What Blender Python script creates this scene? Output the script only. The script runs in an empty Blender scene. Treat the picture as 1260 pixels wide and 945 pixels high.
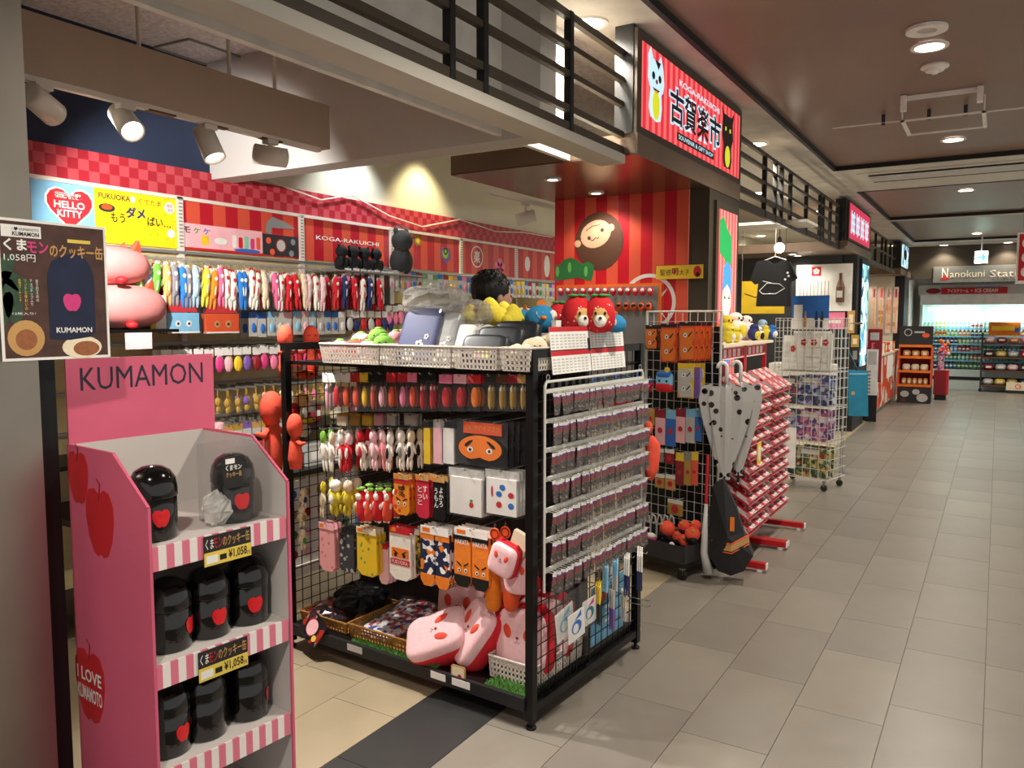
import bpy, math, random
from mathutils import Matrix, Vector
import numpy as np
random.seed(7)
SC = bpy.context.scene
COL = SC.collection
PI = math.pi
# ---------------------------------------------------------------- camera
F, CX, CY, EYE = 981.0, 630.0, 472.5, 1.5
PITCH, YAW = math.atan(81/981.0), math.radians(31.3)
cd = bpy.data.cameras.new('camera'); cam = bpy.data.objects.new('camera', cd); COL.objects.link(cam)
cd.sensor_width = 36; cd.lens = F/1260*36; cd.clip_start = .02; cd.clip_end = 100
cam.location = (0, 0, EYE); cam.rotation_euler = (PI/2-PITCH, 0, YAW)
SC.camera = cam
# ---------------------------------------------------------------- light
w = bpy.data.worlds.new('mall_air'); SC.world = w; w.use_nodes = True
w.node_tree.nodes['Background'].inputs[0].default_value = (1.0, .95, .88, 1)
w.node_tree.nodes['Background'].inputs[1].default_value = .55
SC.view_settings.view_transform = 'Standard'; SC.view_settings.look = 'None'
SC.view_settings.exposure = 0.25; SC.view_settings.gamma = 1; SC.view_settings.use_curve_mapping = False

OFF = []
def lamp(kind, loc, power, color=(1, .93, .82), size=.1, aim=None, angle=120, blend=.6, name='lamp_light'):
    l = bpy.data.lights.new(name, kind); l.energy = power; l.color = color
    if kind == 'AREA': l.shape = 'DISK'; l.size = size
    else: l.shadow_soft_size = size
    if kind == 'SPOT': l.spot_size = math.radians(angle); l.spot_blend = blend
    q = Vector(loc)-EYEP; dp = q.dot(FW); u_, v_ = (CX+F*q.dot(RT)/dp, CY-F*q.dot(UP)/dp) if dp > .01 else (-1, -1)
    if not (0 <= u_ <= 1260 and 0 <= v_ <= 945):          # a lamp of the place that stands outside the picture
        OFF.append(1); name = '%s_%s_offscreen' % (name, 'abcdefgh'[len(OFF)-1])
    o = bpy.data.objects.new(name, l); COL.objects.link(o); o.location = loc
    if aim is not None: o.rotation_euler = (Vector(aim)-Vector(loc)).to_track_quat('-Z', 'Y').to_euler()
    return o
# ---------------------------------------------------------------- pixel -> place
FW = Vector((-math.sin(YAW)*math.cos(PITCH), math.cos(YAW)*math.cos(PITCH), -math.sin(PITCH)))
RT = Vector((math.cos(YAW), math.sin(YAW), 0)); UP = RT.cross(FW); EYEP = Vector((0, 0, EYE))
def ray(u, v): return FW*F+RT*(u-CX)+UP*(CY-v)
def gz(u, v, z=0.0):
    d = ray(u, v); return EYEP+d*((z-EYE)/d.z)
def frame(x, y, z=0.0, deg=0.0):
    """local x right, y up, z out of a face; deg 0 looks to -Y, deg 90 looks to +X"""
    return Matrix.Translation((x, y, z)) @ Matrix.Rotation(math.radians(deg), 4, 'Z') @ Matrix.Rotation(PI/2, 4, 'X')
def px(M, u, v, d=0.0):
    """pixel -> local (x, y) on the face of frame M, d in front of it"""
    n = M.to_3x3() @ Vector((0, 0, 1)); o = M.translation+n*d; r = ray(u, v)
    p = EYEP+r*((o-EYEP).dot(n)/r.dot(n)); q = M.inverted() @ p
    return q.x, q.y
def T(x=0, y=0, z=0): return Matrix.Translation((x, y, z))
def R(deg, ax='Z'): return Matrix.Rotation(math.radians(deg), 4, ax)
# ---------------------------------------------------------------- materials
MATS = {}
def lin(h):
    if not isinstance(h, str): return tuple(h)
    return tuple((c/12.92 if c <= .04045 else ((c+.055)/1.055)**2.4) for c in (int(h[i:i+2], 16)/255 for i in (0, 2, 4)))
def mat(name, col, rough=.6, metal=0.0, var=.08, scale=9.0, emit=0.0, bump=0.0, col2=None, pattern=None, coat=0.0, clear=0.0, ecol=None):
    m = bpy.data.materials.new(name); m.use_nodes = True; nt = m.node_tree; N = nt.nodes; L = nt.links
    b = N['Principled BSDF']; c = lin(col)
    b.inputs['Roughness'].default_value = rough; b.inputs['Metallic'].default_value = metal
    b.inputs['Coat Weight'].default_value = coat
    tc = N.new('ShaderNodeTexCoord')
    src = None
    if pattern:
        kind, a = pattern[0], pattern[1]
        c2 = lin(col2)
        if kind == 'checker':
            t = N.new('ShaderNodeTexChecker'); t.inputs['Scale'].default_value = 1/a
            mp = N.new('ShaderNodeMapping'); mp.inputs['Location'].default_value = (.013, .011, .0137)
            L.new(tc.outputs['Object'], mp.inputs[0]); L.new(mp.outputs[0], t.inputs['Vector'])
            t.inputs[1].default_value = (*c, 1); t.inputs[2].default_value = (*c2, 1); src = t.outputs[0]
        elif kind in 'xyz':
            s = N.new('ShaderNodeSeparateXYZ'); L.new(tc.outputs['Object'], s.inputs[0])
            d = N.new('ShaderNodeMath'); d.operation = 'DIVIDE'; d.inputs[1].default_value = a; L.new(s.outputs['xyz'.index(kind)], d.inputs[0])
            f = N.new('ShaderNodeMath'); f.operation = 'FRACT'; L.new(d.outputs[0], f.inputs[0])
            g = N.new('ShaderNodeMath'); g.operation = 'GREATER_THAN'; g.inputs[1].default_value = pattern[2] if len(pattern) > 2 else .5; L.new(f.outputs[0], g.inputs[0])
            mx = N.new('ShaderNodeMix'); mx.data_type = 'RGBA'; L.new(g.outputs[0], mx.inputs[0])
            mx.inputs[6].default_value = (*c, 1); mx.inputs[7].default_value = (*c2, 1); src = mx.outputs[2]
        elif kind in ('spots', 'cells'):
            v = N.new('ShaderNodeTexVoronoi'); v.inputs['Scale'].default_value = 1/a; L.new(tc.outputs['Object'], v.inputs['Vector'])
            if kind == 'spots':
                g = N.new('ShaderNodeMath'); g.operation = 'LESS_THAN'; g.inputs[1].default_value = pattern[2]; L.new(v.outputs['Distance'], g.inputs[0])
                mx = N.new('ShaderNodeMix'); mx.data_type = 'RGBA'; L.new(g.outputs[0], mx.inputs[0])
                mx.inputs[6].default_value = (*c, 1); mx.inputs[7].default_value = (*c2, 1); src = mx.outputs[2]
            else:
                r = N.new('ShaderNodeValToRGB'); r.color_ramp.interpolation = 'CONSTANT'; sp = N.new('ShaderNodeSeparateColor')
                L.new(v.outputs['Color'], sp.inputs[0]); L.new(sp.outputs[0], r.inputs[0])
                cs = [c, c2]+[lin(k) for k in pattern[2:]]; e = r.color_ramp.elements
                while len(e) < len(cs): e.new(.5)
                for i, k in enumerate(cs): e[i].position = i/len(cs); e[i].color = (*k, 1)
                src = r.outputs[0]
    if var:
        n = N.new('ShaderNodeTexNoise'); n.inputs['Scale'].default_value = scale; n.inputs['Detail'].default_value = 3
        L.new(tc.outputs['Object'], n.inputs['Vector'])
        mr = N.new('ShaderNodeMapRange'); mr.inputs['From Min'].default_value = .3; mr.inputs['From Max'].default_value = .7
        mr.inputs['To Min'].default_value = 1-var; mr.inputs['To Max'].default_value = 1+var; L.new(n.outputs[0], mr.inputs[0])
        mu = N.new('ShaderNodeVectorMath'); mu.operation = 'SCALE'; L.new(mr.outputs[0], mu.inputs['Scale'])
        if src: L.new(src, mu.inputs[0])
        else: mu.inputs[0].default_value = c
        src = mu.outputs[0]
        if bump:
            bp = N.new('ShaderNodeBump'); bp.inputs['Strength'].default_value = bump; bp.inputs['Distance'].default_value = .004
            L.new(n.outputs[0], bp.inputs['Height']); L.new(bp.outputs[0], b.inputs['Normal'])
    if src: L.new(src, b.inputs['Base Color'])
    else: b.inputs['Base Color'].default_value = (*c, 1)
    if emit:
        b.inputs['Emission Strength'].default_value = emit
        if ecol: b.inputs['Emission Color'].default_value = (*lin(ecol), 1)
        elif src: L.new(src, b.inputs['Emission Color'])
        else: b.inputs['Emission Color'].default_value = (*c, 1)
    if clear:
        tr = N.new('ShaderNodeBsdfTransparent'); ms = N.new('ShaderNodeMixShader'); ms.inputs[0].default_value = clear
        L.new(b.outputs[0], ms.inputs[1]); L.new(tr.outputs[0], ms.inputs[2]); L.new(ms.outputs[0], N['Material Output'].inputs[0])
    MATS[name] = m; return m
def plain(spec):
    for n, v in spec.items(): mat(n, *(v if isinstance(v, tuple) else (v,)))
plain(dict(
    red='c8202a', darkred='8e1420', orange='ee7a1c', deeporange='e2521c', yellow='f0c828', pink='ee7fa0', palepink='f4b8c0', white='eeece6', cream='efe2c2',
    black=('0b0b0c', .5), offblack=('17171a', .6), charcoal=('2a2a2c', .6), grey='8a8a88', lightgrey='c4c2bc', green='3c9a4a', lime='96c83c', navy='1c2a66', blue='2a6cc0',
    skyblue='82c0e4', teal='1c7e9c', purple='7c5aa8', brown='5a3824', tan='c89a5c', beige='d8cbb2', gold='b8923c', salmon='ee5a3c', mint='7ad0b0',
    paper=('f2f0ea', .7), magenta='d83a82', hair=('0d0c0d', .45), skin=('d8a88c', .5)))
mat('blackmetal', '0c0c0d', .42, .3, .05); mat('whitewire', 'dcdcd4', .4, .2, .03); mat('greywire', '9a9a98', .35, .6, .03); mat('chrome', 'c8c8c8', .2, 1, .02)
mat('redmetal', 'c01822', .35, .1, .04); mat('steel', '9c958a', .34, 1, .14, 3); mat('plasticwhite', 'ded6ca', .45, 0, .03)
mat('clear', '707070', .1, 0, 0, clear=.9); mat('film', '7a7a7a', .06, 0, 0, clear=.89); mat('glass', 'ffffff', .03, 0, 0, clear=.9)
mat('greyfilm', 'a8a6a2', .07, 0, .3, 30, clear=.55); mat('haze', 'e8e6e0', .15, 0, .2, 30, clear=.45)
# ---------------------------------------------------------------- meshes
class B:
    def __init__(s): s.v = []; s.f = []; s.m = []; s.n = []
    def mi(s, m):
        if m not in s.n: s.n.append(m)
        return s.n.index(m)
    def add(s, vs, fs, m):
        k = len(s.v); i = s.mi(m); s.v += [tuple(p) for p in vs]; s.f += [tuple(a+k for a in f) for f in fs]; s.m += [i]*len(fs); return s
    def box(s, x0, x1, y0, y1, z0, z1, m):
        return s.add([(x, y, z) for z in (z0, z1) for y in (y0, y1) for x in (x0, x1)],
                     [(0, 2, 3, 1), (4, 5, 7, 6), (0, 1, 5, 4), (2, 6, 7, 3), (0, 4, 6, 2), (1, 3, 7, 5)], m)
    def xbox(s, M, sx, sy, sz, m):
        vs = [M @ Vector((x*sx/2, y*sy/2, z*sz/2)) for z in (-1, 1) for y in (-1, 1) for x in (-1, 1)]
        return s.add(vs, [(0, 2, 3, 1), (4, 5, 7, 6), (0, 1, 5, 4), (2, 6, 7, 3), (0, 4, 6, 2), (1, 3, 7, 5)], m)
    def prism(s, poly, z0, z1, m, side=None):
        n = len(poly); vs = [(x, y, z0) for x, y in poly]+[(x, y, z1) for x, y in poly]
        s.add(vs, [tuple(range(n))[::-1], tuple(range(n, 2*n))], m)
        return s.add(vs, [(i, (i+1) % n, n+(i+1) % n, n+i) for i in range(n)], side or m)
    def tube(s, pts, r, m, n=6, closed=False, caps=True):
        P = [Vector(p) for p in pts]; k = len(P); rs = r if isinstance(r, (list, tuple)) else [r]*k; vs = []
        t0 = (P[1]-P[0]).normalized(); a = t0.orthogonal().normalized()
        for i in range(k):
            t = ((P[(i+1) % k]-P[i-1]) if (0 < i < k-1 or closed) else (P[1]-P[0] if i == 0 else P[-1]-P[-2])).normalized()
            a = (a-t*a.dot(t)); a = a.normalized() if a.length > 1e-6 else t.orthogonal().normalized(); b = t.cross(a)
            vs += [P[i]+(a*math.cos(2*PI*j/n)+b*math.sin(2*PI*j/n))*rs[i] for j in range(n)]
        fs = [(i*n+j, i*n+(j+1) % n, ((i+1) % k)*n+(j+1) % n, ((i+1) % k)*n+j) for i in range(k if closed else k-1) for j in range(n)]
        if caps and not closed: fs += [tuple(range(n))[::-1], tuple((k-1)*n+j for j in range(n))]
        return s.add(vs, fs, m)
    def ell(s, c, r, m, nu=12, nv=8, p=1.0, M=None):
        def q(a): return math.copysign(abs(a)**p, a)
        vs = []
        for i in range(nv+1):
            la = -PI/2+PI*i/nv
            for j in range(nu):
                lo = 2*PI*j/nu
                v = Vector((r[0]*q(math.cos(la))*q(math.cos(lo)), r[1]*q(math.sin(la)), -r[2]*q(math.cos(la))*q(math.sin(lo))))
                if M: v = M @ v
                vs.append(v+Vector(c))
        return s.add(vs, [(i*nu+j, i*nu+(j+1) % nu, (i+1)*nu+(j+1) % nu, (i+1)*nu+j) for i in range(nv) for j in range(nu)], m)
    def lathe(s, prof, m, c=(0, 0, 0), n=16):
        vs = [(c[0]+r*math.cos(2*PI*j/n), c[1]+y, c[2]-r*math.sin(2*PI*j/n)) for r, y in prof for j in range(n)]; k = len(prof)
        return s.add(vs, [(i*n+j, i*n+(j+1) % n, (i+1)*n+(j+1) % n, (i+1)*n+j) for i in range(k-1) for j in range(n)]+[tuple(range(n))[::-1], tuple((k-1)*n+j for j in range(n))], m)
    def wires(s, x0, x1, y0, y1, z, dx, dy, r, m):
        nx = max(1, round((x1-x0)/dx)); ny = max(1, round((y1-y0)/dy))
        for i in range(nx+1): x = x0+(x1-x0)*i/nx; s.box(x-r, x+r, y0, y1, z-r, z+r, m)
        for i in range(ny+1): y = y0+(y1-y0)*i/ny; s.box(x0, x1, y-r, y+r, z+r, z+3*r, m)
        return s
    def move(s, M):
        s.v = [tuple(M @ Vector(p)) for p in s.v]; return s
    def mesh(s, name, smooth=False):
        me = bpy.data.meshes.new(name); me.from_pydata(s.v, [], s.f)
        for m in s.n: me.materials.append(MATS[m])
        me.polygons.foreach_set('material_index', s.m)
        if smooth: me.polygons.foreach_set('use_smooth', [True]*len(s.f))
        me.update(); return me
    def part(s, name, parent, M=None, smooth=False, kind=None, label=None):
        o = bpy.data.objects.new(name, s.mesh(name, smooth)); COL.objects.link(o); o.parent = parent
        if M: o.matrix_local = M
        if kind: o['kind'] = kind
        if label: o['label'] = label
        return o
    def thing(s, name, label, cat, M=None, group=None, smooth=False, kind=None):
        o = bpy.data.objects.new(name, s.mesh(name, smooth)); COL.objects.link(o)
        if M: o.matrix_world = M
        return tag(o, label, cat, group, kind)
    def struct(s, name, label=None, M=None):
        o = bpy.data.objects.new(name, s.mesh(name)); COL.objects.link(o); o['kind'] = 'structure'
        if M: o.matrix_world = M
        if label: o['label'] = label
        return o
def tag(o, label, cat=None, group=None, kind=None):
    o['label'] = label
    if cat: o['category'] = cat
    if group: o['group'] = group
    if kind: o['kind'] = kind
    return o
def empty(name, label, cat, M=None, group=None):
    o = bpy.data.objects.new(name, None); COL.objects.link(o); o.empty_display_size = .05
    if M: o.matrix_world = M
    return tag(o, label, cat, group)
def dup(root, M=None, label=None, group=None, parent=None):
    r = root.copy(); COL.objects.link(r)
    if M is not None: r.matrix_world = M
    if label: r['label'] = label
    if group: r['group'] = group
    for ch in [c for c in root.children]:
        c = ch.copy(); COL.objects.link(c); c.parent = r
        for g in ch.children:
            d = g.copy(); COL.objects.link(d); d.parent = c
    return r
_txt = {}
def txt(s, parent, x0, y0, x1, y1, z, m, name='lettering', vertical=False, bold=.0, depth=.0006):
    """lettering stretched to the box x0..x1, y0..y1 at height z of the parent's face"""
    key = (s, vertical, bold)
    if key not in _txt:
        cu = bpy.data.curves.new('lettering', 'FONT'); cu.body = '\n'.join(s) if vertical else s
        cu.resolution_u = 2; cu.offset = bold; cu.align_x = 'CENTER' if vertical else 'LEFT'; cu.space_line = .95
        o = bpy.data.objects.new('lettering', cu); COL.objects.link(o)
        dg = bpy.context.evaluated_depsgraph_get(); dg.update()
        me = bpy.data.meshes.new_from_object(o.evaluated_get(dg)); bpy.data.objects.remove(o)
        co = np.zeros(len(me.vertices)*3); me.vertices.foreach_get('co', co); co = co.reshape(-1, 3)
        co = (co-co.min(0))/np.maximum(np.ptp(co, axis=0), 1e-9); fs = [tuple(p.vertices) for p in me.polygons]; bpy.data.meshes.remove(me)
        _txt[key] = (co, fs)
    co, fs = _txt[key]
    b = B(); b.add([(x0+c[0]*(x1-x0), y0+c[1]*(y1-y0), z+depth) for c in co], fs, m)
    return b.part(name, parent)
def disc(cx, cy, rx, ry=None, n=20, a0=0, a1=360):
    ry = ry or rx; k = n if a1-a0 >= 360 else n+1
    return [(cx+rx*math.cos(math.radians(a0+(a1-a0)*i/n)), cy+ry*math.sin(math.radians(a0+(a1-a0)*i/n))) for i in range(k)]
def ring(b, cx, cy, r0, r1, z0, z1, m, n=24, ry=1.0):
    for i in range(n):
        a, c = 2*PI*i/n, 2*PI*(i+1)/n
        b.prism([(cx+r0*math.cos(a), cy+ry*r0*math.sin(a)), (cx+r1*math.cos(a), cy+ry*r1*math.sin(a)), (cx+r1*math.cos(c), cy+ry*r1*math.sin(c)), (cx+r0*math.cos(c), cy+ry*r0*math.sin(c))], z0, z1, m)
def rrect(x0, x1, y0, y1, r, n=4):
    out = []
    for cx, cy, a in ((x1-r, y1-r, 0), (x0+r, y1-r, 90), (x0+r, y0+r, 180), (x1-r, y0+r, 270)):
        out += [(cx+r*math.cos(math.radians(a+90*i/n)), cy+r*math.sin(math.radians(a+90*i/n))) for i in range(n+1)]
    return out
def heart(cx, cy, s, n=26):
    return [(cx+s*.0625*16*math.sin(t)**3, cy+s*.0625*(13*math.cos(t)-5*math.cos(2*t)-2*math.cos(3*t)-math.cos(4*t))) for t in (2*PI*i/n for i in range(n))]
def apple(cx, cy, s):
    return [(cx+s*x, cy+s*y) for x, y in ((0, .72), (.3, .86), (.66, .8), (.88, .5), (.9, .1), (.75, -.4), (.45, -.8), (.18, -.88), (0, -.8), (-.18, -.88), (-.45, -.8), (-.75, -.4), (-.9, .1), (-.88, .5), (-.66, .8), (-.3, .86))]
# ================================================================ the setting
XW, ZC, XF = -4.0, 2.97, -1.6          # shop back wall, ceiling, shop front line
mat('tile', '857e74', .33, 0, .10, 2.5); mat('tile2', '898277', .32, 0, .10, 2.5); mat('tile3', '807970', .35, 0, .10, 2.5)
mat('tilebeige', 'ab9c80', .45, 0, .08, 3); mat('tileblack', '343434', .42, 0, .12, 6); mat('grout', '5c564e', .9)
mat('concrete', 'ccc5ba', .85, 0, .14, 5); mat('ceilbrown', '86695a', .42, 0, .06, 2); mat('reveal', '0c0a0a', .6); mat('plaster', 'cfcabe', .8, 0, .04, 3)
mat('acoustic', 'c8c6c4', .9, 0, .22, 45, bump=.6); mat('lavender', 'cac7c4', .8, 0, .03, 2); mat('navywall', '1c2842', .8, 0, .08, 3); mat('ivory', 'd8d2bc', .7, 0, .04, 3)
mat('woodbrown', '74604e', .45, 0, .12, 4); mat('olive', '433a2c', .5, 0, .06); mat('soffit', '5e4a3c', .22, 0, .05)
mat('stripe', 'b81228', .45, 0, 0, col2='d4523a', pattern=('x', .18)); mat('checker', 'a61c2c', .5, 0, 0, col2='be4650', pattern=('checker', .055))
mat('taupe', 'b09c8a', .5, 0, .05, 2)
fl = B().box(-4.2, 3.2, -2.5, 24, -.06, -.004, 'grout').struct('floor')
TW = .3155
def tile_mesh(L, m):
    b = B(); e = .0012; h = .004
    b.prism([(e, e), (TW-e, e), (TW-e, L-e), (e, L-e)], -.02, 0, m); return b.mesh('tile')
tm = {}
def put_tile(x, y, L, m):
    k = (round(L, 3), m)
    if k not in tm: tm[k] = tile_mesh(L, m)
    o = bpy.data.objects.new('tile', tm[k]); COL.objects.link(o); o.parent = fl; o.location = (x, y, 0)
rest = B(); ntile = 0
for k in range(-14, 9):
    x = .0165+k*TW
    y = 1.0+random.choice((0, .155, .31, .465)) if k != -2 else 1.268
    while y < 21:
        L = .62 if random.random() < .72 else random.choice((.31, .45))
        m = 'tileblack' if k == -6 else 'tilebeige' if k < -6 else random.choice(('tile', 'tile', 'tile2', 'tile3'))
        if k < -5 and y > 2.45: m = 'tilebeige'
        vis = (-6 <= k <= 3 and y < 14) or (-9 <= k < -6 and 1.6 < y < 2.5)
        if vis and k > 0 and y < 2.6+k*.4: vis = False
        if vis and k < -5 and y > 2.5: vis = False
        if vis and ntile < 280: put_tile(x, y, L, m); ntile += 1
        else: rest.prism([(x+.001, y+.001), (x+TW-.001, y+.001), (x+TW-.001, y+L-.001), (x+.001, y+L-.001)], -.02, 0, m)
        y += L
rest.part('distant_tiles', fl, kind='stuff')
# ceilings
c = B()
c.box(-1.95, -1.46, -2.5, 24, ZC, ZC+.1, 'concrete'); c.box(-1.46, 3.2, 8.61, 10.2, ZC, ZC+.1, 'plaster'); c.box(-1.46, 3.2, 17.4, 24, ZC, ZC+.1, 'plaster')
c.box(-4.2, -1.95, 5.9, 24, ZC, ZC+.1, 'plaster')
ce = c.struct('ceiling')
def recess(y0, y1):
    b = B(); b.box(-1.46, 3.2, y0, y1, ZC+.035, ZC+.06, 'ceilbrown'); p = b.part('brown_panel', ce)
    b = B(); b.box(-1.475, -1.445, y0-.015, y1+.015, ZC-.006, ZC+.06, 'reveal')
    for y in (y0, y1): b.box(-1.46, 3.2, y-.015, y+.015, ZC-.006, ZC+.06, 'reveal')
    b.part('edge_strip', ce)  # thin black strips along the edges of the brown recess
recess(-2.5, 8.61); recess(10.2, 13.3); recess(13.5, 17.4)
B().box(-1.46, 3.2, 13.315, 13.485, ZC-.01, ZC+.06, 'concrete').part('cross_band', ce)
a = B().box(-4.2, -1.95, -2.5, 5.9, ZC, ZC+.1, 'acoustic').part('acoustic_panel', ce)
h = [gz(*p, ZC) for p in ((190, 57), (233, 47), (325, 79), (283, 89))]
b = B()
for i in range(4):
    p, q = h[i], h[(i+1) % 4]; b.tube([(p.x, p.y, ZC-.004), (q.x, q.y, ZC-.004)], .009, 'grey', 4)
b.part('access_hatch', ce)
# air conditioning slot
b = B(); b.box(-1.3, 3.0, 8.9, 9.75, ZC-.012, ZC, 'plaster'); b.part('vent_frame', ce)
b = B(); b.box(-1.2, 3.0, 9.0, 9.42, ZC-.02, ZC-.01, 'lightgrey'); b.box(-1.2, 3.0, 9.0, 9.03, ZC-.024, ZC-.01, 'reveal'); b.box(-1.2, 3.0, 9.42, 9.44, ZC-.024, ZC-.01, 'reveal'); b.part('vent_slot', ce)
b = B(); b.box(-.9, 3.0, 17.9, 18.2, ZC-.02, ZC, 'lightgrey'); b.part('vent_slot', ce)
# walls of the souvenir shop
B().box(XW-.1, XW, -1, 10.6, 0, ZC, 'ivory').struct('wall_back')
B().box(XW, XW+.01, -1, 3.15, 2.335, ZC, 'navywall').struct('wall_upper')
B().box(XW-.1, -1.7, -1.1, -1.0, 0, ZC, 'ivory').struct('wall_near')
B().box(XW, -1.77, 3.15, 3.3, 2.31, ZC, 'lavender').struct('bulkhead_wall')
B().box(-1.8, -1.66, -2.5, 3.84, 2.285, 2.33, 'plaster').struct('bulkhead_beam')
B().box(-2.0, -1.97, -2.5, 3.83, 2.33, ZC, 'white').struct('bulkhead_panel')
# lattice above the shop front
def lattice(name, label, x, y0, y1, z0, z1, rails, posts):
    t = empty(name, label, None, frame(x, y0, 0, 90)); t['kind'] = 'structure'
    for z, hh in rails:
        B().box(0, y1-y0, z-hh/2, z+hh/2, -.014, .014, 'olive').part('rail', t)
    for p in posts: B().box(p-.016, p+.016, z0, z1, -.017, .017, 'reveal').part('post', t)
    return t
pts = [px(frame(-1.68, 0, 0, 90), u, 100)[0] for u in (553, 594, 700)]
lattice('trim_1', 'dark lattice rail above shop entrance', -1.68, -1.5, 3.84, 2.33, 2.85, ((2.345, .05), (2.43, .03), (2.58, .025), (2.7, .025), (2.83, .035)), [p+1.5 for p in pts]+[.6, 1.6])
f2 = frame(-1.7, 5.75, 0, 90)
pts = [px(f2, u, 250)[0] for u in (940, 953, 961, 972, 992, 1009, 1013, 1022, 1032)]
lattice('trim_2', 'dark lattice between the two shop signs', -1.7, 5.75, 10.4, 2.33, 2.85, ((2.36, .06), (2.47, .04), (2.61, .025), (2.73, .025), (2.84, .03)), pts)
lattice('trim_3', 'dark lattice past the second shop sign', -1.7, 12.6, 16.6, 2.33, 2.85, ((2.36, .06), (2.6, .03), (2.84, .03)), [1.2, 2.0, 2.5, 3.2])
# back-wall lining: checker band, rails, striped panels
mat('lowerwall', 'c9b888', .7, 0, .1)
FB = frame(XW+.012, 0, 0, 90)
wl = B().box(-1, 9, 2.18, 2.345, 0, .012, 'checker').struct('trim_4', 'red checkered band along the top of the shelves', FB)
t = empty('trim_5', 'pale slotted rail system holding the wall panels', None, FB); t['kind'] = 'structure'
B().box(-1, 9, 2.165, 2.185, 0, .03, 'plasticwhite').part('rail', t)
UPR = [2.0, 2.92, 3.84, 4.76, 5.68, 6.6, 7.52]
for y in UPR:
    b = B(); b.box(y-.018, y+.018, .1, 2.18, .005, .03, 'plasticwhite')
    for k in range(14): b.box(y-.012, y+.012, 1.9+k*.02, 1.908+k*.02, .03, .031, 'grey')
    b.part('upright', t)
for i in range(len(UPR)-1):
    B().box(UPR[i]+.02, UPR[i+1]-.02, 1.89, 2.165, .006, .014, 'stripe').part('striped_panel', t)
    B().box(UPR[i]+.02, UPR[i+1]-.02, .1, 1.89, .004, .009, 'lowerwall').part('lower_panel', t)
# white cable sagging along the band
pp = [(330, 222), (395, 246), (433, 240), (480, 266), (520, 279), (566, 270), (610, 285), (645, 286), (680, 292)]
P = [px(FB, u, v, .03) for u, v in pp]
B().tube([(x, y, .03) for x, y in P], .006, 'plasticwhite', 5).thing('cable', 'white cable sagging along the red checkered band', 'cable', FB)
# shop canopy, sign box and pillar
b = B(); b.box(-2.75, XF, 3.84, 5.72, 2.325, 2.335, 'soffit')
cn = b.struct('canopy')
B().box(-2.75, XF, 3.84, 5.72, 2.335, 2.434, 'woodbrown').part('canopy_slab', cn)
B().box(XF, XF+.006, 3.84, 5.72, 2.325, 2.434, 'woodbrown').part('canopy_fascia', cn)
FS = frame(XF, 0, 0, 90)
B().box(-1.72, XF-.02, 3.835, 5.75, 2.434, ZC, 'reveal').struct('sign_box')
pl = B().box(-1.73, XF, 5.05, 5.72, 0, 2.325, 'olive').struct('pillar')
mk = B().box(-2.71, -1.73, 5.05, 5.12, 0, 2.325, 'ivory').struct('wall_partition')
FM = frame(-1.73, 5.05, 0, 0)
mat('stripe_b', 'd01026', .4, 0, 0, col2='e85c40', pattern=('x', .165))
B().box(-.98, -.003, .9, 2.325, .0, .008, 'stripe_b').part('striped_panel', mk, Matrix.Translation(FM.translation) @ FM.to_3x3().to_4x4())
# shop front pillar of steel at the left
sp = B().box(-2.4, -1.752, -.6, .93, 0, ZC, 'steel').struct('pillar_steel')
B().box(-1.84, -1.79, .935, .985, 0, 1.42, 'blackmetal').thing('display_post', 'slim black metal post beside the steel pillar', 'post')
# end store shell
B().box(-4.2, 3.2, 19.95, 20.05, 0, ZC, 'white').struct('wall_store')
B().box(-1.75, 3.2, 18.6, 18.7, 2.3, ZC, 'olive').struct('store_fascia')
B().box(-1.75, -1.6, 18.62, 19.9, 0, ZC, 'white').struct('wall_store_side')
# second and third shop fronts along the corridor
def shopfront(n, y0, y1, ysign1):
    c = B().box(-3.2, XF, y0, y1, 2.325, 2.434, 'woodbrown').struct('canopy_%s' % n)
    B().box(XF, XF+.006, y0, y1, 2.325, 2.434, 'woodbrown').part('canopy_fascia', c)
    B().box(-1.74, XF-.02, y0, ysign1, 2.434, ZC-.03, 'reveal').struct('sign_box_%s' % n)
    B().box(-1.78, XF, y0+.9, y1-.25, 0, 2.325, 'offblack').struct('pillar_%s' % n)
shopfront('second', 10.4, 12.55, 12.4); shopfront('third', 16.6, 18.6, 18.0)
B().box(-4, -1.78, 11.25, 11.35, 0, 2.325, 'charcoal').struct('wall_second')
B().box(-4, -1.78, 17.4, 17.5, 0, 2.9, 'ivory').struct('wall_third')
B().box(-4.1, -4.0, 10.6, 20, 0, ZC, 'ivory').struct('wall_rear')
# ---------------------------------------------------------------- lamps the place has
mat('lampglow', 'fff2dc', .5, 0, 0, emit=14)
mat('lampglow_cool', 'f4f6ff', .5, 0, 0, emit=14)
def downlight(x, y, z, power, label, r=.075, col=(1, .92, .8), cat='lamp', group=None, ang=120):
    t = empty('downlight', label, cat, T(x, y, z), group)
    b = B(); ring(b, 0, 0, r, r+.022, -.008, .002, 'white'); b.part('trim_ring', t)
    B().prism(disc(0, 0, r), -.003, .0, 'lampglow').part('diffuser', t)
    o = lamp('SPOT', (x, y, z-.02), power, col, .07, (x, y, 0), ang, .5); return t
for y, n_ in ((-.3, 'over the near corridor end'), (2.4, 'over the corridor before the pink display'), (5.09, 'beside the smoke detector'), (7.79, 'just past the thin hanging frame'), (10.9, 'in the second ceiling panel'), (13.55, 'in the third ceiling panel'), (16.5, 'in the third panel by the exit sign')):
    downlight(-.39, y, ZC+.03, 170, 'round downlight in the brown ceiling '+n_, group='corridor downlights', ang=140)
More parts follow.
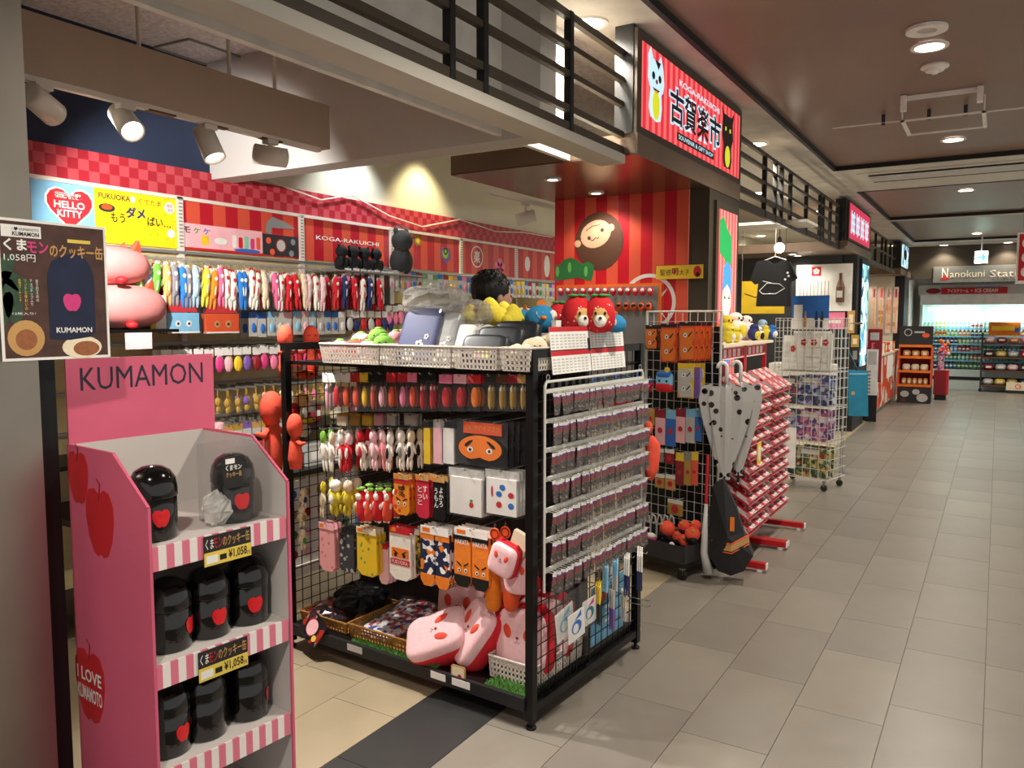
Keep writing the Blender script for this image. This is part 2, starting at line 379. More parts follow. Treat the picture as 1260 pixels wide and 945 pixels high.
for y, n_ in ((.47, 'above the steel pillar'), (3.717, 'beside the dark sign box'), (6.96, 'past the striped sign')): downlight(-1.81, y, ZC, 130, 'round downlight in the grey ceiling strip '+n_, group='strip downlights', ang=150)
for x, y, n_ in ((-2.46, 9.65, 'seen through the dark lattice'), (-2.21, 11.72, 'above the second canopy'), (-3.69, 14.64, 'deep behind the second canopy')): downlight(x, y, ZC, 80, 'round downlight in the pale ceiling '+n_, group='inner shop downlights', ang=150)
for y in (17.98,): downlight(-1.89, y, ZC, 60, 'round downlight in the ceiling strip past the second sign')
for y in (4.248, 4.851): downlight(-2.3, y, 2.325, 16, 'small downlight under the brown canopy of the striped shop', .03, group='canopy downlights', ang=140)
for y in (10.75, 11.05): downlight(-2.3, y, 2.325, 16, 'small downlight under the second canopy', .04, group='second canopy downlights', ang=150)
downlight(-2.3, 17.0, 2.325, 16, 'small downlight under the third canopy', .04, ang=150)
for x in (-1.0, .1): downlight(x, 18.4, ZC, 60, 'round downlight before the store fascia', group='store downlights')
# fittings of the near brown ceiling
M = T(-.383, 4.785, ZC+.03); t = empty('ceiling_speaker', 'white round ceiling fitting with no light beside the downlight', 'speaker', M)
b = B(); ring(b, 0, 0, .05, .1, -.012, .004, 'white'); b.part('rim', t); B().prism(disc(0, 0, .055), -.006, 0, 'lightgrey').part('cover', t)
M = T(-.389, 5.504, ZC+.035) @ R(-90, 'X')
b = B().lathe([(.075, 0), (.078, .012), (.055, .022), (.05, .034), (.02, .036), (.016, .05), (.002, .052)], 'white', n=20).move(R(180, 'X') @ R(0))
t = b.thing('smoke_detector', 'white smoke detector on the brown ceiling panel', 'detector', T(-.389, 5.504, ZC+.035) @ R(90, 'X'))
t = empty('ceiling_hanger', 'thin white metal hanging frame under the brown ceiling', 'frame', T(-.39, 6.55, ZC+.03))
B().box(-.24, .22, -.42, -.41, -.03, 0, 'white').part('rail', t)
for x in (-.24, .21): B().box(x, x+.035, -.45, -.4, -.1, 0, 'white').part('bracket', t)
b = B(); y0, y1 = -.2, .3
b.box(-.26, .26, y0, y0+.012, -.12, -.108, 'white'); b.box(-.26, .26, y1, y1+.012, -.12, -.108, 'white'); b.box(-.26, -.235, y0, y1, -.12, -.108, 'white'); b.box(.235, .26, y0, y1, -.12, -.108, 'white')
b.part('hanging_frame', t)
for x in (-.25, .25): B().box(x-.004, x+.004, y0, y0+.008, -.12, 0, 'white').part('drop_rod', t)
B().tube([(-.75, .02, -.06), (1.2, .1, -.06)], .006, 'white', 5).part('wire_duct', t)
for x in (-.4, -.1, .13): B().box(x-.012, x+.012, .03, .05, -.075, 0, 'charcoal').part('clip', t)
# white boxed lighting beam with track lamps inside the shop
t = empty('lighting_beam', 'long taupe boxed beam hung on rods carrying the track lamps', 'beam', frame(-2.8, 0, 0, 90))
B().box(1.2, 2.91, 2.315, 2.52, -.06, 0, 'taupe').part('beam_box', t)
B().box(1.2, 2.86, 2.295, 2.315, -.04, -.012, 'plasticwhite').part('track', t)
b = B()
for y in (1.95, 2.2, 2.5): b.box(y, y+.12, 2.293, 2.3, -.041, -.011, 'brown')
b.part('track_cover', t)
for u, v in ((175, 10), (287, 60), (343, 70)):
    y = px(t.matrix_world, u, v)[0]; B().tube([(y, 2.52, -.03), (y, ZC, -.03)], .008, 'plasticwhite', 6).part('hanging_rod', t)
def tracklamp(u, v, aim, power, label, lit=True, fr=None, z=2.297, col=(1, .95, .88), ang=75):
    M = fr or frame(-2.826, 0, 0, 90)
    x, y = px(M, u, v); p = M @ Vector((x, y, 0)); top = M @ Vector((x, z, 0))
    d = (Vector(aim)-p).normalized()
    t = empty('track_spotlight', label, 'lamp', T(*p))
    b = B(); b.tube([top-p, Vector((0, 0, .02))], .011, 'plasticwhite', 6); b.box(-.02, .02, -.03, .03, top.z-p.z-.02, top.z-p.z, 'plasticwhite'); b.part('stem', t)
    q = d.to_track_quat('Y', 'Z').to_matrix().to_4x4()
    b = B(); b.lathe([(.03, -.075), (.042, -.07), (.045, .07), (.04, .07), (.036, .05)], 'plasticwhite', n=18); b.part('housing', t, q, True)
    B().prism(disc(0, 0, .036, n=16), .0, .004, 'lampglow' if lit else 'lightgrey').part('lens', t, q @ T(0, .056, 0) @ R(-90, 'X'))
    if power: lamp('SPOT', p+d*.085, power, col, .03, aim, ang, .5)
tracklamp(155, 150, (-1.2, 1.6, .9), 70, 'white track lamp shining out from the taupe beam beside the posters')
tracklamp(257, 177, (-1.9, 2.35, .4), 150, 'white lit track lamp tilted down at middle of the taupe beam')
tracklamp(333, 192, (-3.9, 1.8, 2.4), 0, 'white unlit track lamp at the end of the taupe beam', False)
tracklamp(52, 128, (-3.8, 3.2, 1.75), 170, 'white track lamp half hidden behind the steel pillar')
FT = frame(-2.95, 0, 0, 90)
t = empty('track_rail', 'short white lamp track hung by the canopy', 'track', FT); B().box(4.55, 5.6, 2.33, 2.36, -.015, .015, 'plasticwhite').part('rail', t)
for x in (4.7, 5.5): B().tube([(x, 2.36, 0), (x, ZC, 0)], .006, 'plasticwhite', 6).part('hanging_rod', t)
tracklamp(647, 268, (-4, 4.5, 1.9), 0, 'white track lamp hung by the canopy before the ivory wall', False, FT, 2.33)
# the two lamps behind the bulkhead whose pools of light show on the ivory wall
for (u_, v_), c_, n_ in (((428, 200), (.86, .95, 1.0), 'wall_washer_cool'), ((515, 195), (1.0, .86, .5), 'wall_washer_warm')):
    y_ = px(frame(XW, 0, 0, 90), u_, v_)[0]; lamp('SPOT', (XW+.3, y_, ZC-.04), 45, c_, .04, (XW+.06, y_, 1.6), 90, .6, n_)
# ================================================================ pink cardboard display with black tins
SWAP = Matrix(((0, 0, 1, 0), (0, 1, 0, 0), (1, 0, 0, 0), (0, 0, 0, 1)))     # prism (a, b, c) -> x=c, y=b, z=a
mat('pinkboard', 'd8607e', .55, 0, .05, 6); mat('pinkboard2', 'd8607e', .55, 0, .05, 6); mat('greyboard', 'cac4c0', .7, 0, .04, 3); mat('tinblack', '060607', .12, 0, 0, coat=.5); mat('tinred', 'd41c22', .3, 0, .05)
mat('candystripe', 'e07890', .5, 0, .02, 9, col2='f0e8e4', pattern=('x', .036)); mat('ink', '22283a', .6); mat('cardblack', '1e1c1c', .5); mat('labelyellow', 'e8cc54', .5)
FK = frame(-1.5, 1.005, 0, 84); FKS = frame(-1.5, 1.005, 0, -6)
KW = px(FK, 355, 650)[0]; KD = -px(FKS, 84, 552)[0]
ks = empty('tin_display', 'pink cardboard floor display holding black tins beside the steel pillar', 'display stand', FK)
KT = px(FK, 187, 625)[1]
out = [(-KD, 0), (0, 0), (0, KT), (-.14, KT+.1), (-KD, KT+.1)]
for x, nm in ((0, 'side_panel'), (KW, 'side_panel')):
    b = B(); b.prism(out, 0, .004, 'greyboard' if x == 0 else 'pinkboard'); b.prism(out, -.003, 0, 'pinkboard' if x == 0 else 'greyboard'); b.move(T(x, 0, 0) @ SWAP); sd = b.part(nm, ks)
    b = B()
    for (a0, b0), (a1, b1) in zip(out[1:4], out[2:5]): b.tube([(x, b0, a0), (x, b1, a1)], .0045, 'pinkboard2', 4)
    b.part('edge_band', sd)
    if x == 0: side = sd
B().box(0, KW, 0, KT+.1, -KD-.004, -KD, 'greyboard').part('back_panel', ks)
hx = [px(FK, u, 500, -KD-.008)[0] for u in (82, 263)]; hy = [px(FK, 82, v, -KD-.008)[1] for v in (550, 442)]
hd = B().box(hx[0], hx[1], hy[0]-.01, hy[1], -KD-.01, -KD-.005, 'pinkboard2').part('header_card', ks)
tx = [px(FK, u, 470, -KD)[0] for u in (100, 251)]; ty = [px(FK, 175, v, -KD)[1] for v in (476, 449)]
txt('KUMAMON', hd, tx[0], ty[0], tx[1], ty[1], -KD-.005, 'ink')
STR = []
for (v0, v1) in ((705, 675), (853, 823), (988, 958), (1110, 1080)):
    y0, y1 = px(FK, 187, v0)[1], px(FK, 187, v1)[1]; STR.append((y0, y1))
    sh = B().box(.004, KW-.004, y1-.006, y1-.002, -KD, -.006, 'greyboard').part('shelf', ks)
    B().box(.002, KW-.008, y0, y1, -.006, 0, 'candystripe').part('striped_edge', sh)
def pricecard(u0, u1, v, yy, lab):
    x0, x1 = px(FK, u0, v)[0], px(FK, u1, v)[0]; y0, y1 = yy[0]-.018, yy[1]-.002; h = y1-y0
    c = B().box(x0, x1, y0, y1, .001, .003, 'cardblack').part('price_card', ks, label=lab)
    B().box(x0, x1, y0, y0+h*.45, .003, .0036, 'labelyellow').part('yellow_band', c)
    w = x1-x0
    txt('くま', c, x0+.03*w, y0+.55*h, x0+.2*w, y0+.9*h, .003, 'white', bold=.01); txt('モン', c, x0+.2*w, y0+.55*h, x0+.38*w, y0+.9*h, .003, 'red', bold=.01); txt('のクッキー缶', c, x0+.39*w, y0+.55*h, x0+.97*w, y0+.92*h, .003, 'tan', bold=.01)
    txt('¥1,058', c, x0+.5*w, y0+.06*h, x0+.9*w, y0+.4*h, .0036, 'black', bold=.015); txt('円', c, x0+.91*w, y0+.06*h, x0+.97*w, y0+.2*h, .0036, 'black')
    B().box(x0+.04*w, x0+.28*w, y0+.08*h, y0+.34*h, .0036, .004, 'paper').part('white_patch', c); B().box(x0+.32*w, x0+.46*w, y0+.12*h, y0+.3*h, .0036, .004, 'black').part('black_patch', c)
pricecard(250, 308, 675, STR[0], 'black and yellow price card'); pricecard(243, 304, 805, STR[1], 'black and yellow price card')
# red apples printed on the near side
for u, v, s in ((98, 587, 22), (125, 643, 30), (113, 843, 31)):
    x, y = px(FKS, u, v); r = abs(px(FKS, u+s/2, v)[0]-px(FKS, u-s/2, v)[0])*.62
    b = B(); b.prism([(p, (q-y)*1.25+y) for p, q in apple(x, y, r)], 0, .0008, 'red'); b.tube([(x, y+r*.7, .001), (x+r*.1, y+r*1.25, .001), (x-r*.1, y+r*1.4, .001)], .0014, 'darkred', 4)
    b.move(FK.inverted() @ FKS @ T(0, 0, .0035)); ap = b.part('printed_apple', side)
    if v == 843:
        for s_, a0, a1 in (('I LOVE', .1, .5), ('KUMAMOTO', -.5, -.05)):
            o = txt(s_, side, x-r*.75, y+r*a0, x+r*.75, y+r*a1, .001, 'paper', bold=.02); o.data.transform(FK.inverted() @ FKS @ T(0, 0, .0038))
# black tins
def make_tin():
    t = empty('cookie_tin', '', 'tin', T(0, 0, 0))
    B().lathe([(.047, 0), (.05, .004), (.05, .092), (.048, .094)], 'tinblack', n=28).part('body', t, smooth=True)
    B().lathe([(.0485, .093), (.0518, .0945), (.0522, .097), (.052, .112), (.048, .134), (.037, .151), (.021, .16), (.003, .163)], 'tinblack', n=28).part('lid', t, smooth=True)
    b = B(); r = .0508; pts_ = [(0, 0)]+apple(0, 0, .021)
    vs = [((r+.0006)*math.sin(p/r), .052+q*1.05, (r+.0006)*math.cos(p/r)) for p, q in pts_]; n = len(vs)
    mid = [((r+.0008)*math.sin(p*.5/r), .052+q*.52, (r+.0008)*math.cos(p*.5/r)) for p, q in pts_[1:]]
    b.add(vs+mid, [(0, n+i, n+(i+1) % (n-1)) for i in range(n-1)]+[(n+i, 1+i, 1+(i+1) % (n-1), n+(i+1) % (n-1)) for i in range(n-1)], 'tinred'); b.part('apple_emblem', t)
    return t
tin = make_tin()
spots = [(0, 191, -6, 'black domed tin alone at the left of the top display shelf'), (1, 208, 42, 'black domed tin by the near side of the middle shelf'), (1, 257, 4, 'black domed tin in the middle of the middle shelf'),
         (1, 305, -6, 'black domed tin at the far side of the middle shelf'), (2, 207, 18, 'black domed tin by the near side of the lower shelf'), (2, 253, -80, 'black domed tin turned sideways on the lower shelf'),
         (2, 306, 52, 'black domed tin at the far side of the lower shelf'), (0, 289, -4, 'black domed tin inside a clear bag on the top display shelf')]
for i, (r, u, rot, lab) in enumerate(spots):
    y = STR[r][1]-.0018; d = -.085 if i < 7 else -.09
    x = px(FK, u, (690, 790, 930)[r], d)[0]
    M = FK @ T(x, y, d) @ R(rot-4, 'Y')
    o = tin if i == 0 else dup(tin, M)
    o.matrix_world = M; o['label'] = lab; o['group'] = 'black cookie tins'
x = px(FK, 289, 650, -.09)[0]; y = STR[0][1]-.002
t = empty('clear_bag', 'clear cellophane bag around a tin on the display', 'bag', FK @ T(x, y, -.09))
b = B(); b.box(-.06, .06, .0, .185, -.056, .056, 'film'); b.part('film', t)
c = B().box(-.062, -.012, .09, .165, .0565, .0585, 'cardblack').part('card', t)
txt('くまモン', c, -.058, .132, -.016, .145, .0585, 'white', bold=.02); txt('クッキー缶', c, -.058, .116, -.016, .129, .0585, 'tan', bold=.02); B().box(-.058, -.034, .148, .16, .0585, .059, 'paper').part('white_patch', c)
b = B(); random.seed(3)
b.ell((-.06, .04, .02), (.035, .04, .03), 'haze', 14, 10); b.v = [(a+random.uniform(-.006, .006), q+random.uniform(-.006, .006), e+random.uniform(-.006, .006)) for a, q, e in b.v]
b.thing('crumpled_bag', 'small crumpled clear bag next to the bagged tin', 'bag', FK @ T(x, y, -.09))
# poster on the steel pillar
FP = frame(-1.752, 0, 0, 90)
p = [px(FP, u, v) for u, v in ((2, 445), (128, 280))]
x0, y0, x1, y1 = p[0][0], p[0][1], p[1][0], p[1][1]; w_, h_ = x1-x0, y1-y0
mat('posterbrown', '4c3026', .25, 0, .35, 22); mat('cookie', '9a5e38', .6, 0, .15, 120); mat('leaf', '2e4a34', .4, 0, .3, 40)
t = empty('cookie_poster', 'laminated brown cookie poster fixed to the steel pillar', 'poster', FP @ T(x0, y0, .003))
B().box(0, w_, 0, h_, 0, .0015, 'paper').part('sheet', t)
B().box(.006, w_-.006, .006, h_-.006, .0015, .002, 'posterbrown').part('print', t)
for a, e, r, an in ((.03, .62, .045, 60), (.16, .55, .04, -30), (.1, .42, .05, 100), (.03, .36, .04, 70)):
    b = B().prism([(a*w_+r*(math.cos(s)*math.cos(math.radians(an))-.4*math.sin(s)*math.sin(math.radians(an))), e*h_+r*(math.cos(s)*math.sin(math.radians(an))+.4*math.sin(s)*math.cos(math.radians(an)))) for s in [i*PI/6 for i in range(12)]], .002, .0023, 'leaf')
    b.v = [(min(max(q[0], .006), w_-.006), q[1], q[2]) for q in b.v]; b.part('printed_leaf', t)
B().box(.02*w_+.004, .38*w_, .87*h_, .955*h_, .0021, .0026, 'paper').part('white_patch', t)
txt('I ♥ KUMAMOTO', t, .13*w_, .915*h_, .36*w_, .94*h_, .0026, 'black'); txt('KUMAMON', t, .13*w_, .88*h_, .36*w_, .91*h_, .0026, 'black', bold=.02)
txt('くま', t, .05*w_, .775*h_, .25*w_, .86*h_, .0022, 'paper', bold=.03); txt('モン', t, .25*w_, .765*h_, .44*w_, .85*h_, .0022, 'magenta', bold=.03); txt('のクッキー缶', t, .45*w_, .745*h_, .96*w_, .845*h_, .0022, 'tan', bold=.02)
txt('1,058円', t, .05*w_, .70*h_, .32*w_, .755*h_, .0022, 'paper'); B().box(.62*w_, .84*w_, .86*h_, .885*h_, .0021, .0025, 'labelyellow').part('yellow_patch', t)
mat('printnavy', '141c3c', .3, 0, .25, 25)
B().prism([(q[0]*w_, q[1]*h_) for q in ((.42, .15), (.42, .62), (.46, .71), (.55, .76), (.66, .78), (.77, .76), (.83, .70), (.86, .62), (.86, .2), (.8, .16), (.6, .14))], .0021, .0025, 'printnavy').part('printed_tin', t)
B().prism([(a, (e-.42*h_)*1.0+.42*h_) for a, e in apple(.64*w_, .42*h_, .022)], .0025, .0028, 'magenta').part('printed_apple', t)
txt('KUMAMON', t, .48*w_, .195*h_, .82*w_, .235*h_, .0025, 'paper', bold=.02)
for k, s in enumerate(('甘さ控えめの', 'チョコチップ入り', 'リッチな味わいの', '本格派クッキーです')): txt(s, t, (.31-.05*k)*w_, (.42-.03*(k % 3))*h_-.0, (.335-.05*k)*w_, .58*h_, .0022, 'paper' if k < 2 else 'labelyellow', vertical=True)
txt('12枚入り!', t, .1*w_, .325*h_, .3*w_, .345*h_, .0022, 'paper')
for cx, cy, r, m in ((.21, .16, .038, 'tan'), (.21, .15, .022, 'cookie'), (.72, .085, .045, 'cream'), (.76, .075, .03, 'cookie')):
    B().prism([(a, e) for a, e in disc(cx*w_, cy*h_, r, r*(1 if cx < .5 else .55)) ], .0021+(.0004 if m == 'cookie' else 0), .0024+(.0004 if m == 'cookie' else 0), m).part('printed_cookie', t)
# ================================================================ black gondola in the middle
GX, GY, GA = -1.386, 2.422, -3.2
FG = frame(GX, GY, 0, GA); FE = frame(GX, GY, 0, GA+90)
GL, GD, GH = 1.34, .90, 1.39
mat('backmesh', '3c3634', .6, .2, .1, 30)
g = empty('display_gondola', 'black metal gondola shelf unit loaded with souvenirs facing the corridor', 'shelf unit', FG)
for x in (-.015, -GL+.015):
    for z in (-.015, -GD+.015):
        p_ = B().box(x-.016, x+.016, .03, GH, z-.016, z+.016, 'blackmetal').part('post', g)
        B().lathe([(.02, 0), (.02, .008), (.008, .012), (.008, .03)], 'blackmetal', (x, 0, z), 10).part('levelling_foot', p_)
    for y in (GH-.03, .06): B().box(x-.013, x+.013, y, y+.03, -GD+.015, -.015, 'blackmetal').part('end_bar', g)
    b = B().wires(.03, GD-.03, .09, GH-.03, 0, .052, .052, .0016, 'blackmetal').move(T(x, 0, 0) @ R(90, 'Y') @ Matrix.Identity(4)); b.part('wire_grid', g)
B().box(-GL+.03, -.03, .085, .115, -GD+.02, -.002, 'blackmetal').part('base_deck', g)
B().box(-GL+.03, -.03, .07, .118, -.004, .012, 'offblack').part('base_lip', g)
bp_ = B().box(-GL+.03, -.03, .115, 1.295, -.46, -.44, 'backmesh').part('back_panel', g)
b = B()
for i in range(51): b.box(-GL+.036+i*.025, -GL+.0595+i*.025, .12, 1.29, -.44, -.436, 'backmesh')
b.part('panel_slats', bp_, kind='stuff')
B().box(-GL+.03, -.03, 1.295, 1.31, -.88, -.03, 'blackmetal').part('top_shelf', g)
# ---------------------------------------------------------------- baskets
def basket(w, d, h, name, label, M, m='plasticwhite', slope=.12, nx=None, group=None):
    """open basket, rim w x d, base inset, walls of slats with rows of holes; origin front-left base"""
    t = empty(name, label, 'basket', M, group); i = h*slope
    def wall(p0, p1, q0, q1, nm):
        # p0,p1 base corners, q0,q1 rim corners
        b = B(); P0, P1, Q0, Q1 = map(Vector, (p0, p1, q0, q1)); L = (P1-P0).length; n = max(6, int(L/.017))
        nrm = (P1-P0).cross(Q0-P0).normalized()*.0012
        def quad(u0, u1, v0, v1):
            c = [(P0.lerp(P1, u)).lerp(Q0.lerp(Q1, u), v) for u, v in ((u0, v0), (u1, v0), (u1, v1), (u0, v1))]
            b.add([q-nrm for q in c]+[q+nrm for q in c], [(3, 2, 1, 0), (4, 5, 6, 7), (0, 1, 5, 4), (1, 2, 6, 5), (2, 3, 7, 6), (3, 0, 4, 7)], m)
        rows = max(3, int(h/.018))
        for k in range(n+1):
            u = k/n; e = .22/n if 0 < k < n else .45/n; quad(max(0, u-e), min(1, u+e), 0, 1)
        for k in range(rows+1):
            v = k/rows; e = .2/rows; quad(0, 1, max(0, v-e), min(1, v+e) if k < rows else 1)
        quad(.0, 1, .86, 1)
        return b.part(nm, t)
    A = [(i, 0, -i), (w-i, 0, -i), (w-i, 0, -d+i), (i, 0, -d+i)]; Q = [(0, h, 0), (w, h, 0), (w, h, -d), (0, h, -d)]
    for k in range(4): wall(A[k], A[(k+1) % 4], Q[k], Q[(k+1) % 4], 'wall')
    b = B(); b.prism([(A[0][0], A[0][2]), (A[1][0], A[1][2]), (A[2][0], A[2][2]), (A[3][0], A[3][2])], 0, .002, m); b.move(Matrix(((1, 0, 0, 0), (0, 0, 1, 0), (0, 1, 0, 0), (0, 0, 0, 1)))); b.part('floor', t)
    b = B()
    for k in range(4): b.tube([Q[k], Q[(k+1) % 4]], .004, m, 5)
    b.part('rim', t); return t
BY = 1.312
def bx(u, z=.02, v=430): return px(FG, u, v, z)[0]
bask = []
for (u0, u1, d, lab) in ((393, 467, .30, 'white perforated basket of bagged pink and green plush fruit'), (467, 556, .30, 'white perforated basket of bagged navy and grey towels'),
                         (556, 613, .34, 'white perforated basket of black pouches'), (614, 652, .36, 'white perforated basket of round cream plush birds')):
    a, e = bx(u0), bx(u1); bask.append((a, e, d)); basket(e-a-.004, d, .082, 'basket', lab, FG @ T(a, BY, .02), group='top baskets')
# ---------------------------------------------------------------- plush helpers
mat('plushpink', 'f0949a', .9, 0, .06, 60, bump=.3); mat('plushpale', 'f8ccd0', .9, 0, .05, 60, bump=.3); mat('plushred', 'd0202e', .9, 0, .08, 60, bump=.3); mat('plushyellow', 'dcc83a', .9, 0, .06, 60, bump=.3); mat('plushblue', '2a86b8', .9, 0, .06, 60, bump=.3)
mat('plushwhite', 'f2ece0', .9, 0, .05, 60, bump=.3); mat('plushcream', 'e6d4b4', .9, 0, .08, 40, bump=.3); mat('plushgreen', '7cb83c', .9, 0, .08, 40, bump=.3); mat('plushsalmon', 'e8523a', .9, 0, .06, 60, bump=.3); mat('plushblack', '0f0f10', .85, 0, .1, 50, bump=.3)
mat('plushorange', 'ee8420', .9, 0, .06, 60, bump=.3); mat('plushtan', 'd8a868', .9, 0, .06, 60, bump=.3); mat('plushpig', 'd88a88', .85, 0, .04, 30, bump=.2)
def ballplush(M, r, m, label, group=None, extra=None, bag=False, cat='plush toy', name='plush_ball'):
    t = empty(name, label, cat, M, group)
    B().ell((0, r[1], 0), r, m, 16, 10).part('body', t, smooth=True)
    for k in (extra or []):
        b = B(); b.ell((k[1]*r[0], r[1]+k[2]*r[1], k[3]*r[2]), (k[4]*r[0], k[5]*r[1], k[6]*r[2]), k[7], 10, 6); b.part(k[0], t, smooth=True)
    if bag: B().ell((0, r[1], 0), (r[0]*1.12, r[1]*1.12, r[2]*1.12), 'film', 14, 8, .8).part('bag', t)
    return t
EY = [('eye', -.3, .2, .9, .09, .09, .09, 'black'), ('eye', .3, .2, .9, .09, .09, .09, 'black')]
a, e, d = bask[0]; random.seed(5)
labs = ['pink', 'green', 'salmon', 'pale pink']
k = 0
for (fx, fz, m, yy) in ((.15, .07, 'plushpink', .02), (.4, .07, 'plushsalmon', .025), (.62, .07, 'plushpale', .02), (.85, .08, 'plushgreen', .045), (.25, .16, 'plushpale', .05), (.52, .17, 'plushgreen', .07), (.78, .18, 'plushpink', .06), (.35, .25, 'plushsalmon', .05), (.7, .25, 'plushsalmon', .06), (.9, .24, 'plushpink', .06)):
    c = {'plushpink': 'pink', 'plushsalmon': 'salmon', 'plushpale': 'pale pink', 'plushgreen': 'green'}[m]
    ballplush(FG @ T(a+(e-a)*fx, BY+yy, .02-fz) @ R(random.uniform(-40, 40), 'Y'), (.045, .038, .04), m, 'bagged round %s plush fruit in the first white basket' % c, 'bagged plush fruit', EY+[('leaf', 0, .95, 0, .4, .2, .4, 'plushgreen')], True)
# bagged towels
def bagtowel(M, w, h, m, lab, flower=True, tilt=-22):
    t = empty('bagged_towel', lab, 'towel', M @ R(tilt, 'X'))
    B().ell((0, h/2, 0), (w/2, h/2, .018), m, 16, 12, .35).part('folded_cloth', t, smooth=True)
    if flower:
        b = B()
        for cx, cy, r in ((.1, -.2, .02), (-.1, -.38, .03), (.25, -.05, .012)):
            for k in range(5): b.ell((w*cx+r*.7*math.cos(k*1.257), h*(.5+cy)+r*.7*math.sin(k*1.257), .019), (r*.45, r*.45, .0016), 'lightgrey', 8, 4)
        b.part('printed_flower', t)
    b = B(); b.ell((0, h*.52, 0), (w*.54, h*.6, .03), 'film', 14, 10, .4); random.seed(9)
    b.v = [(q[0]+random.uniform(-.004, .004), q[1]+random.uniform(-.004, .004), q[2]+random.uniform(-.004, .004)) for q in b.v]; b.part('clear_bag', t)
    return t
a, e, d = bask[1]
bagtowel(FG @ T(a+.10, BY+.012, -.07), .2, .23, 'navy', 'bagged navy towel with pale flowers in the white basket')
bagtowel(FG @ T(a+.22, BY+.012, -.085), .14, .21, 'grey', 'bagged grey towel beside the navy one')
bagtowel(FG @ T(a+.31, BY+.012, -.09), .12, .16, 'white', 'bagged white towel at the end of the basket', False)
for k, (fx, fy, fz, r) in enumerate(((.12, .25, -.2, (.15, .055, .08)), (.24, .2, -.27, (.1, .05, .06)), (.36, .1, -.2, (.08, .05, .06)), (.02, .14, -.24, (.06, .045, .05)))):
    b = B(); b.ell((0, r[1], 0), r, ('greyfilm', 'greyfilm', 'haze', 'charcoal')[k], 18, 12, .7); random.seed(k)
    b.v = [(q[0]+random.uniform(-.009, .009), q[1]+random.uniform(-.007, .007), q[2]+random.uniform(-.009, .009)) for q in b.v]
    b.thing('plastic_bundle', ('large grey cellophane bundle lying on the bagged towels', 'smaller grey cellophane bundle behind the towels', 'clear crinkled cellophane bundle beside the yellow birds', 'dark cellophane bundle behind the navy towel')[k], 'bag', FG @ T(a+fx, BY+fy-.04, fz+.02))
# black pouches
a, e, d = bask[2]
for k, (fz, fy, mm) in enumerate(((-.03, .0, 'pouch'), (-.1, .03, 'pouch'), (-.18, .05, 'pouch'))):
    if k == 0: mat('pouch', '1c2026', .45, 0, .5, 40)
    t = empty('pouch', 'black quilted pouch with a paper tag in the third basket' if k == 0 else 'black quilted pouch behind the tagged one in the third basket', 'pouch', FG @ T((a+e)/2+.02*k, BY+.02+fy, fz) @ R(-18, 'X'), 'black pouches' if k else None)
    B().ell((0, .055, 0), (.105, .055, .02), 'pouch', 16, 10, .4).part('body', t, smooth=True); B().box(-.095, .095, .1, .106, -.004, .006, 'black').part('zip', t)
    if k == 0: c = B().box(-.03, .045, .012, .042, .021, .023, 'labelyellow').part('tag', t); B().box(-.026, .005, .015, .039, .023, .0235, 'pink').part('tag_print', c)
# cream round birds
a, e, d = bask[3]
for fx, fz, yy in ((.14, .06, .03), (.36, .05, .02), (.6, .05, .03), (.25, .14, .05), (.5, .14, .055), (.75, .13, .05), (.4, .22, .06), (.65, .23, .07), (.8, .25, .07)):
    ballplush(FG @ T(a+.02+(e-a-.04)*min(fx, .95), BY+yy, .02-fz) @ R(random.uniform(-60, 60), 'Y'), (.034, .032, .034), 'plushcream', 'small round cream plush bird in the fourth basket', 'cream plush birds', EY+[('beak', 0, .0, 1.0, .14, .1, .14, 'black'), ('cap', .2, .8, -.2, .45, .28, .5, 'plushwhite')])
# yellow ducks, blue birds, strawberry dogs on the gondola top
def topat(u, v, z): x, y = px(FG, u, v, z); return FG @ T(x, y, z)
RZ = .13
def duck(M, s, label):
    t = empty('duck_plush', label, 'plush toy', M, 'yellow plush ducks'); m = 'plushyellow'
    b = B(); b.ell((0, .05*s, 0), (.085*s, .055*s, .06*s), m, 16, 10, .85); b.part('body', t, smooth=True)
    b = B(); b.lathe([(.055*s, .05*s), (.05*s, .085*s), (.035*s, .115*s), (.015*s, .135*s), (.003, .14*s)], m, (-.02*s, 0, 0), 14); b.part('head', t, smooth=True)
    B().ell((.06*s, .055*s, .02*s), (.04*s, .03*s, .035*s), m, 10, 8).part('tail', t, smooth=True)
    B().ell((-.08*s, .095*s, .02*s), (.02*s, .009*s, .018*s), 'plushorange', 8, 6).part('beak', t, smooth=True)
    b = B()
    for z in (-.02, .03): b.ell((-.058*s, .108*s, z*s), (.006*s, .008*s, .006*s), 'black', 6, 4)
    b.part('eyes', t)
ducks = [(577, 392, -.40, .85, -70, 'yellow plush duck at the left end of the flock'), (606, 393, -.41, 1.05, -20, 'large yellow plush duck turned away at the front'), (600, 378, -.56, .95, 30, 'yellow plush duck peeking over the front one'),
         (631, 392, -.43, .85, -60, 'yellow plush duck next to the blue birds'), (625, 380, -.57, .95, 20, 'yellow plush duck with tall head at the rear'), (640, 385, -.66, .75, 80, 'small yellow plush duck behind the blue birds')]
for u, v, z, s, r, lab in ducks:
    x = px(FG, u, v, z)[0]; duck(FG @ T(x, BY+RZ, z) @ R(r, 'Y'), s, lab)
b = B().box(-.83, -.06, BY-.001, BY+RZ, -.8, -.36, 'offblack'); b.thing('display_riser', 'black riser block carrying the plush toys on the gondola top', 'riser', FG)
blu = [(646, -.5, .78, -30, 'round blue plush bird nearest the yellow ducks'), (666, -.44, .92, 40, 'large round blue plush bird in front of the strawberries'), (728, -.64, .75, 10, 'blue plush bird showing behind the strawberry dogs'), (757, -.55, .6, -20, 'small blue plush bird by the price board')]
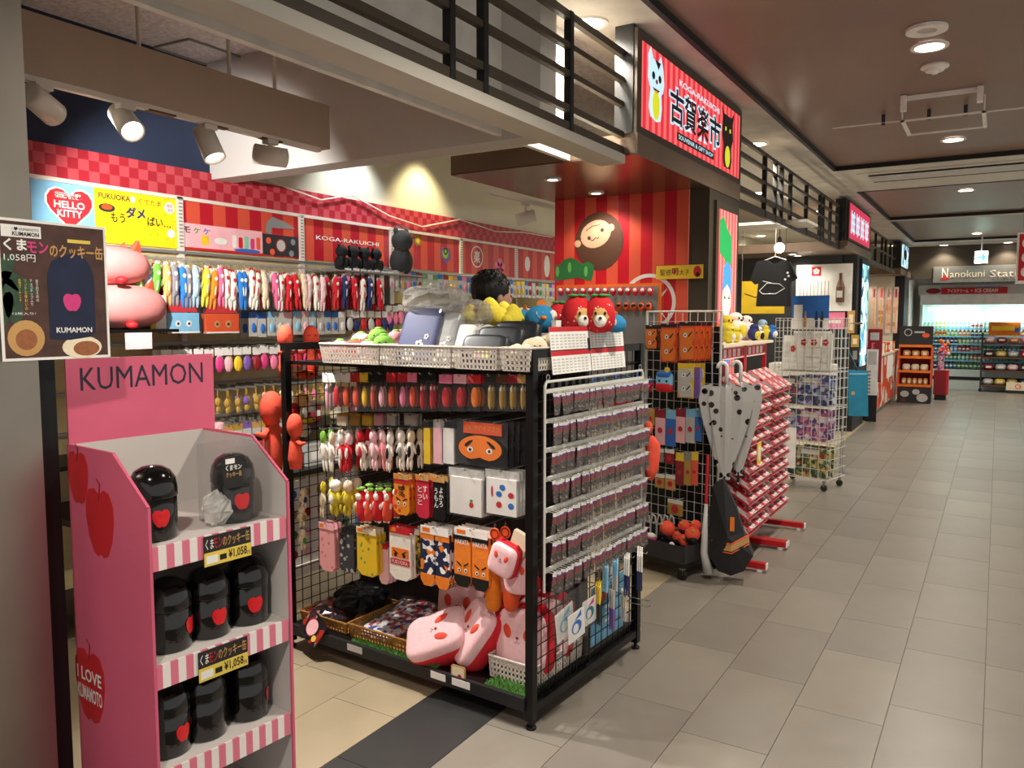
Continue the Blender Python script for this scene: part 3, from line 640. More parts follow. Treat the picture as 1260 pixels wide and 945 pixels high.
for u, z, s, r, lab in blu:
    x = px(FG, u, 380, z)[0]
    t = empty('bird_plush', lab, 'plush toy', FG @ T(x, BY+RZ, z) @ R(r, 'Y'), 'blue plush birds')
    b = B(); b.lathe([(.02*s, 0), (.06*s, .01*s), (.078*s, .045*s), (.072*s, .08*s), (.045*s, .11*s), (.012*s, .122*s)], 'plushblue', n=18); b.part('body', t, smooth=True)
    b = B(); b.ell((.045*s, .07*s, .05*s), (.02*s, .03*s, .012*s), 'plushwhite', 8, 6); b.tube([(-.02*s, .11*s, .03*s), (-.03*s, .08*s, .065*s), (-.015*s, .06*s, .075*s), (0, .09*s, .06*s)], .003*s, 'lightgrey', 5); b.part('ribbon', t, smooth=True)
    B().ell((.0, .065*s, .078*s), (.014*s, .01*s, .02*s), 'plushorange', 8, 6).part('beak', t, smooth=True)
    B().prism(disc(0, .125*s, .02*s), -.002, .002, 'orange').part('round_tag', t)
mat('strawberry', 'cf1c26', .85, 0, .0, col2='f6e8dc', pattern=('spots', .022, .16))
dogs = [(688, -.5, .75, -50, 'strawberry plush dog half hidden at the left of the trio'), (710, -.42, .9, 35, 'strawberry plush dog wearing a green leaf in the middle'), (738, -.45, .9, 10, 'strawberry plush dog facing out beside the price board')]
for u, z, s, r, lab in dogs:
    x = px(FG, u, 390, z)[0]
    t = empty('strawberry_dog_plush', lab, 'plush toy', FG @ T(x, BY+RZ, z) @ R(r+20, 'Y') @ Matrix.Diagonal((.92, 1.15, .92, 1)), 'strawberry plush dogs')
    b = B(); b.lathe([(.02*s, 0), (.055*s, .008*s), (.074*s, .04*s), (.076*s, .075*s), (.066*s, .105*s), (.045*s, .13*s), (.02*s, .142*s)], 'strawberry', n=18); b.part('hood', t, smooth=True)
    B().ell((0, .062*s, .045*s), (.048*s, .045*s, .036*s), 'plushtan', 12, 8).part('face', t, smooth=True)
    B().ell((0, .046*s, .072*s), (.03*s, .024*s, .02*s), 'plushwhite', 10, 8).part('muzzle', t, smooth=True)
    B().ell((0, .056*s, .092*s), (.008*s, .006*s, .006*s), 'black', 8, 6).part('nose', t)
    for k in (-1, 1): B().ell((k*.022*s, .074*s, .078*s), (.006*s, .007*s, .005*s), 'black', 8, 6).part('eye', t)
    b = B()
    for k in range(5): b.ell((.03*s*math.cos(k*1.257), .142*s, .03*s*math.sin(k*1.257)), (.022*s, .006*s, .022*s), 'green', 8, 4)
    b.part('leaf', t, smooth=True)
b = B().box(-.21, -.012, BY, BY+RZ-.002, -.36+.003, -.26, 'white'); b.box(-.2, -.02, BY+RZ-.002, BY+RZ-.001, -.35, -.27, 'lightgrey'); b.thing('tray_box', 'white carton in front of the strawberry dogs', 'box', FG)
B().box(-.045, -.008, .0, .05, -.02, .0, 'white').thing('card_box', 'small white carton behind the price board', 'box', FE @ T(.28, BY+.13, -.05))
# price chart board on the gondola end
p0 = px(FE, 679, 462, .01); p1 = px(FE, 770, 400, .01)
t = empty('price_board', 'four red-headed chart sheets on a board over the wire rack', 'sign', FE @ T(p0[0], p0[1], .012) @ R(-6, 'X'))
w_, h_ = p1[0]-p0[0], p1[1]-p0[1]
B().box(0, w_, 0, h_, -.003, 0, 'clear').part('backing', t)
for i in range(2):
    for j in range(2):
        c = B().box(i*w_/2+.003, (i+1)*w_/2-.003, j*h_/2+.002, (j+1)*h_/2-.002, 0, .001, 'paper').part('sheet', t)
        B().box(i*w_/2+.003, (i+1)*w_/2-.003, (j+1)*h_/2-.02, (j+1)*h_/2-.002, .001, .0014, 'red').part('sheet_header', c)
        b = B()
        for r_ in range(5):
            for q in range(9): b.box(i*w_/2+.012+q*(w_/2-.03)/9, i*w_/2+.012+(q+.7)*(w_/2-.03)/9, j*h_/2+.008+r_*.011, j*h_/2+.014+r_*.011, .001, .0012, 'lightgrey')
        b.part('table_cells', c, kind='stuff')
B().box(.0, .02, .0, .05, -.002, 0, 'black').part('clip', t, T(w_*.47, h_*.45, .002))
# ================================================================ goods hung on the gondola front
def span(M, u, v0, v1, wpx, d):
    x, y0 = px(M, u, v0, d); y1 = px(M, u, v1, d)[1]; w = px(M, u+wpx/2, v0, d)[0]-px(M, u-wpx/2, v0, d)[0]
    return x, y0, abs(w), y0-y1
def pack(M, w, h, label, group, head='red', inner='red', shape='ell', film='clear', th=.010, name='charm_pack', cat='keychain'):
    t = empty(name, label, cat, M, group)
    B().box(-w/2, w/2, -h*.24, 0, -.001, .001, head).part('header_card', t)
    b = B()
    if shape == 'ell': b.ell((0, -h*.62, 0), (w*.3, h*.28, th*.6), inner, 10, 8)
    elif shape == 'long': b.ell((0, -h*.62, 0), (w*.2, h*.34, th*.6), inner, 10, 8); b.ell((0, -h*.4, th*.5), (w*.1, h*.06, th*.3), 'white', 8, 6)
    else: b.box(-w*.4, w*.4, -h*.95, -h*.3, -th*.3, th*.4, inner)
    b.part('charm', t, smooth=shape != 'box')
    B().box(-w*.48, w*.48, -h, -h*.18, -th*.6, th*.9, film).part('film', t)
    return t
def hook(M, n):
    pass
dl = chili = None
def row(items, d, fn, v0, v1, deep=3, dz=.02, **kw):
    for it in items:
        u, wpx = it[0], it[1]
        x, y, w, h = span(FG, u, it[-1][0] if isinstance(it[-1], tuple) else v0, it[-1][1] if isinstance(it[-1], tuple) else v1, wpx, d)
        jr = R(random.uniform(-7, 7)) @ R(random.uniform(-15, 15), 'Y') if fn in (dl, chili) else T(0)
        t = fn(FG @ T(x, y-(random.uniform(0, .012) if fn in (dl, chili) else 0), d) @ jr, w*.96, h, *[q for q in it[2:] if not isinstance(q, tuple)], **kw)
        for k in range(1, deep):
            dup(t, FG @ T(x+random.uniform(-.002, .002), y, d-dz*k))
        B().tube([(x, y-.004, -.44), (x, y-.004, d+.012), (x, y+.004, d+.018)], .0022, 'greywire', 5).part('hook', g)
def pk(M, w, h, inner, head, shape, where, **kw):
    return pack(M, w, h, '%s charm in a clear packet with %s header, %s' % (CN.get(inner, inner), CN.get(head, head), where), 'packets on the top hook row', head, inner, shape)
CN = dict(palepink='pale pink', deeporange='deep orange', darkred='dark red', paper='white', tan='tan')
random.seed(11)
r1 = 'top hook row'
row([(402, 11, 'palepink', 'paper', 'long', 'by the grid'), (413, 11, 'red', 'paper', 'ell', 'top row near the grid'), (425, 12, 'deeporange', 'paper', 'ell', r1), (437, 12, 'salmon', 'red', 'ell', r1), (448, 11, 'yellow', 'yellow', 'ell', r1),
     (458, 11, 'salmon', 'black', 'long', r1), (469, 12, 'palepink', 'black', 'ell', r1), (481, 12, 'deeporange', 'red', 'ell', r1), (495, 13, 'pink', 'red', 'ell', r1), (507, 12, 'salmon', 'pink', 'ell', r1), (519, 12, 'red', 'black', 'long', r1), (531, 12, 'red', 'black', 'long', 'beside the red packets')], -.03, pk, 459, 506, 3)
row([(548, 16, 'red', 'pink', 'ell', 'wide packet on the top row'), (566, 16, 'red', 'palepink', 'ell', 'wide packet on the top row'), (584, 16, 'orange', 'red', 'ell', 'wide packet on the top row'), (603, 14, 'gold', 'charcoal', 'long', 'dark packet on the top row'),
     (617, 14, 'gold', 'brown', 'long', 'dark packet on the top row'), (630, 14, 'gold', 'darkred', 'long', 'dark packet on the top row'), (643, 13, 'gold', 'tan', 'long', 'packet beside the front post')], -.03, pk, 461, 506, 3)
# small plush dolls on hooks
def doll(M, w, h, body, head, label, group, arms=None, cat='plush toy', name='plush_charm', belly=None):
    t = empty(name, label, cat, M, group)
    B().ell((0, -h*.52, 0), (w*.3, h*.26, w*.26), body, 12, 8).part('body', t, smooth=True)
    B().ell((0, -h*.2, 0), (w*.3, h*.17, w*.27), head, 12, 8).part('head', t, smooth=True)
    for k in (-1, 1):
        B().ell((k*w*.34, -h*.46, w*.04), (w*.1, h*.15, w*.1), arms or body, 8, 6, M=R(k*25)).part('arm', t, smooth=True)
        B().ell((k*w*.16, -h*.86, w*.02), (w*.12, h*.16, w*.12), arms or body, 8, 6).part('leg', t, smooth=True)
    if belly: B().ell((0, -h*.55, w*.2), (w*.18, h*.15, w*.1), belly, 10, 6).part('belly', t, smooth=True)
    b = B(); b.tube([(0, -h*.06, 0), (-.004, .0, 0), (0, .012, 0), (.004, 0, 0), (0, -h*.06, 0)], .0012, 'greywire', 4); b.part('strap', t)
    return t
def dl(M, w, h, body, head, belly, label, **kw): return doll(M, w, h, body, head, label, 'small plush dolls on the hooks', belly=belly)
row([(397, 10, 'plushwhite', 'plushgreen', None, 'white plush charm with a green head beside the grid'), (409, 11, 'plushwhite', 'plushcream', None, 'white plush charm with cream head near the grid'), (419, 12, 'plushred', 'plushwhite', 'plushwhite', 'red plush charm with white head and belly'),
     (431, 12, 'plushred', 'plushpale', 'plushwhite', 'red plush charm with a pale pink head'), (443, 13, 'plushwhite', 'plushred', 'plushred', 'white plush charm with a red hood'), (459, 14, 'plushpale', 'plushpale', None, 'pale pink plush charm with dangling legs'),
     (470, 11, 'plushpink', 'plushpale', None, 'pink plush charm beside the pale one'), (481, 13, 'plushwhite', 'plushwhite', 'plushblack', 'white plush charm with dark belt next to the pink one'), (494, 13, 'plushwhite', 'plushwhite', 'grey', 'white plush charm with grey belly'), (507, 13, 'plushwhite', 'plushcream', 'plushblack', 'white plush charm beside the yellow packet')], -.07, dl, 527, 578, 2, .05)
def flat(M, w, h, label, group, main='white', head='clear', pr=None, film='clear', th=.014, cat='packet', name='flat_packet'):
    t = empty(name, label, cat, M, group)
    B().box(-w*.44, w*.44, -h*.97, -h*.18, -th*.4, th*.4, main).part('contents', t)
    B().box(-w/2, w/2, -h*.2, 0, -.001, .001, head).part('header', t)
    for (m, x0, x1, y0, y1) in (pr or []): B().prism(disc(w*(x0+x1)/2, -h*(y0+y1)/2, w*(x1-x0)/2, h*(y1-y0)/2, 16), th*.4, th*.4+.0008, m).part('printed_mark', t)
    B().box(-w/2, w/2, -h, 0, -th*.6, th*.75, film).part('film', t); return t
def fp(M, w, h, main, head, label, **kw): return flat(M, w, h, label, 'flat packets on the hooks', main, head)
row([(421, 13, 'cream', 'yellow', 'cream packet with a yellow card on the second row'), (437, 13, 'gold', 'yellow', 'gold packet with yellow card on the second row'), (452, 13, 'yellow', 'gold', 'yellow packet with gold card on the second row'), (466, 12, 'palepink', 'pink', 'pale pink packet with pink card on the second row'), (482, 12, 'lightgrey', 'white', 'white packet over the white plush charms'), (506, 18, 'lightgrey', 'haze', 'pair of pale grey packets over the plush charms')], -.13, fp, 509, 524, 2, .02)
row([(526, 9, 'yellow', 'clear', 'narrow yellow packet beside the plush charms'), (540, 14, 'palepink', 'haze', 'pink striped packet beside the yellow one'), (552, 17, 'white', 'clear', 'white packet with red berries before the eye mask')], -.06, fp, 517, 572, 3, .02)
# orange eye mask packet
MASKP = [(.46*math.cos(a), (.33 if math.sin(a) > 0 else .31)*math.sin(a)+(.1*math.exp(-(math.cos(a)/.28)**2) if math.sin(a) < 0 else 0)) for a in (2*PI*i/28 for i in range(28))]
def eyemask(M, w, h, label, group=None, main='orange', head='deeporange', film='clear', vertical=False):
    t = empty('eye_mask_packet', label, 'eye mask', M, group)
    B().box(-w/2, w/2, -h, 0, -.006, -.004, 'charcoal').part('backing', t)
    hd = B().box(-w*.36, w*.4, -h*.3, -h*.04, -.003, .0, head).part('header_card', t)
    m = B().prism([(w*x, -h*.62+h*y) for x, y in MASKP], -.002, .008, 'black').part('mask_rim', t)
    f = B().prism([(w*x*.93, -h*.62+h*y*.9) for x, y in MASKP], .008, .01, main).part('mask_face', t)
    for k in (-1, 1):
        B().prism(disc(k*w*.19, -h*.65, w*.06, w*.045), .01, .0106, 'white').part('printed_eye', f); B().prism(disc(k*w*.19, -h*.65, w*.026), .0106, .0112, 'black').part('printed_pupil', f)
        B().prism([(k*w*(.14+a), -h*.5+b_*h) for a, b_ in ((0, .07), (.06, .05), (.14, -.02), (.17, -.07), (.13, -.1), (.08, -.06), (.0, .045))], .01, .0106, 'black').part('printed_brow', f)
    txt('にわかアイマスク', hd, -w*.32, -h*.23, w*.36, -h*.1, .0, 'tan')
    B().box(-w/2, w/2, -h, 0, -.006, .014, film).part('film', t)
    return t
x, y, w_, h_ = span(FG, 592, 518, 573, 62, -.05)
t = eyemask(FG @ T(x, y, -.05), w_, h_, 'orange eye mask packet on the second hook row of the gondola', 'orange eye mask packets')
for k in range(1, 5): dup(t, FG @ T(x+.006*k, y, -.05-.03*k), 'orange eye mask packet hung behind the front one', 'orange eye mask packets')
for xx in (x-w_*.3, x+w_*.3): B().tube([(xx, y, -.44), (xx, y, -.03)], .0022, 'greywire', 5).part('hook', g)
# third row
row([(398, 10, 'plushcream', 'plushyellow', None, 'small cream plush charm at the grid on the third row'), (413, 20, 'plushyellow', 'plushwhite', 'plushwhite', 'yellow plush charm with white bib'), (429, 16, 'plushyellow', 'plushcream', None, 'yellow plush charm behind the bibbed one')], -.07, dl, 588, 634, 2, .05)
def chili(M, w, h, m, label, **kw):
    t = empty('chili_plush', label, 'plush toy', M, 'red cone plush charms')
    B().lathe([(.003, -h), (w*.3, -h*.93), (w*.36, -h*.75), (w*.3, -h*.4), (w*.2, -h*.15), (w*.05, -h*.04)], m, n=12).part('body', t, smooth=True)
    B().ell((0, -h*.24, w*.24), (w*.2, h*.11, w*.08), 'plushwhite', 10, 6).part('face', t, smooth=True)
    B().ell((0, -h*.03, 0), (w*.25, h*.06, w*.25), 'plushgreen', 8, 6).part('leaf', t, smooth=True)
    for k in (-1, 1): B().ell((k*w*.3, -h*.5, w*.12), (w*.1, h*.1, w*.1), 'plushwhite', 8, 6).part('hand', t, smooth=True); B().ell((k*w*.14, -h*.97, .004), (w*.12, h*.05, w*.12), 'plushwhite', 8, 6).part('foot', t, smooth=True)
    B().tube([(0, -h*.02, 0), (-.004, .006, 0), (0, .014, 0), (.004, .006, 0)], .0012, 'greywire', 4).part('strap', t); return t
row([(444, 18, 'plushred', 'red cone plush charm next to the yellow charms'), (456, 14, 'plushsalmon', 'salmon cone plush charm between two red ones'), (467, 17, 'plushred', 'red cone plush charm in the middle of the row'), (478, 14, 'plushsalmon', 'salmon cone plush charm beside the orange socks')], -.06, chili, 598, 640, 2, .05)
def sock(M, w, h, label, group, main, band=None, toe=None, card='paper', words=None, wm='white', vert=False, pair=1, heel=None):
    t = empty('socks', label, 'socks', M, group); n = pair; sw = w/n
    for k in range(n):
        x = -w/2+sw*(k+.5); m = sw*.46
        pts_ = [(x-m, -h*.1), (x+m, -h*.1), (x+m, -h*.72), (x+m*1.02, -h*.9), (x+m*.6, -h), (x-m*.5, -h), (x-m*1.02, -h*.9), (x-m, -h*.72)]
        s_ = B().prism(pts_, -.006, .006, main).part('sock', t)
        if band: B().prism([(x-m, -h*.1), (x+m, -h*.1), (x+m, -h*.22), (x-m, -h*.22)], .006, .0075, band).part('cuff', s_)
        if toe: B().prism([(x-m, -h*.8), (x+m, -h*.8), (x+m*1.02, -h*.9), (x+m*.6, -h), (x-m*.5, -h), (x-m*1.02, -h*.9)], .006, .0075, toe).part('toe', s_)
        if heel: heel(s_, x, m, h)
        if words:
            for q, (wd, y0, y1, *cc) in enumerate(words):
                if vert: txt(wd, s_, x-m*.5 if not cc else x+m*(cc[0]-.36), -h*y1, x+m*.5 if not cc else x+m*(cc[0]+.36), -h*y0, .0065, wm, vertical=True, bold=.01)
                else: txt(wd, s_, x-m*.85, -h*y1, x+m*.85, -h*y0, .0078, wm, bold=.01)
    c = B().box(-w*.46, w*.46, -h*.13, 0, .007, .009, card).part('card', t)
    B().box(-w*.4, -w*.15, -h*.1, -h*.03, .009, .0095, 'orange').part('card_mark', c)
    return t
def hang1(u, v0, v1, wpx, d, fn, label, group, deep=3, dz=.022, lab2=None, **kw):
    x, y, w, h = span(FG, u, v0, v1, wpx, d); t = fn(FG @ T(x, y, d), w, h, label, group, **kw)
    for k in range(1, deep): dup(t, FG @ T(x+.001*k, y, d-dz*k), lab2 or label+', hung behind')
    B().tube([(x, y-.003, -.44), (x, y-.003, d+.015), (x, y+.005, d+.02)], .0022, 'greywire', 5).part('hook', g)
    return t
mat('sockorange', 'e88c1c', .9, 0, .0, col2='d0321e', pattern=('spots', .03, .3)); mat('sockred', 'c81e3a', .9, 0, .08, 30); mat('socknavy', '1a2248', .9, 0, 0, col2='e8e6ea', pattern=('cells', .02, '1a2248', '1a2248', 'ee8420', '1a2248', 'ffffff'))
mat('sockyellow', 'e8c020', .9, 0, .0, col2='7a9a40', pattern=('spots', .03, .25)); mat('sockpink', 'e8a0a0', .9, 0, .0, col2='d87478', pattern=('spots', .03, .25)); mat('darktowel', '34323a', .9, 0, 0, col2='b8b4a8', pattern=('spots', .03, .3)); mat('goldpattern', '6a5a20', .9, 0, 0, col2='c8a838', pattern=('cells', .012, '2a2818', '8a7a30'))
def browface(s_, x, m, h):
    for k in (-1, 1): B().prism(disc(x+k*m*.4, -h*.72, m*.2), .0066, .0072, 'white').part('printed_eye', s_); B().prism(disc(x+k*m*.4, -h*.72, m*.1), .0072, .0078, 'black').part('printed_pupil', s_); B().prism([(x+k*m*.15, -h*.66), (x+k*m*.7, -h*.6), (x+k*m*.72, -h*.57), (x+k*m*.15, -h*.63)], .0066, .0072, 'black').part('printed_brow', s_)
hang1(495, 583, 633, 20, -.06, sock, 'orange spotted sock with black characters on the third row', 'socks on the hooks', main='sockorange', band='red', card='tan', words=[('博多', .28, .55)], wm='black', vert=True, heel=browface)
hang1(521, 584, 637, 17, -.05, sock, 'crimson sock with white characters on the third row', 'socks on the hooks', main='sockred', card='tan', words=[('すい', .24, .56, .42), ('とっと', .27, .7, -.42)], vert=True)
hang1(541, 586, 640, 16, -.05, sock, 'black sock with white characters beside the crimson one', 'socks on the hooks', main='black', card='tan', words=[('よかろ', .24, .68, .42), ('うもん', .27, .72, -.42)], vert=True)
hang1(574, 577, 635, 44, -.05, flat, 'white towel packet with a red berry motif on the third row', 'towel packets', 4, .02, main='white', head='haze', pr=[('red', .1, .22, .68, .8), ('green', .12, .2, .62, .68)], th=.018, name='towel_packet', cat='towel')
hang1(618, 579, 635, 42, -.05, flat, 'white handkerchief packet with red and blue round stamps', 'towel packets', 4, .02, main='paper', head='haze', th=.018, name='towel_packet', cat='towel', pr=[('blue', -.05, .12, .3, .43), ('red', .2, .37, .45, .58), ('blue', -.15, .02, .45, .58), ('red', -.15, .02, .68, .82), ('blue', .2, .37, .68, .82), ('red', -.3, -.24, .35, .6)])
# fourth row
hang1(403, 643, 702, 20, -.08, sock, 'pale pink sock in clear wrap beside the grid', 'socks on the hooks', main='sockpink', card='palepink')
hang1(427, 646, 704, 20, -.09, flat, 'dark towel packet with pale blossoms on the bottom row', 'towel packets', main='darktowel', name='towel_packet', cat='towel')
hang1(452, 649, 708, 26, -.06, sock, 'yellow pineapple-patterned sock on the bottom row', 'socks on the hooks', main='sockyellow', card='cream')
hang1(473, 668, 718, 12, -.1, sock, 'white frilled sock half hidden behind the lettered one', 'socks on the hooks', main='plushpale', card='red')
def mark(s_, x, m, h):
    B().box(x-m*.8, x+m*.8, -h*.58, -h*.4, .0066, .0074, 'orange').part('orange_patch', s_); B().box(x-m*.9, x+m*.9, -h*.72, -h*.61, .0066, .0074, 'red').part('red_band', s_); txt('FUKUOKA', s_, x-m*.75, -h*.7, x+m*.75, -h*.63, .0074, 'white')
    for k in (-1, 1): B().prism([(x+k*m*.2, -h*.52), (x+k*m*.6, -h*.46), (x+k*m*.6, -h*.44), (x+k*m*.2, -h*.49)], .0074, .008, 'black').part('printed_brow', s_); B().prism(disc(x+k*m*.4, -h*.53, m*.14), .0074, .008, 'black').part('printed_eye', s_)
hang1(493, 648, 713, 28, -.06, sock, 'white lettered sock with an orange face patch and red band', 'socks on the hooks', main='plushwhite', card='red', heel=mark)
hang1(512, 650, 705, 12, -.09, sock, 'gold patterned sock between the white and navy ones', 'socks on the hooks', main='goldpattern', card='paper')
hang1(536, 648, 722, 37, -.05, sock, 'pair of navy socks with orange cuffs and toes', 'socks on the hooks', 4, main='socknavy', band='plushorange', toe='plushorange', pair=2)
t = hang1(581, 651, 724, 44, -.04, sock, 'pair of orange socks with black lettered cuffs', 'socks on the hooks', 4, main='plushorange', band='black', toe='black', pair=2, words=[('HAKATA', .2, .28)], heel=browface)
# panda pouches, round tags and long orange plush by the post
def panda(M, w, h, th, label, cat='cushion', group='pink panda cushions', name='panda_cushion', m='plushpale', edge='plushred', square=.45):
    t = empty(name, label, cat, M, group)
    B().ell((0, 0, th*.22), (w*.475, h*.475, th*.42), m, 20, 14, square).part('front', t, smooth=True)
    B().ell((0, 0, -th*.16), (w*.52, h*.52, th*.46), edge, 20, 14, square).part('back', t, smooth=True)
    for k in (-1, 1):
        B().ell((k*w*.3, h*.5, -.005), (w*.1, h*.09, th*.2), edge, 10, 8).part('ear', t, smooth=True)
        B().ell((k*w*.2, h*.14, th*.6), (w*.085, h*.12, th*.08), 'plushsalmon', 12, 8, M=R(-k*18)).part('eye_patch', t, smooth=True)
    B().ell((0, h*.06, th*.64), (w*.03, h*.02, th*.05), 'darkred', 8, 6).part('nose', t, smooth=True)
    b = B(); b.tube([(-w*.06, h*.0, th*.63), (-w*.03, -h*.025, th*.64), (0, h*.02, th*.65), (w*.03, -h*.025, th*.64), (w*.06, 0, th*.63)], .0012, 'darkred', 4); b.part('mouth', t)
    return t
def at(u, v, d): x, y = px(FG, u, v, d); return FG @ T(x, y, d)
panda(at(621, 688, .0) @ R(-18), .115, .125, .05, 'small pink panda pouch hanging tilted by the front post', 'pouch', 'pink panda pouches', 'panda_pouch')
panda(at(640, 707, -.06) @ R(8), .14, .15, .04, 'larger pink panda pouch hung behind the tilted one', 'pouch', 'pink panda pouches', 'panda_pouch')
for u, v, lab in ((609, 657, 'round orange tag charm on a ring beside the post'), (622, 655, 'round orange tag charm behind the first')):
    t = empty('round_charm', lab, 'keychain', at(u, v, -.02 if u < 615 else -.06)); B().lathe([(.022, -.002), (.024, 0), (.022, .003)], 'deeporange', n=18).move(R(90, 'X')).part('disc', t); b = B(); ring(b, 0, 0, .015, .018, .003, .004, 'black'); b.part('printed_ring', t); B().tube([(0, .022, 0), (-.004, .03, 0), (0, .04, 0), (.004, .03, 0)], .0013, 'greywire', 4).part('ring', t)
for u, v0, v1, m, lab in ((607, 690, 752, 'plushorange', 'long orange plush stick hanging by the post'), (629, 700, 752, 'deeporange', 'second long orange plush stick beside the panda pouch')):
    x, y, w_, h_ = span(FG, u, v0, v1, 15, -.08); t = empty('plush_stick', lab, 'plush toy', FG @ T(x, y, -.08)); B().ell((0, -h_/2, 0), (w_/2, h_/2, w_/2), m, 14, 12, .6).part('body', t, smooth=True); B().ell((0, -h_*.35, w_*.45), (w_*.25, h_*.08, w_*.1), 'brown', 8, 6).part('face', t); B().tube([(0, 0, 0), (0, .03, -.0)], .0015, 'greywire', 4).part('strap', t)
B().box(-.035, .035, -.04, .04, -.01, .01, 'cream').thing('paper_tag', 'cream folded paper tag above the panda pouches', 'tag', at(640, 668, -.03) @ R(-20))
# ---------------------------------------------------------------- base deck goods
DK = .116
def deck(u, v, y=DK):
    p = FG.inverted() @ gz(u, v, y); return p.x, p.z
mat('wicker', 'a87838', .6, 0, .25, 60); mat('turf', '3c6a24', .9, 0, .3, 60); mat('turfblade', '5c9038', .8, 0, .2, 30); mat('printbag', 'e8e4e2', .4, 0, 0, col2='c83a40', pattern=('cells', .018, 'f0eeea', '2a3c8c', 'f0eeea', 'd86a60', 'e8e6e4', '3a4a9a'))
mat('blackbag', '0c0c0e', .25, 0, .3, 20); mat('printdark', '2a1a1c', .3, 0, 0, col2='a83028', pattern=('cells', .03, '18141a', '3a2a30', 'a87870', '241c24'))
x0, z0 = deck(427, 784); x1, z1 = deck(512, 812)
t = basket(abs(x1-x0), .36, .06, 'wicker_tray', 'shallow wicker tray of folded printed bags on the base', FG @ T(x0+.0, DK+.001, -.035), 'wicker', .15)
for k, (dx, dz_, yy) in enumerate(((.12, -.1, .03), (.13, -.16, .04), (.14, -.23, .048), (.12, -.29, .055))):
    t = empty('folded_bag', 'folded white printed bag in clear wrap, %s in the wicker tray' % ('frontmost', 'second', 'third', 'rearmost')[k], 'bag', FG @ T(x0+dx, DK+yy, -.035+dz_) @ R(-78, 'X') @ R(random.uniform(-8, 8)), 'printed bags'); B().ell((0, 0, 0), (.1, .075, .01), 'printbag', 16, 10, .4).part('cloth', t, smooth=True); B().box(-.108, .108, -.085, .085, -.011, .013, 'clear').part('film', t)
xa, za = deck(372, 770)
t = basket(.30, .34, .05, 'wicker_tray', 'shallow wicker tray of black bags by the left grid', FG @ T(x0-.315, DK+.001, -.04), 'wicker', .15)
for k, (dx, dz_, yy, m, lab) in enumerate(((.12, -.12, .03, 'printdark', 'crumpled printed dark packet hanging over the left tray'), (.2, -.2, .06, 'blackbag', 'shiny black bag heaped in the left wicker tray'), (.14, -.27, .07, 'blackbag', 'second shiny black bag behind in the left tray'))):
    b = B(); b.ell((0, 0, 0), (.13, .028, .1), m, 20, 10, .6); random.seed(k+20); b.v = [(q[0]+random.uniform(-.006, .006), q[1]+random.uniform(-.006, .006), q[2]+random.uniform(-.006, .006)) for q in b.v]; b.thing('bagged_garment', lab, 'bag', FG @ T(x0-.315+dx-.02, DK+yy, -.04+dz_) @ R(10, 'X'))
b = B(); b.prism([(-.07, -.05), (.07, -.06), (.08, .05), (-.06, .06)], -.004, .004, 'printdark'); b.prism(disc(.0, 0, .035), .004, .0045, 'palepink'); b.prism(disc(.045, -.03, .014), .004, .005, 'labelyellow')
b.thing('printed_packet', 'small printed packet drooping over the base edge by the left tray', 'packet', at(385, 772, .01) @ R(-30, 'X') @ R(-20))
def turf(x0, x1, z0, z1, label):
    t = empty('turf_mat', label, 'artificial grass', FG @ T(0, DK, 0)); B().box(x0, x1, 0, .006, z0, z1, 'turf').part('backing', t); b = B(); random.seed(2)
    for k in range(900):
        x, z = random.uniform(x0, x1), random.uniform(z0, z1); a = random.uniform(0, PI); l = random.uniform(.008, .016); dx, dz = .0016*math.cos(a), .0016*math.sin(a)
        b.add([(x-dx, .005, z-dz), (x+dx, .005, z+dz), (x+random.uniform(-.006, .006), .005+l, z+random.uniform(-.006, .006))], [(0, 1, 2)], random.choice(('turf', 'turfblade')))
    b.part('blades', t, kind='stuff')
turf(x0+.05, -.46, -.033, -.004, 'strip of artificial grass before the wicker tray'); turf(-.22, -.035, -.14, -.004, 'artificial grass patch at the corner by the front post')
# white basket with pandas at the corner
bx0 = deck(592, 838)[0]
basket(-.035-bx0, .36, .085, 'basket', 'white perforated basket of panda cushions on the base', FG @ T(bx0, DK+.002, -.07), slope=.05)
panda(FG @ T(bx0+.11, DK+.145, -.16) @ R(-6, 'X') @ R(2), .23, .25, .09, 'pink panda cushion upright in the white base basket')
panda(FG @ T(bx0+.11, DK+.15, -.3) @ R(-6, 'X') @ R(14, 'Y'), .23, .25, .09, 'pink panda cushion behind in the white base basket')
panda(at(589, 779, -.13) @ R(-24, 'Z') @ R(-30, 'Y') @ R(-14, 'X'), .19, .27, .1, 'pink panda cushion leaning between basket and tray')
panda(at(543, 785, -.09) @ R(-50, 'Z') @ R(-40, 'Y') @ R(-22, 'X'), .2, .29, .11, 'pink panda cushion lying back on the base before the tray')
panda(at(572, 748, -.3) @ R(4, 'Z') @ R(-10, 'X'), .25, .24, .09, 'pink panda cushion standing behind the leaning ones')
panda(at(632, 745, -.33) @ R(-10, 'Z') @ R(-10, 'X') @ R(25, 'Y'), .24, .24, .09, 'pink panda cushion deep behind the orange sticks')
t = empty('cushion_tag', 'small printed bread-shaped tag on the base lip', 'tag', at(564, 829, .0)); B().prism(rrect(-.035, .035, -.032, .032, .01), -.002, .002, 'tan').part('card', t); B().prism(rrect(-.029, .029, -.026, .026, .008), .002, .0026, 'cream').part('print', t); B().prism(disc(.008, -.01, .01), .0026, .003, 'red').part('printed_mark', t)
for k, (ua, ub) in enumerate(((530, 548), (556, 578), (428, 446))):
    xa, xb = bx(ua, .013, 838), bx(ub, .013, 838); B().box(xa, xb, .085, .113, .012, .0135, 'paper' if k < 2 else 'lightgrey').thing('price_tag', ('white price tag on the base lip', 'white price tag by the bread-shaped card', 'grey price tag under the wicker tray')[k], 'tag', FG)
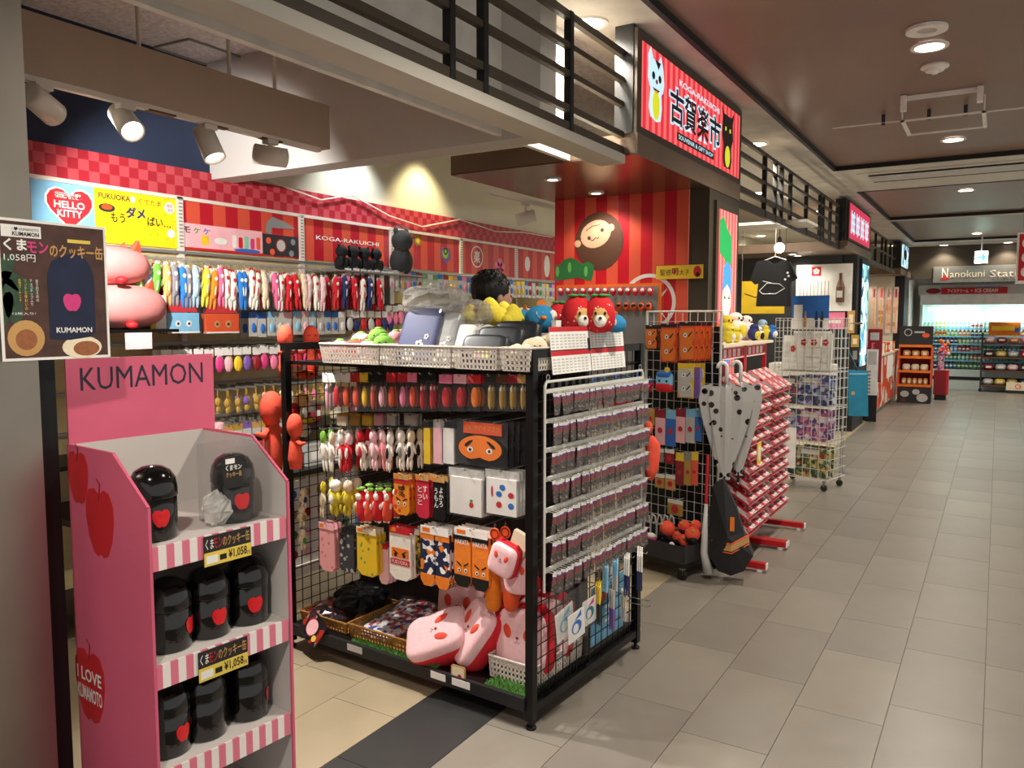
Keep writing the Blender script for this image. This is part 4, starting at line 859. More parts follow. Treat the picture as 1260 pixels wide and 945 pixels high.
# ---------------------------------------------------------------- left grid side: orange figures
def figure(M, h, label, m='plushsalmon', face=True, name='figure_plush'):
    t = empty(name, label, 'plush toy', M, 'salmon plush figures'); w = h*.36
    B().lathe([(.004, 0), (w*.3, .02*h), (w*.36, .2*h), (w*.28, .45*h), (w*.18, .6*h)], m, n=14).part('body', t, smooth=True)
    B().ell((0, .76*h, 0), (w*.42, .22*h, w*.38), m, 14, 10).part('head', t, smooth=True)
    for k in (-1, 1): B().tube([(k*w*.24, .52*h, 0), (k*w*.5, .46*h, .01), (k*w*.85, .5*h, .015)], [w*.12, w*.11, w*.07], m, 8).part('arm', t, smooth=True)
    if face:
        b = B()
        for k in (-1, 1): b.tube([(k*w*.1, .8*h, w*.36), (k*w*.17, .79*h, w*.37), (k*w*.24, .8*h, w*.34)], .002, 'darkred', 4)
        b.part('eyes', t)
        B().tube([(0, .66*h, w*.36), (0, .58*h, w*.4)], .0022, 'white', 4).part('whisker', t)
    return t
FLI = frame(*(FG @ Vector((-GL, 0, 0))).xy, 0, GA+90)
def latt(u, v, d): x, y = px(FLI, u, v, d); return FLI @ T(x, y, d)
figure(latt(352, 466, -.03) @ R(20, 'Y'), .25, 'salmon plush figure peeking over the left grid'); figure(latt(384, 464, -.05) @ R(-30, 'Y'), .25, 'salmon plush figure with a tag beside the peeking one')
figure(latt(336, 580, -.10) @ R(10, 'Y'), .38, 'long salmon plush figure hanging outside the left grid'); figure(latt(364, 578, .06) @ R(70, 'Y'), .26, 'salmon plush figure hanging inside the left grid', face=False)
for k, (u, v, rr, m, lab) in enumerate(((376, 461, (.06, .022, .02), 'deeporange', 'orange fish-shaped plush hung on the left grid'), (372, 492, (.03, .03, .025), 'plushtan', 'tan plush ball charm on the left grid'), (362, 505, (.03, .035, .02), 'red', 'red charm on the left grid below the tan one'), (384, 500, (.03, .03, .02), 'white', 'white charm packet on the left grid'), (380, 517, (.045, .012, .02), 'yellow', 'yellow lidded cup on the left grid'), (374, 530, (.035, .03, .02), 'cream', 'cream packet on the left grid'), (360, 530, (.03, .03, .02), 'greyfilm', 'grey wrapped packet on the left grid'))):
    t = empty('grid_charm', lab, 'keychain', latt(u, v, -.03)); B().ell((0, 0, 0), rr, m, 12, 8, .8).part('body', t, smooth=True); B().tube([(0, rr[1], 0), (0, rr[1]+.02, .01)], .0013, 'greywire', 4).part('strap', t); B().ell((rr[0]*.3, rr[1]*.2, rr[2]*.9), (rr[0]*.2, rr[1]*.3, .002), 'black' if m != 'black' else 'white', 8, 4).part('printed_mark', t)
pa, pb = px(FLI, 358, 742, -.025), px(FLI, 437, 590, -.025)
t = empty('icon_sheet', 'white sheet of round printed icons outside the left grid', 'poster', FLI @ T(0, 0, -.03)); B().box(pa[0], pb[0], .35, .75, -.002, 0, 'paper').part('sheet', t); B().box(pa[0], pb[0], .3, .35, -.004, .012, 'plasticwhite').part('ledge', t)
random.seed(4)
for i in range(5):
    for j in range(4): B().prism(disc(pa[0]+.03+i*(pb[0]-pa[0]-.05)/4.5, .4+j*.095, .022), 0, .001, random.choice(('tan', 'red', 'green', 'palepink', 'gold', 'blue'))).part('icon', t)
for k, (u, v, m, m2, lab) in enumerate(((373, 618, 'plushcream', 'navy', 'packet with a printed figure on the inner left grid'), (371, 640, 'plushcream', 'gold', 'cream plush charm with gold coin on the inner grid'), (372, 668, 'plushcream', 'green', 'cream plush charm holding a melon slice on the inner grid'))):
    t = doll(latt(u, v-18, .02), .06, .1, m, m, lab, 'inner grid charms', belly=m2)
# ================================================================ gondola end: white wire rack of charms
ra, rb = px(FE, 658, 470, .02), px(FE, 781, 452, .02)
RX0, RX1, RY0, RY1 = .03, .83, .515, 1.275
rk = empty('wire_rack', 'white wire rack of packaged charms on the gondola end', 'rack', FE)
b = B()
for x in (RX0, RX1): b.tube([(x, RY0, .03), (x, RY1-.01, .03)], .005, 'whitewire', 6)
b.part('side_rod', rk)
B().tube([(RX0, RY1-.02, .03), (RX0+.01, RY1, .03), (RX1-.01, RY1, .03), (RX1, RY1-.02, .03)], .005, 'whitewire', 6).part('top_rod', rk)
bars = [px(FE, 668, v, .03)[1] for v in (482, 519, 555, 591, 629.5, 666.5, 704)]
random.seed(21)
for by in bars:
    br = B().box(RX0, RX1, by-.008, by+.006, .024, .036, 'whitewire').part('bar', rk)
    b = B()
    for k in range(39): x = RX0+.012+k*.0203; b.tube([(x, by-.004, .036), (x, by-.006, .075), (x, by-.001, .079)], .0015, 'whitewire', 4)
    b.part('hooks', br, kind='stuff')
# packaged charms
mat('charmfilm', '807a78', .1, 0, .3, 90, clear=.7); mat('charmdark', '4a3c3a', .3, 0, 0, col2='9a8c70', pattern=('cells', .012, '2c2a2c', 'b8a890', '6a2a2a', '3a3a3c')); mat('tagpurple', '6a4a9a', .4); mat('tagred', '9a2a30', .4)
protos = []
for k in range(4):
    b = B(); hh = .078
    b.box(-.0072, .0072, -.012, 0, -.0005, .0005, 'paper'); b.box(-.0072, .0072, -.017, -.012, -.0006, .0006, 'tagpurple'); b.box(-.0068, .0068, -.038, -.017, -.0008, .0008, 'tagred')
    b.box(-.0062, .0062, -hh+.01+.004*k, -.04, -.002, .002, 'charmdark'); b.box(-.0075, .0075, -hh, -.017, -.003, .0032, 'charmfilm')
    o = b.thing('packaged_charm', 'thin packaged charm with a red and purple card on the white rack', 'keychain', T(0, 0, 0), 'packaged charms on the white rack'); protos.append(o)
first = True; used = set()
for bi, by in enumerate(bars):
    blab = 'thin packaged charm with red and purple card, %s bar of the white rack' % ('top', 'second', 'third', 'middle', 'fifth', 'sixth', 'lowest')[bi]
    for k in range(39):
        x = RX0+.012+k*.0203; j = random.randrange(4); M = FE @ T(x, by-.003-random.uniform(0, .006), .07-random.uniform(0, .012)) @ R(random.uniform(-62, -8), 'Y') @ R(random.uniform(-7, 7))
        if j not in used: protos[j].matrix_world = M; protos[j]['label'] = blab; used.add(j)
        else: dup(protos[j], M, blab)
for k in range(16):
    x = RX0+.03+k*.05; b = B(); m = ('navy', 'teal', 'charcoal', 'blue')[k % 4] if k > 6 else 'charcoal'
    b.box(-.02, .02, -.05, 0, -.001, .001, m); b.box(-.021, .021, -.05, 0, -.003, .003, 'clear'); b.thing('card_packet', '%s card packet at the top of the white rack' % {'navy': 'navy', 'teal': 'teal', 'charcoal': 'charcoal', 'blue': 'blue'}[m], 'packet', FE @ T(x, RY1-.004, .012) @ R(15, 'Y'), 'card packets behind the price board')
for x in (RX0+.02, RX1-.03): b = B(); ring(b, x, RY1+.015, .009, .012, .028, .031, 'chrome', 12); b.part('split_ring', rk)
# clear bags with cards below the rack
def eat(u, v, d=.03): x, y = px(FE, u, v, d); return FE @ T(x, y, d)
def cardbag(u, v0, v1, wpx, d, label, col, rot=0):
    x, y, w, h = span(FE, u, v0, v1, wpx, d); t = empty('clear_bag', label, 'bag', FE @ T(x, y, d) @ R(rot), 'clear bags with white cards')
    c = B().box(-w*.42, w*.42, -h*.96, -h*.42, -.001, .001, 'paper').part('card', t); B().prism(disc(0, -h*.72, w*.25, h*.13), .001, .0016, col).part('printed_bird', c); B().prism([(-w*.1, -h*.58), (w*.25, -h*.44), (w*.25, -h*.55)], .001, .0016, 'magenta' if col == 'teal' else col).part('printed_mark', c); B().prism(disc(-w*.05, -h*.74, w*.14, h*.09), .0016, .002, 'paper').part('printed_belly', c)
    b = B(); b.box(-w/2, w/2, -h, 0, -.008, .008, 'film'); b.part('film', t)
cardbag(691, 722, 790, 26, .06, 'clear bag with a white card, first under the rack', 'skyblue', 10); cardbag(708, 726, 790, 24, .10, 'clear bag with a blue bird card in front of the others', 'blue', 4); cardbag(725, 712, 770, 20, .06, 'clear bag with a teal and magenta bird card', 'teal', 2)
def slim(u, v0, v1, wpx, d, top, bot, label, n=3):
    x, y, w, h = span(FE, u, v0, v1, wpx, d); t = empty('slim_packet', label, 'packet', FE @ T(x, y, d) @ R(25, 'Y'), 'slim packets on the gondola end')
    B().box(-w/2, w/2, -h*.45, 0, -.003, .003, top).part('upper_sleeve', t); B().box(-w/2, w/2, -h, -h*.45, -.003, .003, bot).part('lower_sleeve', t); B().box(-w*.3, w*.3, -h*.3, -h*.1, .003, .0034, 'yellow' if top == 'white' else 'white').part('printed_mark', t)
    for k in range(1, n): dup(t, FE @ T(x+.006*k, y-.001*k, d-.012*k) @ R(25, 'Y'), label+', behind')
    B().tube([(x, y-.004, -.0), (x, y-.004, d+.02), (x, y+.004, d+.025)], .002, 'chrome', 5).part('hook', g, FG.inverted() @ FE)
slim(739, 718, 764, 14, .06, 'yellow', 'charcoal', 'yellow and dark slim packet under the rack'); slim(748, 694, 724, 15, .06, 'skyblue', 'skyblue', 'pale blue slim packet under the rack'); slim(760, 688, 722, 15, .07, 'skyblue', 'lightgrey', 'pale blue and grey slim packet under the rack')
slim(756, 722, 770, 15, .06, 'lightgrey', 'purple', 'purple slim packet below the pale blue ones'); slim(774, 684, 728, 14, .09, 'white', 'navy', 'white and navy slim packet under the rack'); slim(790, 679, 720, 18, .12, 'white', 'navy', 'white and navy slim packet at the far corner'); slim(770, 730, 760, 12, .05, 'cream', 'lightgrey', 'cream slim packet low on the end')
for v in (735, 742): x, y = px(FE, 778, v, .02); B().tube([(x, y, .0), (x, y, .1), (x, y+.006, .105)], .0025, 'chrome', 5).part('hook', g, FG.inverted() @ FE)
pa, pb = px(FE, 728, 828, -.03), px(FE, 769, 760, -.03)
t = empty('leaflet_sheet', 'pale blue leaflet sheet inside the gondola end grid', 'sheet', FE @ T(0, 0, -.035)); B().box(pa[0], pb[0], .13, .38, -.002, 0, 'skyblue').part('sheet', t)
for k, m in enumerate(('purple', 'yellow', 'salmon', 'skyblue')): B().box(pa[0]+.03+k*.035, pa[0]+.06+k*.035, .3, .45, 0, .002, m).part('colour_card', t)
for y in (.2, .23, .26): B().box(pa[0]+.12, pa[0]+.2, y, y+.012, 0, .001, 'paper').part('printed_line', t)
# salmon neck cushion hanging at the far end
t = empty('neck_cushion', 'salmon bean-shaped cushion hanging at the far gondola corner', 'cushion', FE @ T(.905, 0, .035))
x, y = px(FE, 790, 570, .03)
b = B(); b.tube([(0, y+.105, 0), (.016, y+.07, .005), (.012, y+.02, .008), (0, y-.04, .005), (-.006, y-.085, .0)], [.018, .034, .032, .032, .016], 'plushsalmon', 12); b.part('body', t, smooth=True); B().ell((-.01, y+.15, -.005), (.016, .03, .02), 'plushsalmon', 10, 8).part('end_knob', t, smooth=True); B().tube([(0, y+.1, 0), (-.004, y+.13, 0)], .0015, 'greywire', 4).part('strap', t)
# ================================================================ black-and-white grid rack behind the gondola
RA = -16
wc = gz(842, 714)
FR = frame(-1.47, 4.30, 0, RA)       # origin: front right wheel corner, x negative to the left
gr = empty('grid_rack', 'wheeled black rack with white wire grid beyond the gondola end', 'rack', FR)
for x in (-.03, -.5):
    for z in (-.03, -.36):
        w_ = B().lathe([(.028, -.012), (.03, -.008), (.03, .008), (.028, .012)], 'black', n=14).move(T(x, .03, z) @ R(90, 'X') @ R(0)).part('castor', gr); B().box(x-.012, x+.012, .03, .075, z-.012, z+.012, 'greywire').part('castor_fork', w_)
B().box(-.54, 0, .075, .1, -.4, 0, 'blackmetal').part('base_frame', gr)
for a, e, c_, d_ in ((-.54, 0, -.004, 0), (-.54, 0, -.3, -.296), (-.54, -.536, -.3, 0), (-.004, 0, -.3, 0)): B().box(a, e, .1, .2, c_, d_, 'charcoal').part('tray_wall', gr)
tb = px(FR, 866, 383, -.33)[1]
b = B()
for x in (-.54, -.0): b.tube([(x, .1, -.33), (x, tb, -.33)], .008, 'whitewire', 8)
b.tube([(-.54, tb, -.33), (0, tb, -.33)], .006, 'whitewire', 8); b.part('frame_tube', gr)
B().wires(-.54, 0, .2, tb, -.33, .055, .06, .0017, 'whitewire').part('wire_grid', gr)
B().box(-.54, 0, .2, tb-.09, -.35, -.345, 'black').part('back_board', gr)
def rat(u, v, d): x, y = px(FR, u, v, d); return FR @ T(x, y, d)
def rspan(u, v0, v1, wpx, d): return span(FR, u, v0, v1, wpx, d)
def vmask(u, v0, v1, wpx, d, m, back, label, n=3):
    x, y, w, h = rspan(u, v0, v1, wpx, d); t = empty('eye_mask_packet', label, 'eye mask', FR @ T(x, y, d), 'eye mask packets on the grid rack')
    B().box(-w/2, w/2, -h, 0, -.003, -.001, back).part('backing', t); B().box(-w/2, w/2, -h*.1, 0, -.001, .001, 'black' if back != 'yellow' else 'yellow').part('header_card', t)
    f = B().prism([(w*a, -h*e) for a, e in ((-.35, .16), (.38, .16), (.44, .4), (.3, .55), (.44, .72), (.4, .95), (-.3, .97), (-.44, .75), (-.4, .5), (-.46, .3))], -.001, .008, m).part('mask', t)
    for e in (.34, .72): B().prism(disc(-w*.08, -h*e, w*.12, w*.12, 12), .008, .0086, 'white').part('printed_eye', f); B().prism(disc(-w*.08, -h*e, w*.05, w*.05, 10), .0086, .009, 'black').part('printed_pupil', f); B().prism([(w*.08, -h*(e+.02)), (w*.12, -h*(e+.05)), (w*.34, -h*(e-.07)), (w*.3, -h*(e-.1))], .008, .0086, 'black').part('printed_brow', f)
    B().box(-w/2, w/2, -h, 0, -.004, .012, 'clear').part('film', t)
    for k in range(1, n): dup(t, FR @ T(x+.01*k, y, d-.04*k), label+', hung behind')
    B().tube([(x, y-.004, -.33), (x, y-.004, d+.02)], .002, 'whitewire', 5).part('hook', gr)
vmask(802, 400, 430, 15, -.2, 'orange', 'black', 'short orange eye mask card hung on the grid rack'); vmask(823, 398, 446, 20, -.18, 'orange', 'deeporange', 'tall orange eye mask packet on the grid rack'); vmask(846, 396, 444, 20, -.18, 'orange', 'deeporange', 'tall orange eye mask packet beside the white post', 4)
vmask(844, 447, 490, 20, -.18, 'lightgrey', 'yellow', 'grey eye mask packet with a yellow header', 3)
for k in range(4): x, y, w, h = rspan(858, 452, 490, 8, -.2-.03*k); B().box(-w/2, w/2, -h, 0, -.004, .004, 'purple').thing('slim_packet', 'purple slim packet on the grid rack behind the grey mask', 'packet', FR @ T(x, y, -.2-.03*k), 'purple packets')
x, y, w, h = rspan(818, 455, 484, 22, -.17); t = empty('face_pouch', 'blue and red pouch with a sleepy face on the grid rack', 'pouch', FR @ T(x, y, -.17))
B().ell((0, -h*.5, 0), (w*.45, h*.42, .018), 'skyblue', 14, 10, .5).part('body', t, smooth=True); B().ell((0, -h*.75, .002), (w*.46, h*.2, .02), 'red', 14, 8, .5).part('red_base', t, smooth=True); B().ell((0, -h*.2, .002), (w*.4, h*.14, .019), 'blue', 14, 8, .5).part('blue_cap', t, smooth=True)
for k in (-1, 1): B().ell((k*w*.2, -h*.47, .018), (.008, .008, .003), 'black', 8, 6).part('printed_eye', t)
B().prism(disc(w*.25, h*.02, .02, .016), .02, .021, 'labelyellow').part('tag', t); B().tube([(0, -h*.08, 0), (0, .02, 0)], .0015, 'greywire', 4).part('strap', t)
x, y, w, h = rspan(799, 465, 482, 14, -.2); t = doll(FR @ T(x, y, -.2), w, h, 'plushred', 'blue', 'small red and blue plush charm beside the sleepy pouch', 'grid rack charms', belly='plushwhite')
for k, (u, v0, v1, wp, top, bot, lab) in enumerate(((800, 502, 523, 11, 'tan', 'gold', 'tan card packet on the grid rack'), (813, 503, 547, 12, 'darkred', 'palepink', 'dark red tube packet on the grid rack'), (826, 504, 549, 12, 'skyblue', 'blue', 'blue tube packet with a red mark on the grid rack'), (838, 502, 545, 11, 'darkred', 'palepink', 'second dark red tube packet on the grid rack'), (850, 503, 545, 11, 'skyblue', 'lightgrey', 'pale blue tube packet by the white post'), (860, 503, 543, 8, 'skyblue', 'blue', 'narrow blue tube packet at the white post'), (811, 552, 568, 11, 'paper', 'grey', 'grey square card packet on the grid rack'), (824, 553, 571, 11, 'paper', 'darkred', 'red square card packet on the grid rack'),
        (837, 557, 597, 10, 'yellow', 'darkred', 'yellow and red pen packet on the grid rack'), (847, 557, 597, 9, 'grey', 'gold', 'grey and gold pen packet on the grid rack'), (855, 556, 597, 8, 'yellow', 'salmon', 'yellow pen packet by the white post'), (812, 583, 600, 11, 'paper', 'gold', 'gold square card packet on the grid rack'), (825, 584, 603, 12, 'paper', 'tan', 'tan square card packet on the grid rack'), (831, 615, 634, 18, 'paper', 'gold', 'wide gold card packet above the tray'))):
    x, y, w, h = rspan(u, v0, v1, wp, -.24); t = empty('card_packet', lab, 'packet', FR @ T(x, y, -.24)); B().box(-w/2, w/2, -h*.25, 0, -.004, .004, top).part('header_card', t); B().box(-w/2, w/2, -h, -h*.25, -.004, .004, bot).part('contents', t); B().prism(disc(0, -h*.6, w*.25), .004, .005, 'red').part('printed_mark', t); B().box(-w*.52, w*.52, -h*1.02, 0, -.005, .006, 'clear').part('film', t)
    B().tube([(x, y-.003, -.33), (x, y-.003, -.22)], .002, 'whitewire', 5).part('hook', gr)
for k, (u, v, s) in enumerate(((821, 655, 1.15), (834, 662, .85), (842, 650, .9), (852, 660, 1.0), (845, 670, 1.05), (856, 648, .8))):
    x, y = px(FR, u, v, -.1-.03*(k % 3)); t = empty('goblin_plush', ('large red plush head at the left of the low tray', 'small red plush head in the middle of the tray', 'red plush head with gold mark at the rear of the tray', 'red plush head beside the tray corner', 'red plush head with dark chin at the tray front', 'red plush head at the back corner of the tray')[k], 'plush toy', FR @ T(x, max(y-.03, .11), -.1-.03*(k % 3)) @ R((-30, 20, 0, 40, 10, -20)[k], 'Y'))
    B().ell((0, .045*s, 0), (.045*s, .042*s, .04*s), 'plushsalmon', 14, 10).part('head', t, smooth=True); B().ell((0, .02*s, .025*s), (.024*s, .018*s, .02*s), 'plushblack', 10, 8).part('chin', t, smooth=True); B().ell((0, .07*s, .03*s), (.012*s, .01*s, .012*s), 'gold', 8, 6).part('gold_mark', t); B().ell((0, .0, -.01), (.035*s, .02*s, .03*s), 'plushblack', 10, 6).part('body', t, smooth=True)
B().ell((0, .03, 0), (.022, .03, .012), 'white', 10, 8).thing('white_tag', 'white round tag among the red plush heads', 'tag', FR @ T(px(FR, 828, 666, -.06)[0], .14, -.05), smooth=True)
x, y = px(FR, 800, 660, -.08); t = empty('pink_slipper', 'pink and white plush slipper in the low tray', 'plush toy', FR @ T(x, .16, -.08)); B().ell((0, .02, 0), (.045, .02, .03), 'magenta', 12, 8).part('sole', t, smooth=True); B().ell((.005, .035, 0), (.035, .018, .026), 'plushwhite', 12, 8).part('upper', t, smooth=True)
for k in range(5):
    x, y = px(FR, 793+k*5, 640, -.12); b = B(); b.tube([(0, -.12, 0), (.0, -.03, .0), (.015, .03, .0), (.035, .02, 0), (.04, -.02, 0)], .006, 'lightgrey', 6); b.thing('cane_charm', 'grey striped hooked charm standing in the low tray', 'keychain', FR @ T(x, .28, -.12-.02*k), 'grey hooked charms')
# ================================================================ signs and wall graphics of the striped shop
def wpx(M, u, v, d=0.0): return px(M, u, v, d)
def sub(parent, b, name, M=None, label=None): return b.part(name, parent, M, label=label)
mat('signstripe', 'd82840', .35, 0, 0, col2='ee6a64', pattern=('x', .085), emit=.75); mat('glowpale', 'bfe4f4', .4, 0, 0, emit=.8); mat('glowblack', '161416', .4, 0, 0); mat('glowyellow', 'd8d82c', .4, 0, 0, emit=.7); mat('glowgreen', '18a050', .4, 0, 0, emit=.55); mat('glowblue', '3a8ee0', .4, 0, 0, emit=.8); mat('glowskin', 'f0d0c0', .4, 0, 0, emit=.8)
sg = empty('shop_sign', 'lit red striped lightbox sign with lucky cats above the canopy', 'sign', FS)
X0, X1, Y0, Y1 = 3.9, 5.68, 2.475, 2.9
B().box(X0-.06, X1+.06, Y0-.04, Y1+.05, -.018, .0, 'olive').part('frame', sg)
B().box(X0, X1, Y0, Y1, .0, .004, 'signstripe').part('lit_face', sg)
def P_(u, v): return px(FS, u, v, .004)
c0 = P_(807, 108); h0 = P_(807, 68)[1]-P_(807, 160)[1]; w0 = P_(818, 108)[0]-P_(796, 108)[0]
ct = B().prism([(c0[0]+w0*a, c0[1]+h0*e) for a, e in ((-.42, .25), (-.44, .38), (-.3, .5), (-.18, .36), (.12, .36), (.26, .46), (.4, .3), (.46, .1), (.4, -.02), (.3, -.06), (.34, -.25), (.28, -.42), (.05, -.46), (-.28, -.42), (-.38, -.3), (-.3, -.05), (-.44, .08))], .004, .006, 'glowpale').part('lucky_cat', sg)
B().prism(disc(c0[0], c0[1]-h0*.24, w0*.2, h0*.2), .006, .0075, 'glowyellow').part('gold_coin', ct); B().prism([(c0[0]-w0*.2, c0[1]-h0*.02), (c0[0]+w0*.2, c0[1]-h0*.02), (c0[0], c0[1]-h0*.09)], .006, .0075, 'red').part('collar', ct)
for a, e in ((-.16, .14), (.2, .14)): B().prism(disc(c0[0]+w0*a, c0[1]+h0*e, .02), .006, .0075, 'black').part('printed_eye', ct)
B().prism(disc(c0[0]+w0*.02, c0[1]+h0*.08, .016, .012), .006, .0075, 'pink').part('printed_nose', ct); B().prism([(c0[0]-.02, c0[1]+h0*.36), (c0[0]+.06, c0[1]+h0*.36), (c0[0]+.03, c0[1]+h0*.26)], .006, .0075, 'black').part('printed_patch', ct)
a0, a1 = P_(836, 100)[0], P_(886, 100)[0]
yt = [P_(836, 97)[1], P_(836, 90)[1]]; txt('KOGA-RAKUICHI', sg, a0, Y1-.09, a1, Y1-.055, .004, 'glowpale', bold=.02)
kx = [P_(u, 150)[0] for u in (824, 846, 862, 888)]
for k, ch in enumerate('古賀楽市'):
    u0, u1 = ((824, 841), (842, 857), (858, 872), (873, 887))[k]
    xa, xb = P_(u0, 140)[0], P_(u1, 140)[0]; ya, yb = Y0+.11, Y1-.12
    txt(ch, sg, xa-.015, ya-.012, xb+.015, yb+.012, .004, 'glowpale', bold=.06); txt(ch, sg, xa, ya, xb, yb, .006, 'glowblack', bold=.02)
xa, xb = P_(833, 170)[0], P_(878, 190)[0]; bd = B().box(xa, xb, Y0+.03, Y0+.075, .004, .006, 'glowblack').part('black_band', sg); txt('SOUVENIR & GIFT SHOP', bd, xa+.02, Y0+.04, xb-.02, Y0+.065, .006, 'glowpale', bold=.01)
xa, xb = P_(888, 150)[0], P_(902, 190)[0]; xm = (xa+xb)/2; ww = xb-xa
bc = B().prism([(xm+ww*a, 2.68+e) for a, e in ((-.4, .14), (-.5, .2), (-.3, .16), (.3, .16), (.5, .2), (.4, .12), (.45, .02), (.3, -.04), (.36, -.12), (.25, -.18), (-.25, -.18), (-.36, -.12), (-.3, -.04), (-.45, .02))], .004, .006, 'glowblack').part('black_cat', sg)
B().prism(disc(xm, 2.575, ww*.2, .07), .006, .0075, 'glowyellow').part('gold_coin', bc)
for k in (-1, 1): B().prism(disc(xm+k*ww*.18, 2.75, .014), .006, .0075, 'glowyellow').part('printed_eye', bc)
# lower lightbox on the pillar
mat('signstripe2', 'e04a50', .35, 0, 0, col2='f08a80', pattern=('x', .07), emit=.7)
lb = empty('pillar_lightbox', 'tall lit striped lightbox on the pillar face below the canopy', 'sign', FS)
B().box(5.14, 5.64, .6, 2.26, 0, .02, 'olive').part('frame', lb); B().box(5.19, 5.6, .65, 2.21, .02, .024, 'signstripe2').part('lit_face', lb)
B().prism([(5.2, 1.93), (5.2, 2.14), (5.28, 2.17), (5.36, 2.1), (5.46, 2.05), (5.48, 1.9), (5.42, 1.82), (5.3, 1.9)], .024, .026, 'glowgreen').part('pine_motif', lb)
gd = B().prism(disc(5.38, 1.62, .1, .11), .024, .026, 'glowskin').part('smiling_elder', lb)
B().prism([(5.28, 1.68), (5.3, 1.84), (5.38, 1.88), (5.46, 1.84), (5.48, 1.68), (5.38, 1.73)], .026, .028, 'glowblue').part('blue_cap', gd); B().prism([(5.24, 1.3), (5.22, 1.5), (5.34, 1.46), (5.38, 1.38), (5.42, 1.46), (5.54, 1.52), (5.52, 1.3), (5.4, 1.12), (5.36, 1.12)], .026, .028, 'glowblue').part('blue_robe', gd)
for k in (-1, 1): B().prism([(5.38+k*.03, 1.63), (5.38+k*.05, 1.65), (5.38+k*.07, 1.63)], .026, .028, 'glowblack').part('printed_eye', gd)
# motifs on the partition wall
MP = FM @ T(0, 0, .009)
def mq(u, v): return px(MP, u, v)
def blob(u, v, pts_, su): x, y = mq(u, v); k = abs(mq(u+1, v)[0]-mq(u-1, v)[0])/2; return [(x+a*su*k, y+e*su*k) for a, e in pts_]
mn = empty('monkey_motif', 'round brown monkey printed on the striped partition wall', 'wall graphic', MP)
b = B().prism([(a, e) for a, e in blob(737, 297, [(math.cos(i*PI/12)*(1.0), math.sin(i*PI/12)*1.08) for i in range(24)], 30)], 0, .0008, 'brown'); b.part('body', mn)
mat('monkeyface', 'e0b490', .5); mat('pinegreen', '2e7a40', .5); mat('pinelight', '6cc060', .5)
cx, cy = mq(733, 288); k_ = abs(mq(733, 288)[0]-mq(734, 288)[0])
fc = B().prism([(cx+k_*(a*math.cos(.35)-e*math.sin(.35)), cy+k_*(a*math.sin(.35)+e*math.cos(.35))) for a, e in disc(0, 0, 19, 15)], .0008, .0016, 'monkeyface').part('face', mn)
for du, dv in ((-10, 8), (6, 0)): B().prism(disc(cx+k_*(du+2), cy-k_*(dv-4), k_*2.2), .0016, .0022, 'brown').part('printed_eye', fc)
b = B(); b.tube([(cx-k_*6, cy-k_*6, .002), (cx-k_*3, cy-k_*7, .002), (cx, cy-k_*4, .002), (cx+k_*3, cy-k_*5, .002), (cx+k_*4, cy-k_*3, .002)], .003, 'brown', 4); b.part('printed_mouth', fc)
b = B(); b.tube([(cx-k_*12, cy+k_*4, .002), (cx-k_*4, cy+k_*9, .002), (cx+k_*5, cy+k_*10, .002)], .003, 'brown', 4); b.part('printed_brow', fc)
for u, v in ((711, 300), (752, 280)): x, y = mq(u, v); B().prism(disc(x, y, k_*4), .0008, .0014, 'monkeyface').part('ear', mn)
pn = empty('pine_motif', 'green three-lobed pine printed beside the monkey on the partition', 'wall graphic', MP)
pp = [mq(u, v) for u, v in ((684, 346), (684, 327), (690, 325), (693, 320), (703, 317), (712, 321), (716, 325), (724, 322), (731, 327), (730, 338), (727, 346), (712, 342), (700, 343))]
B().prism(pp, 0, .0012, 'pinegreen').part('lobes', pn)
for u, v in ((686, 334), (701, 329), (721, 334)): x, y = mq(u, v); B().prism(disc(x, y, k_*2.2, k_*6), .0012, .002, 'pinelight').part('leaf', pn)
x, y = mq(798, 372); b = B(); ring(b, x, y, .165, .19, 0, .0012, 'white', 36); cr = empty('crest_motif', 'white ring crest printed on the striped partition', 'wall graphic', MP); b.part('ring', cr)
for an in (15, -20): B().prism([(x+.06, y+an*.002), (x+.13, y+an*.006), (x+.1, y+an*.006-.05*(1 if an > 0 else -1))], 0, .0012, 'white').part('fan_blade', cr)
a, e = px(MP, 806, 345, .02), px(MP, 867, 324, .02); t = empty('mentaiko_sign', 'small yellow sign with a red figure on the partition edge', 'sign', MP @ T(0, 0, .02))
B().box(a[0], e[0], a[1], e[1], -.004, 0, 'clear').part('holder', t); s_ = B().box(a[0]+.008, e[0]-.008, a[1]+.006, e[1]-.006, 0, .001, 'yellow').part('sheet', t); ww, hh = e[0]-a[0], e[1]-a[1]
txt('聖徳', s_, a[0]+ww*.1, a[1]+hh*.3, a[0]+ww*.34, a[1]+hh*.7, .001, 'black'); txt('明', s_, a[0]+ww*.35, a[1]+hh*.3, a[0]+ww*.48, a[1]+hh*.76, .001, 'darkred', bold=.03); txt('太子', s_, a[0]+ww*.5, a[1]+hh*.3, a[0]+ww*.7, a[1]+hh*.66, .001, 'black'); B().prism(disc(a[0]+ww*.86, a[1]+hh*.5, hh*.26, hh*.36), .001, .002, 'red').part('printed_figure', s_); B().prism(disc(a[0]+ww*.87, a[1]+hh*.32, hh*.14), .002, .003, 'black').part('printed_base', s_)
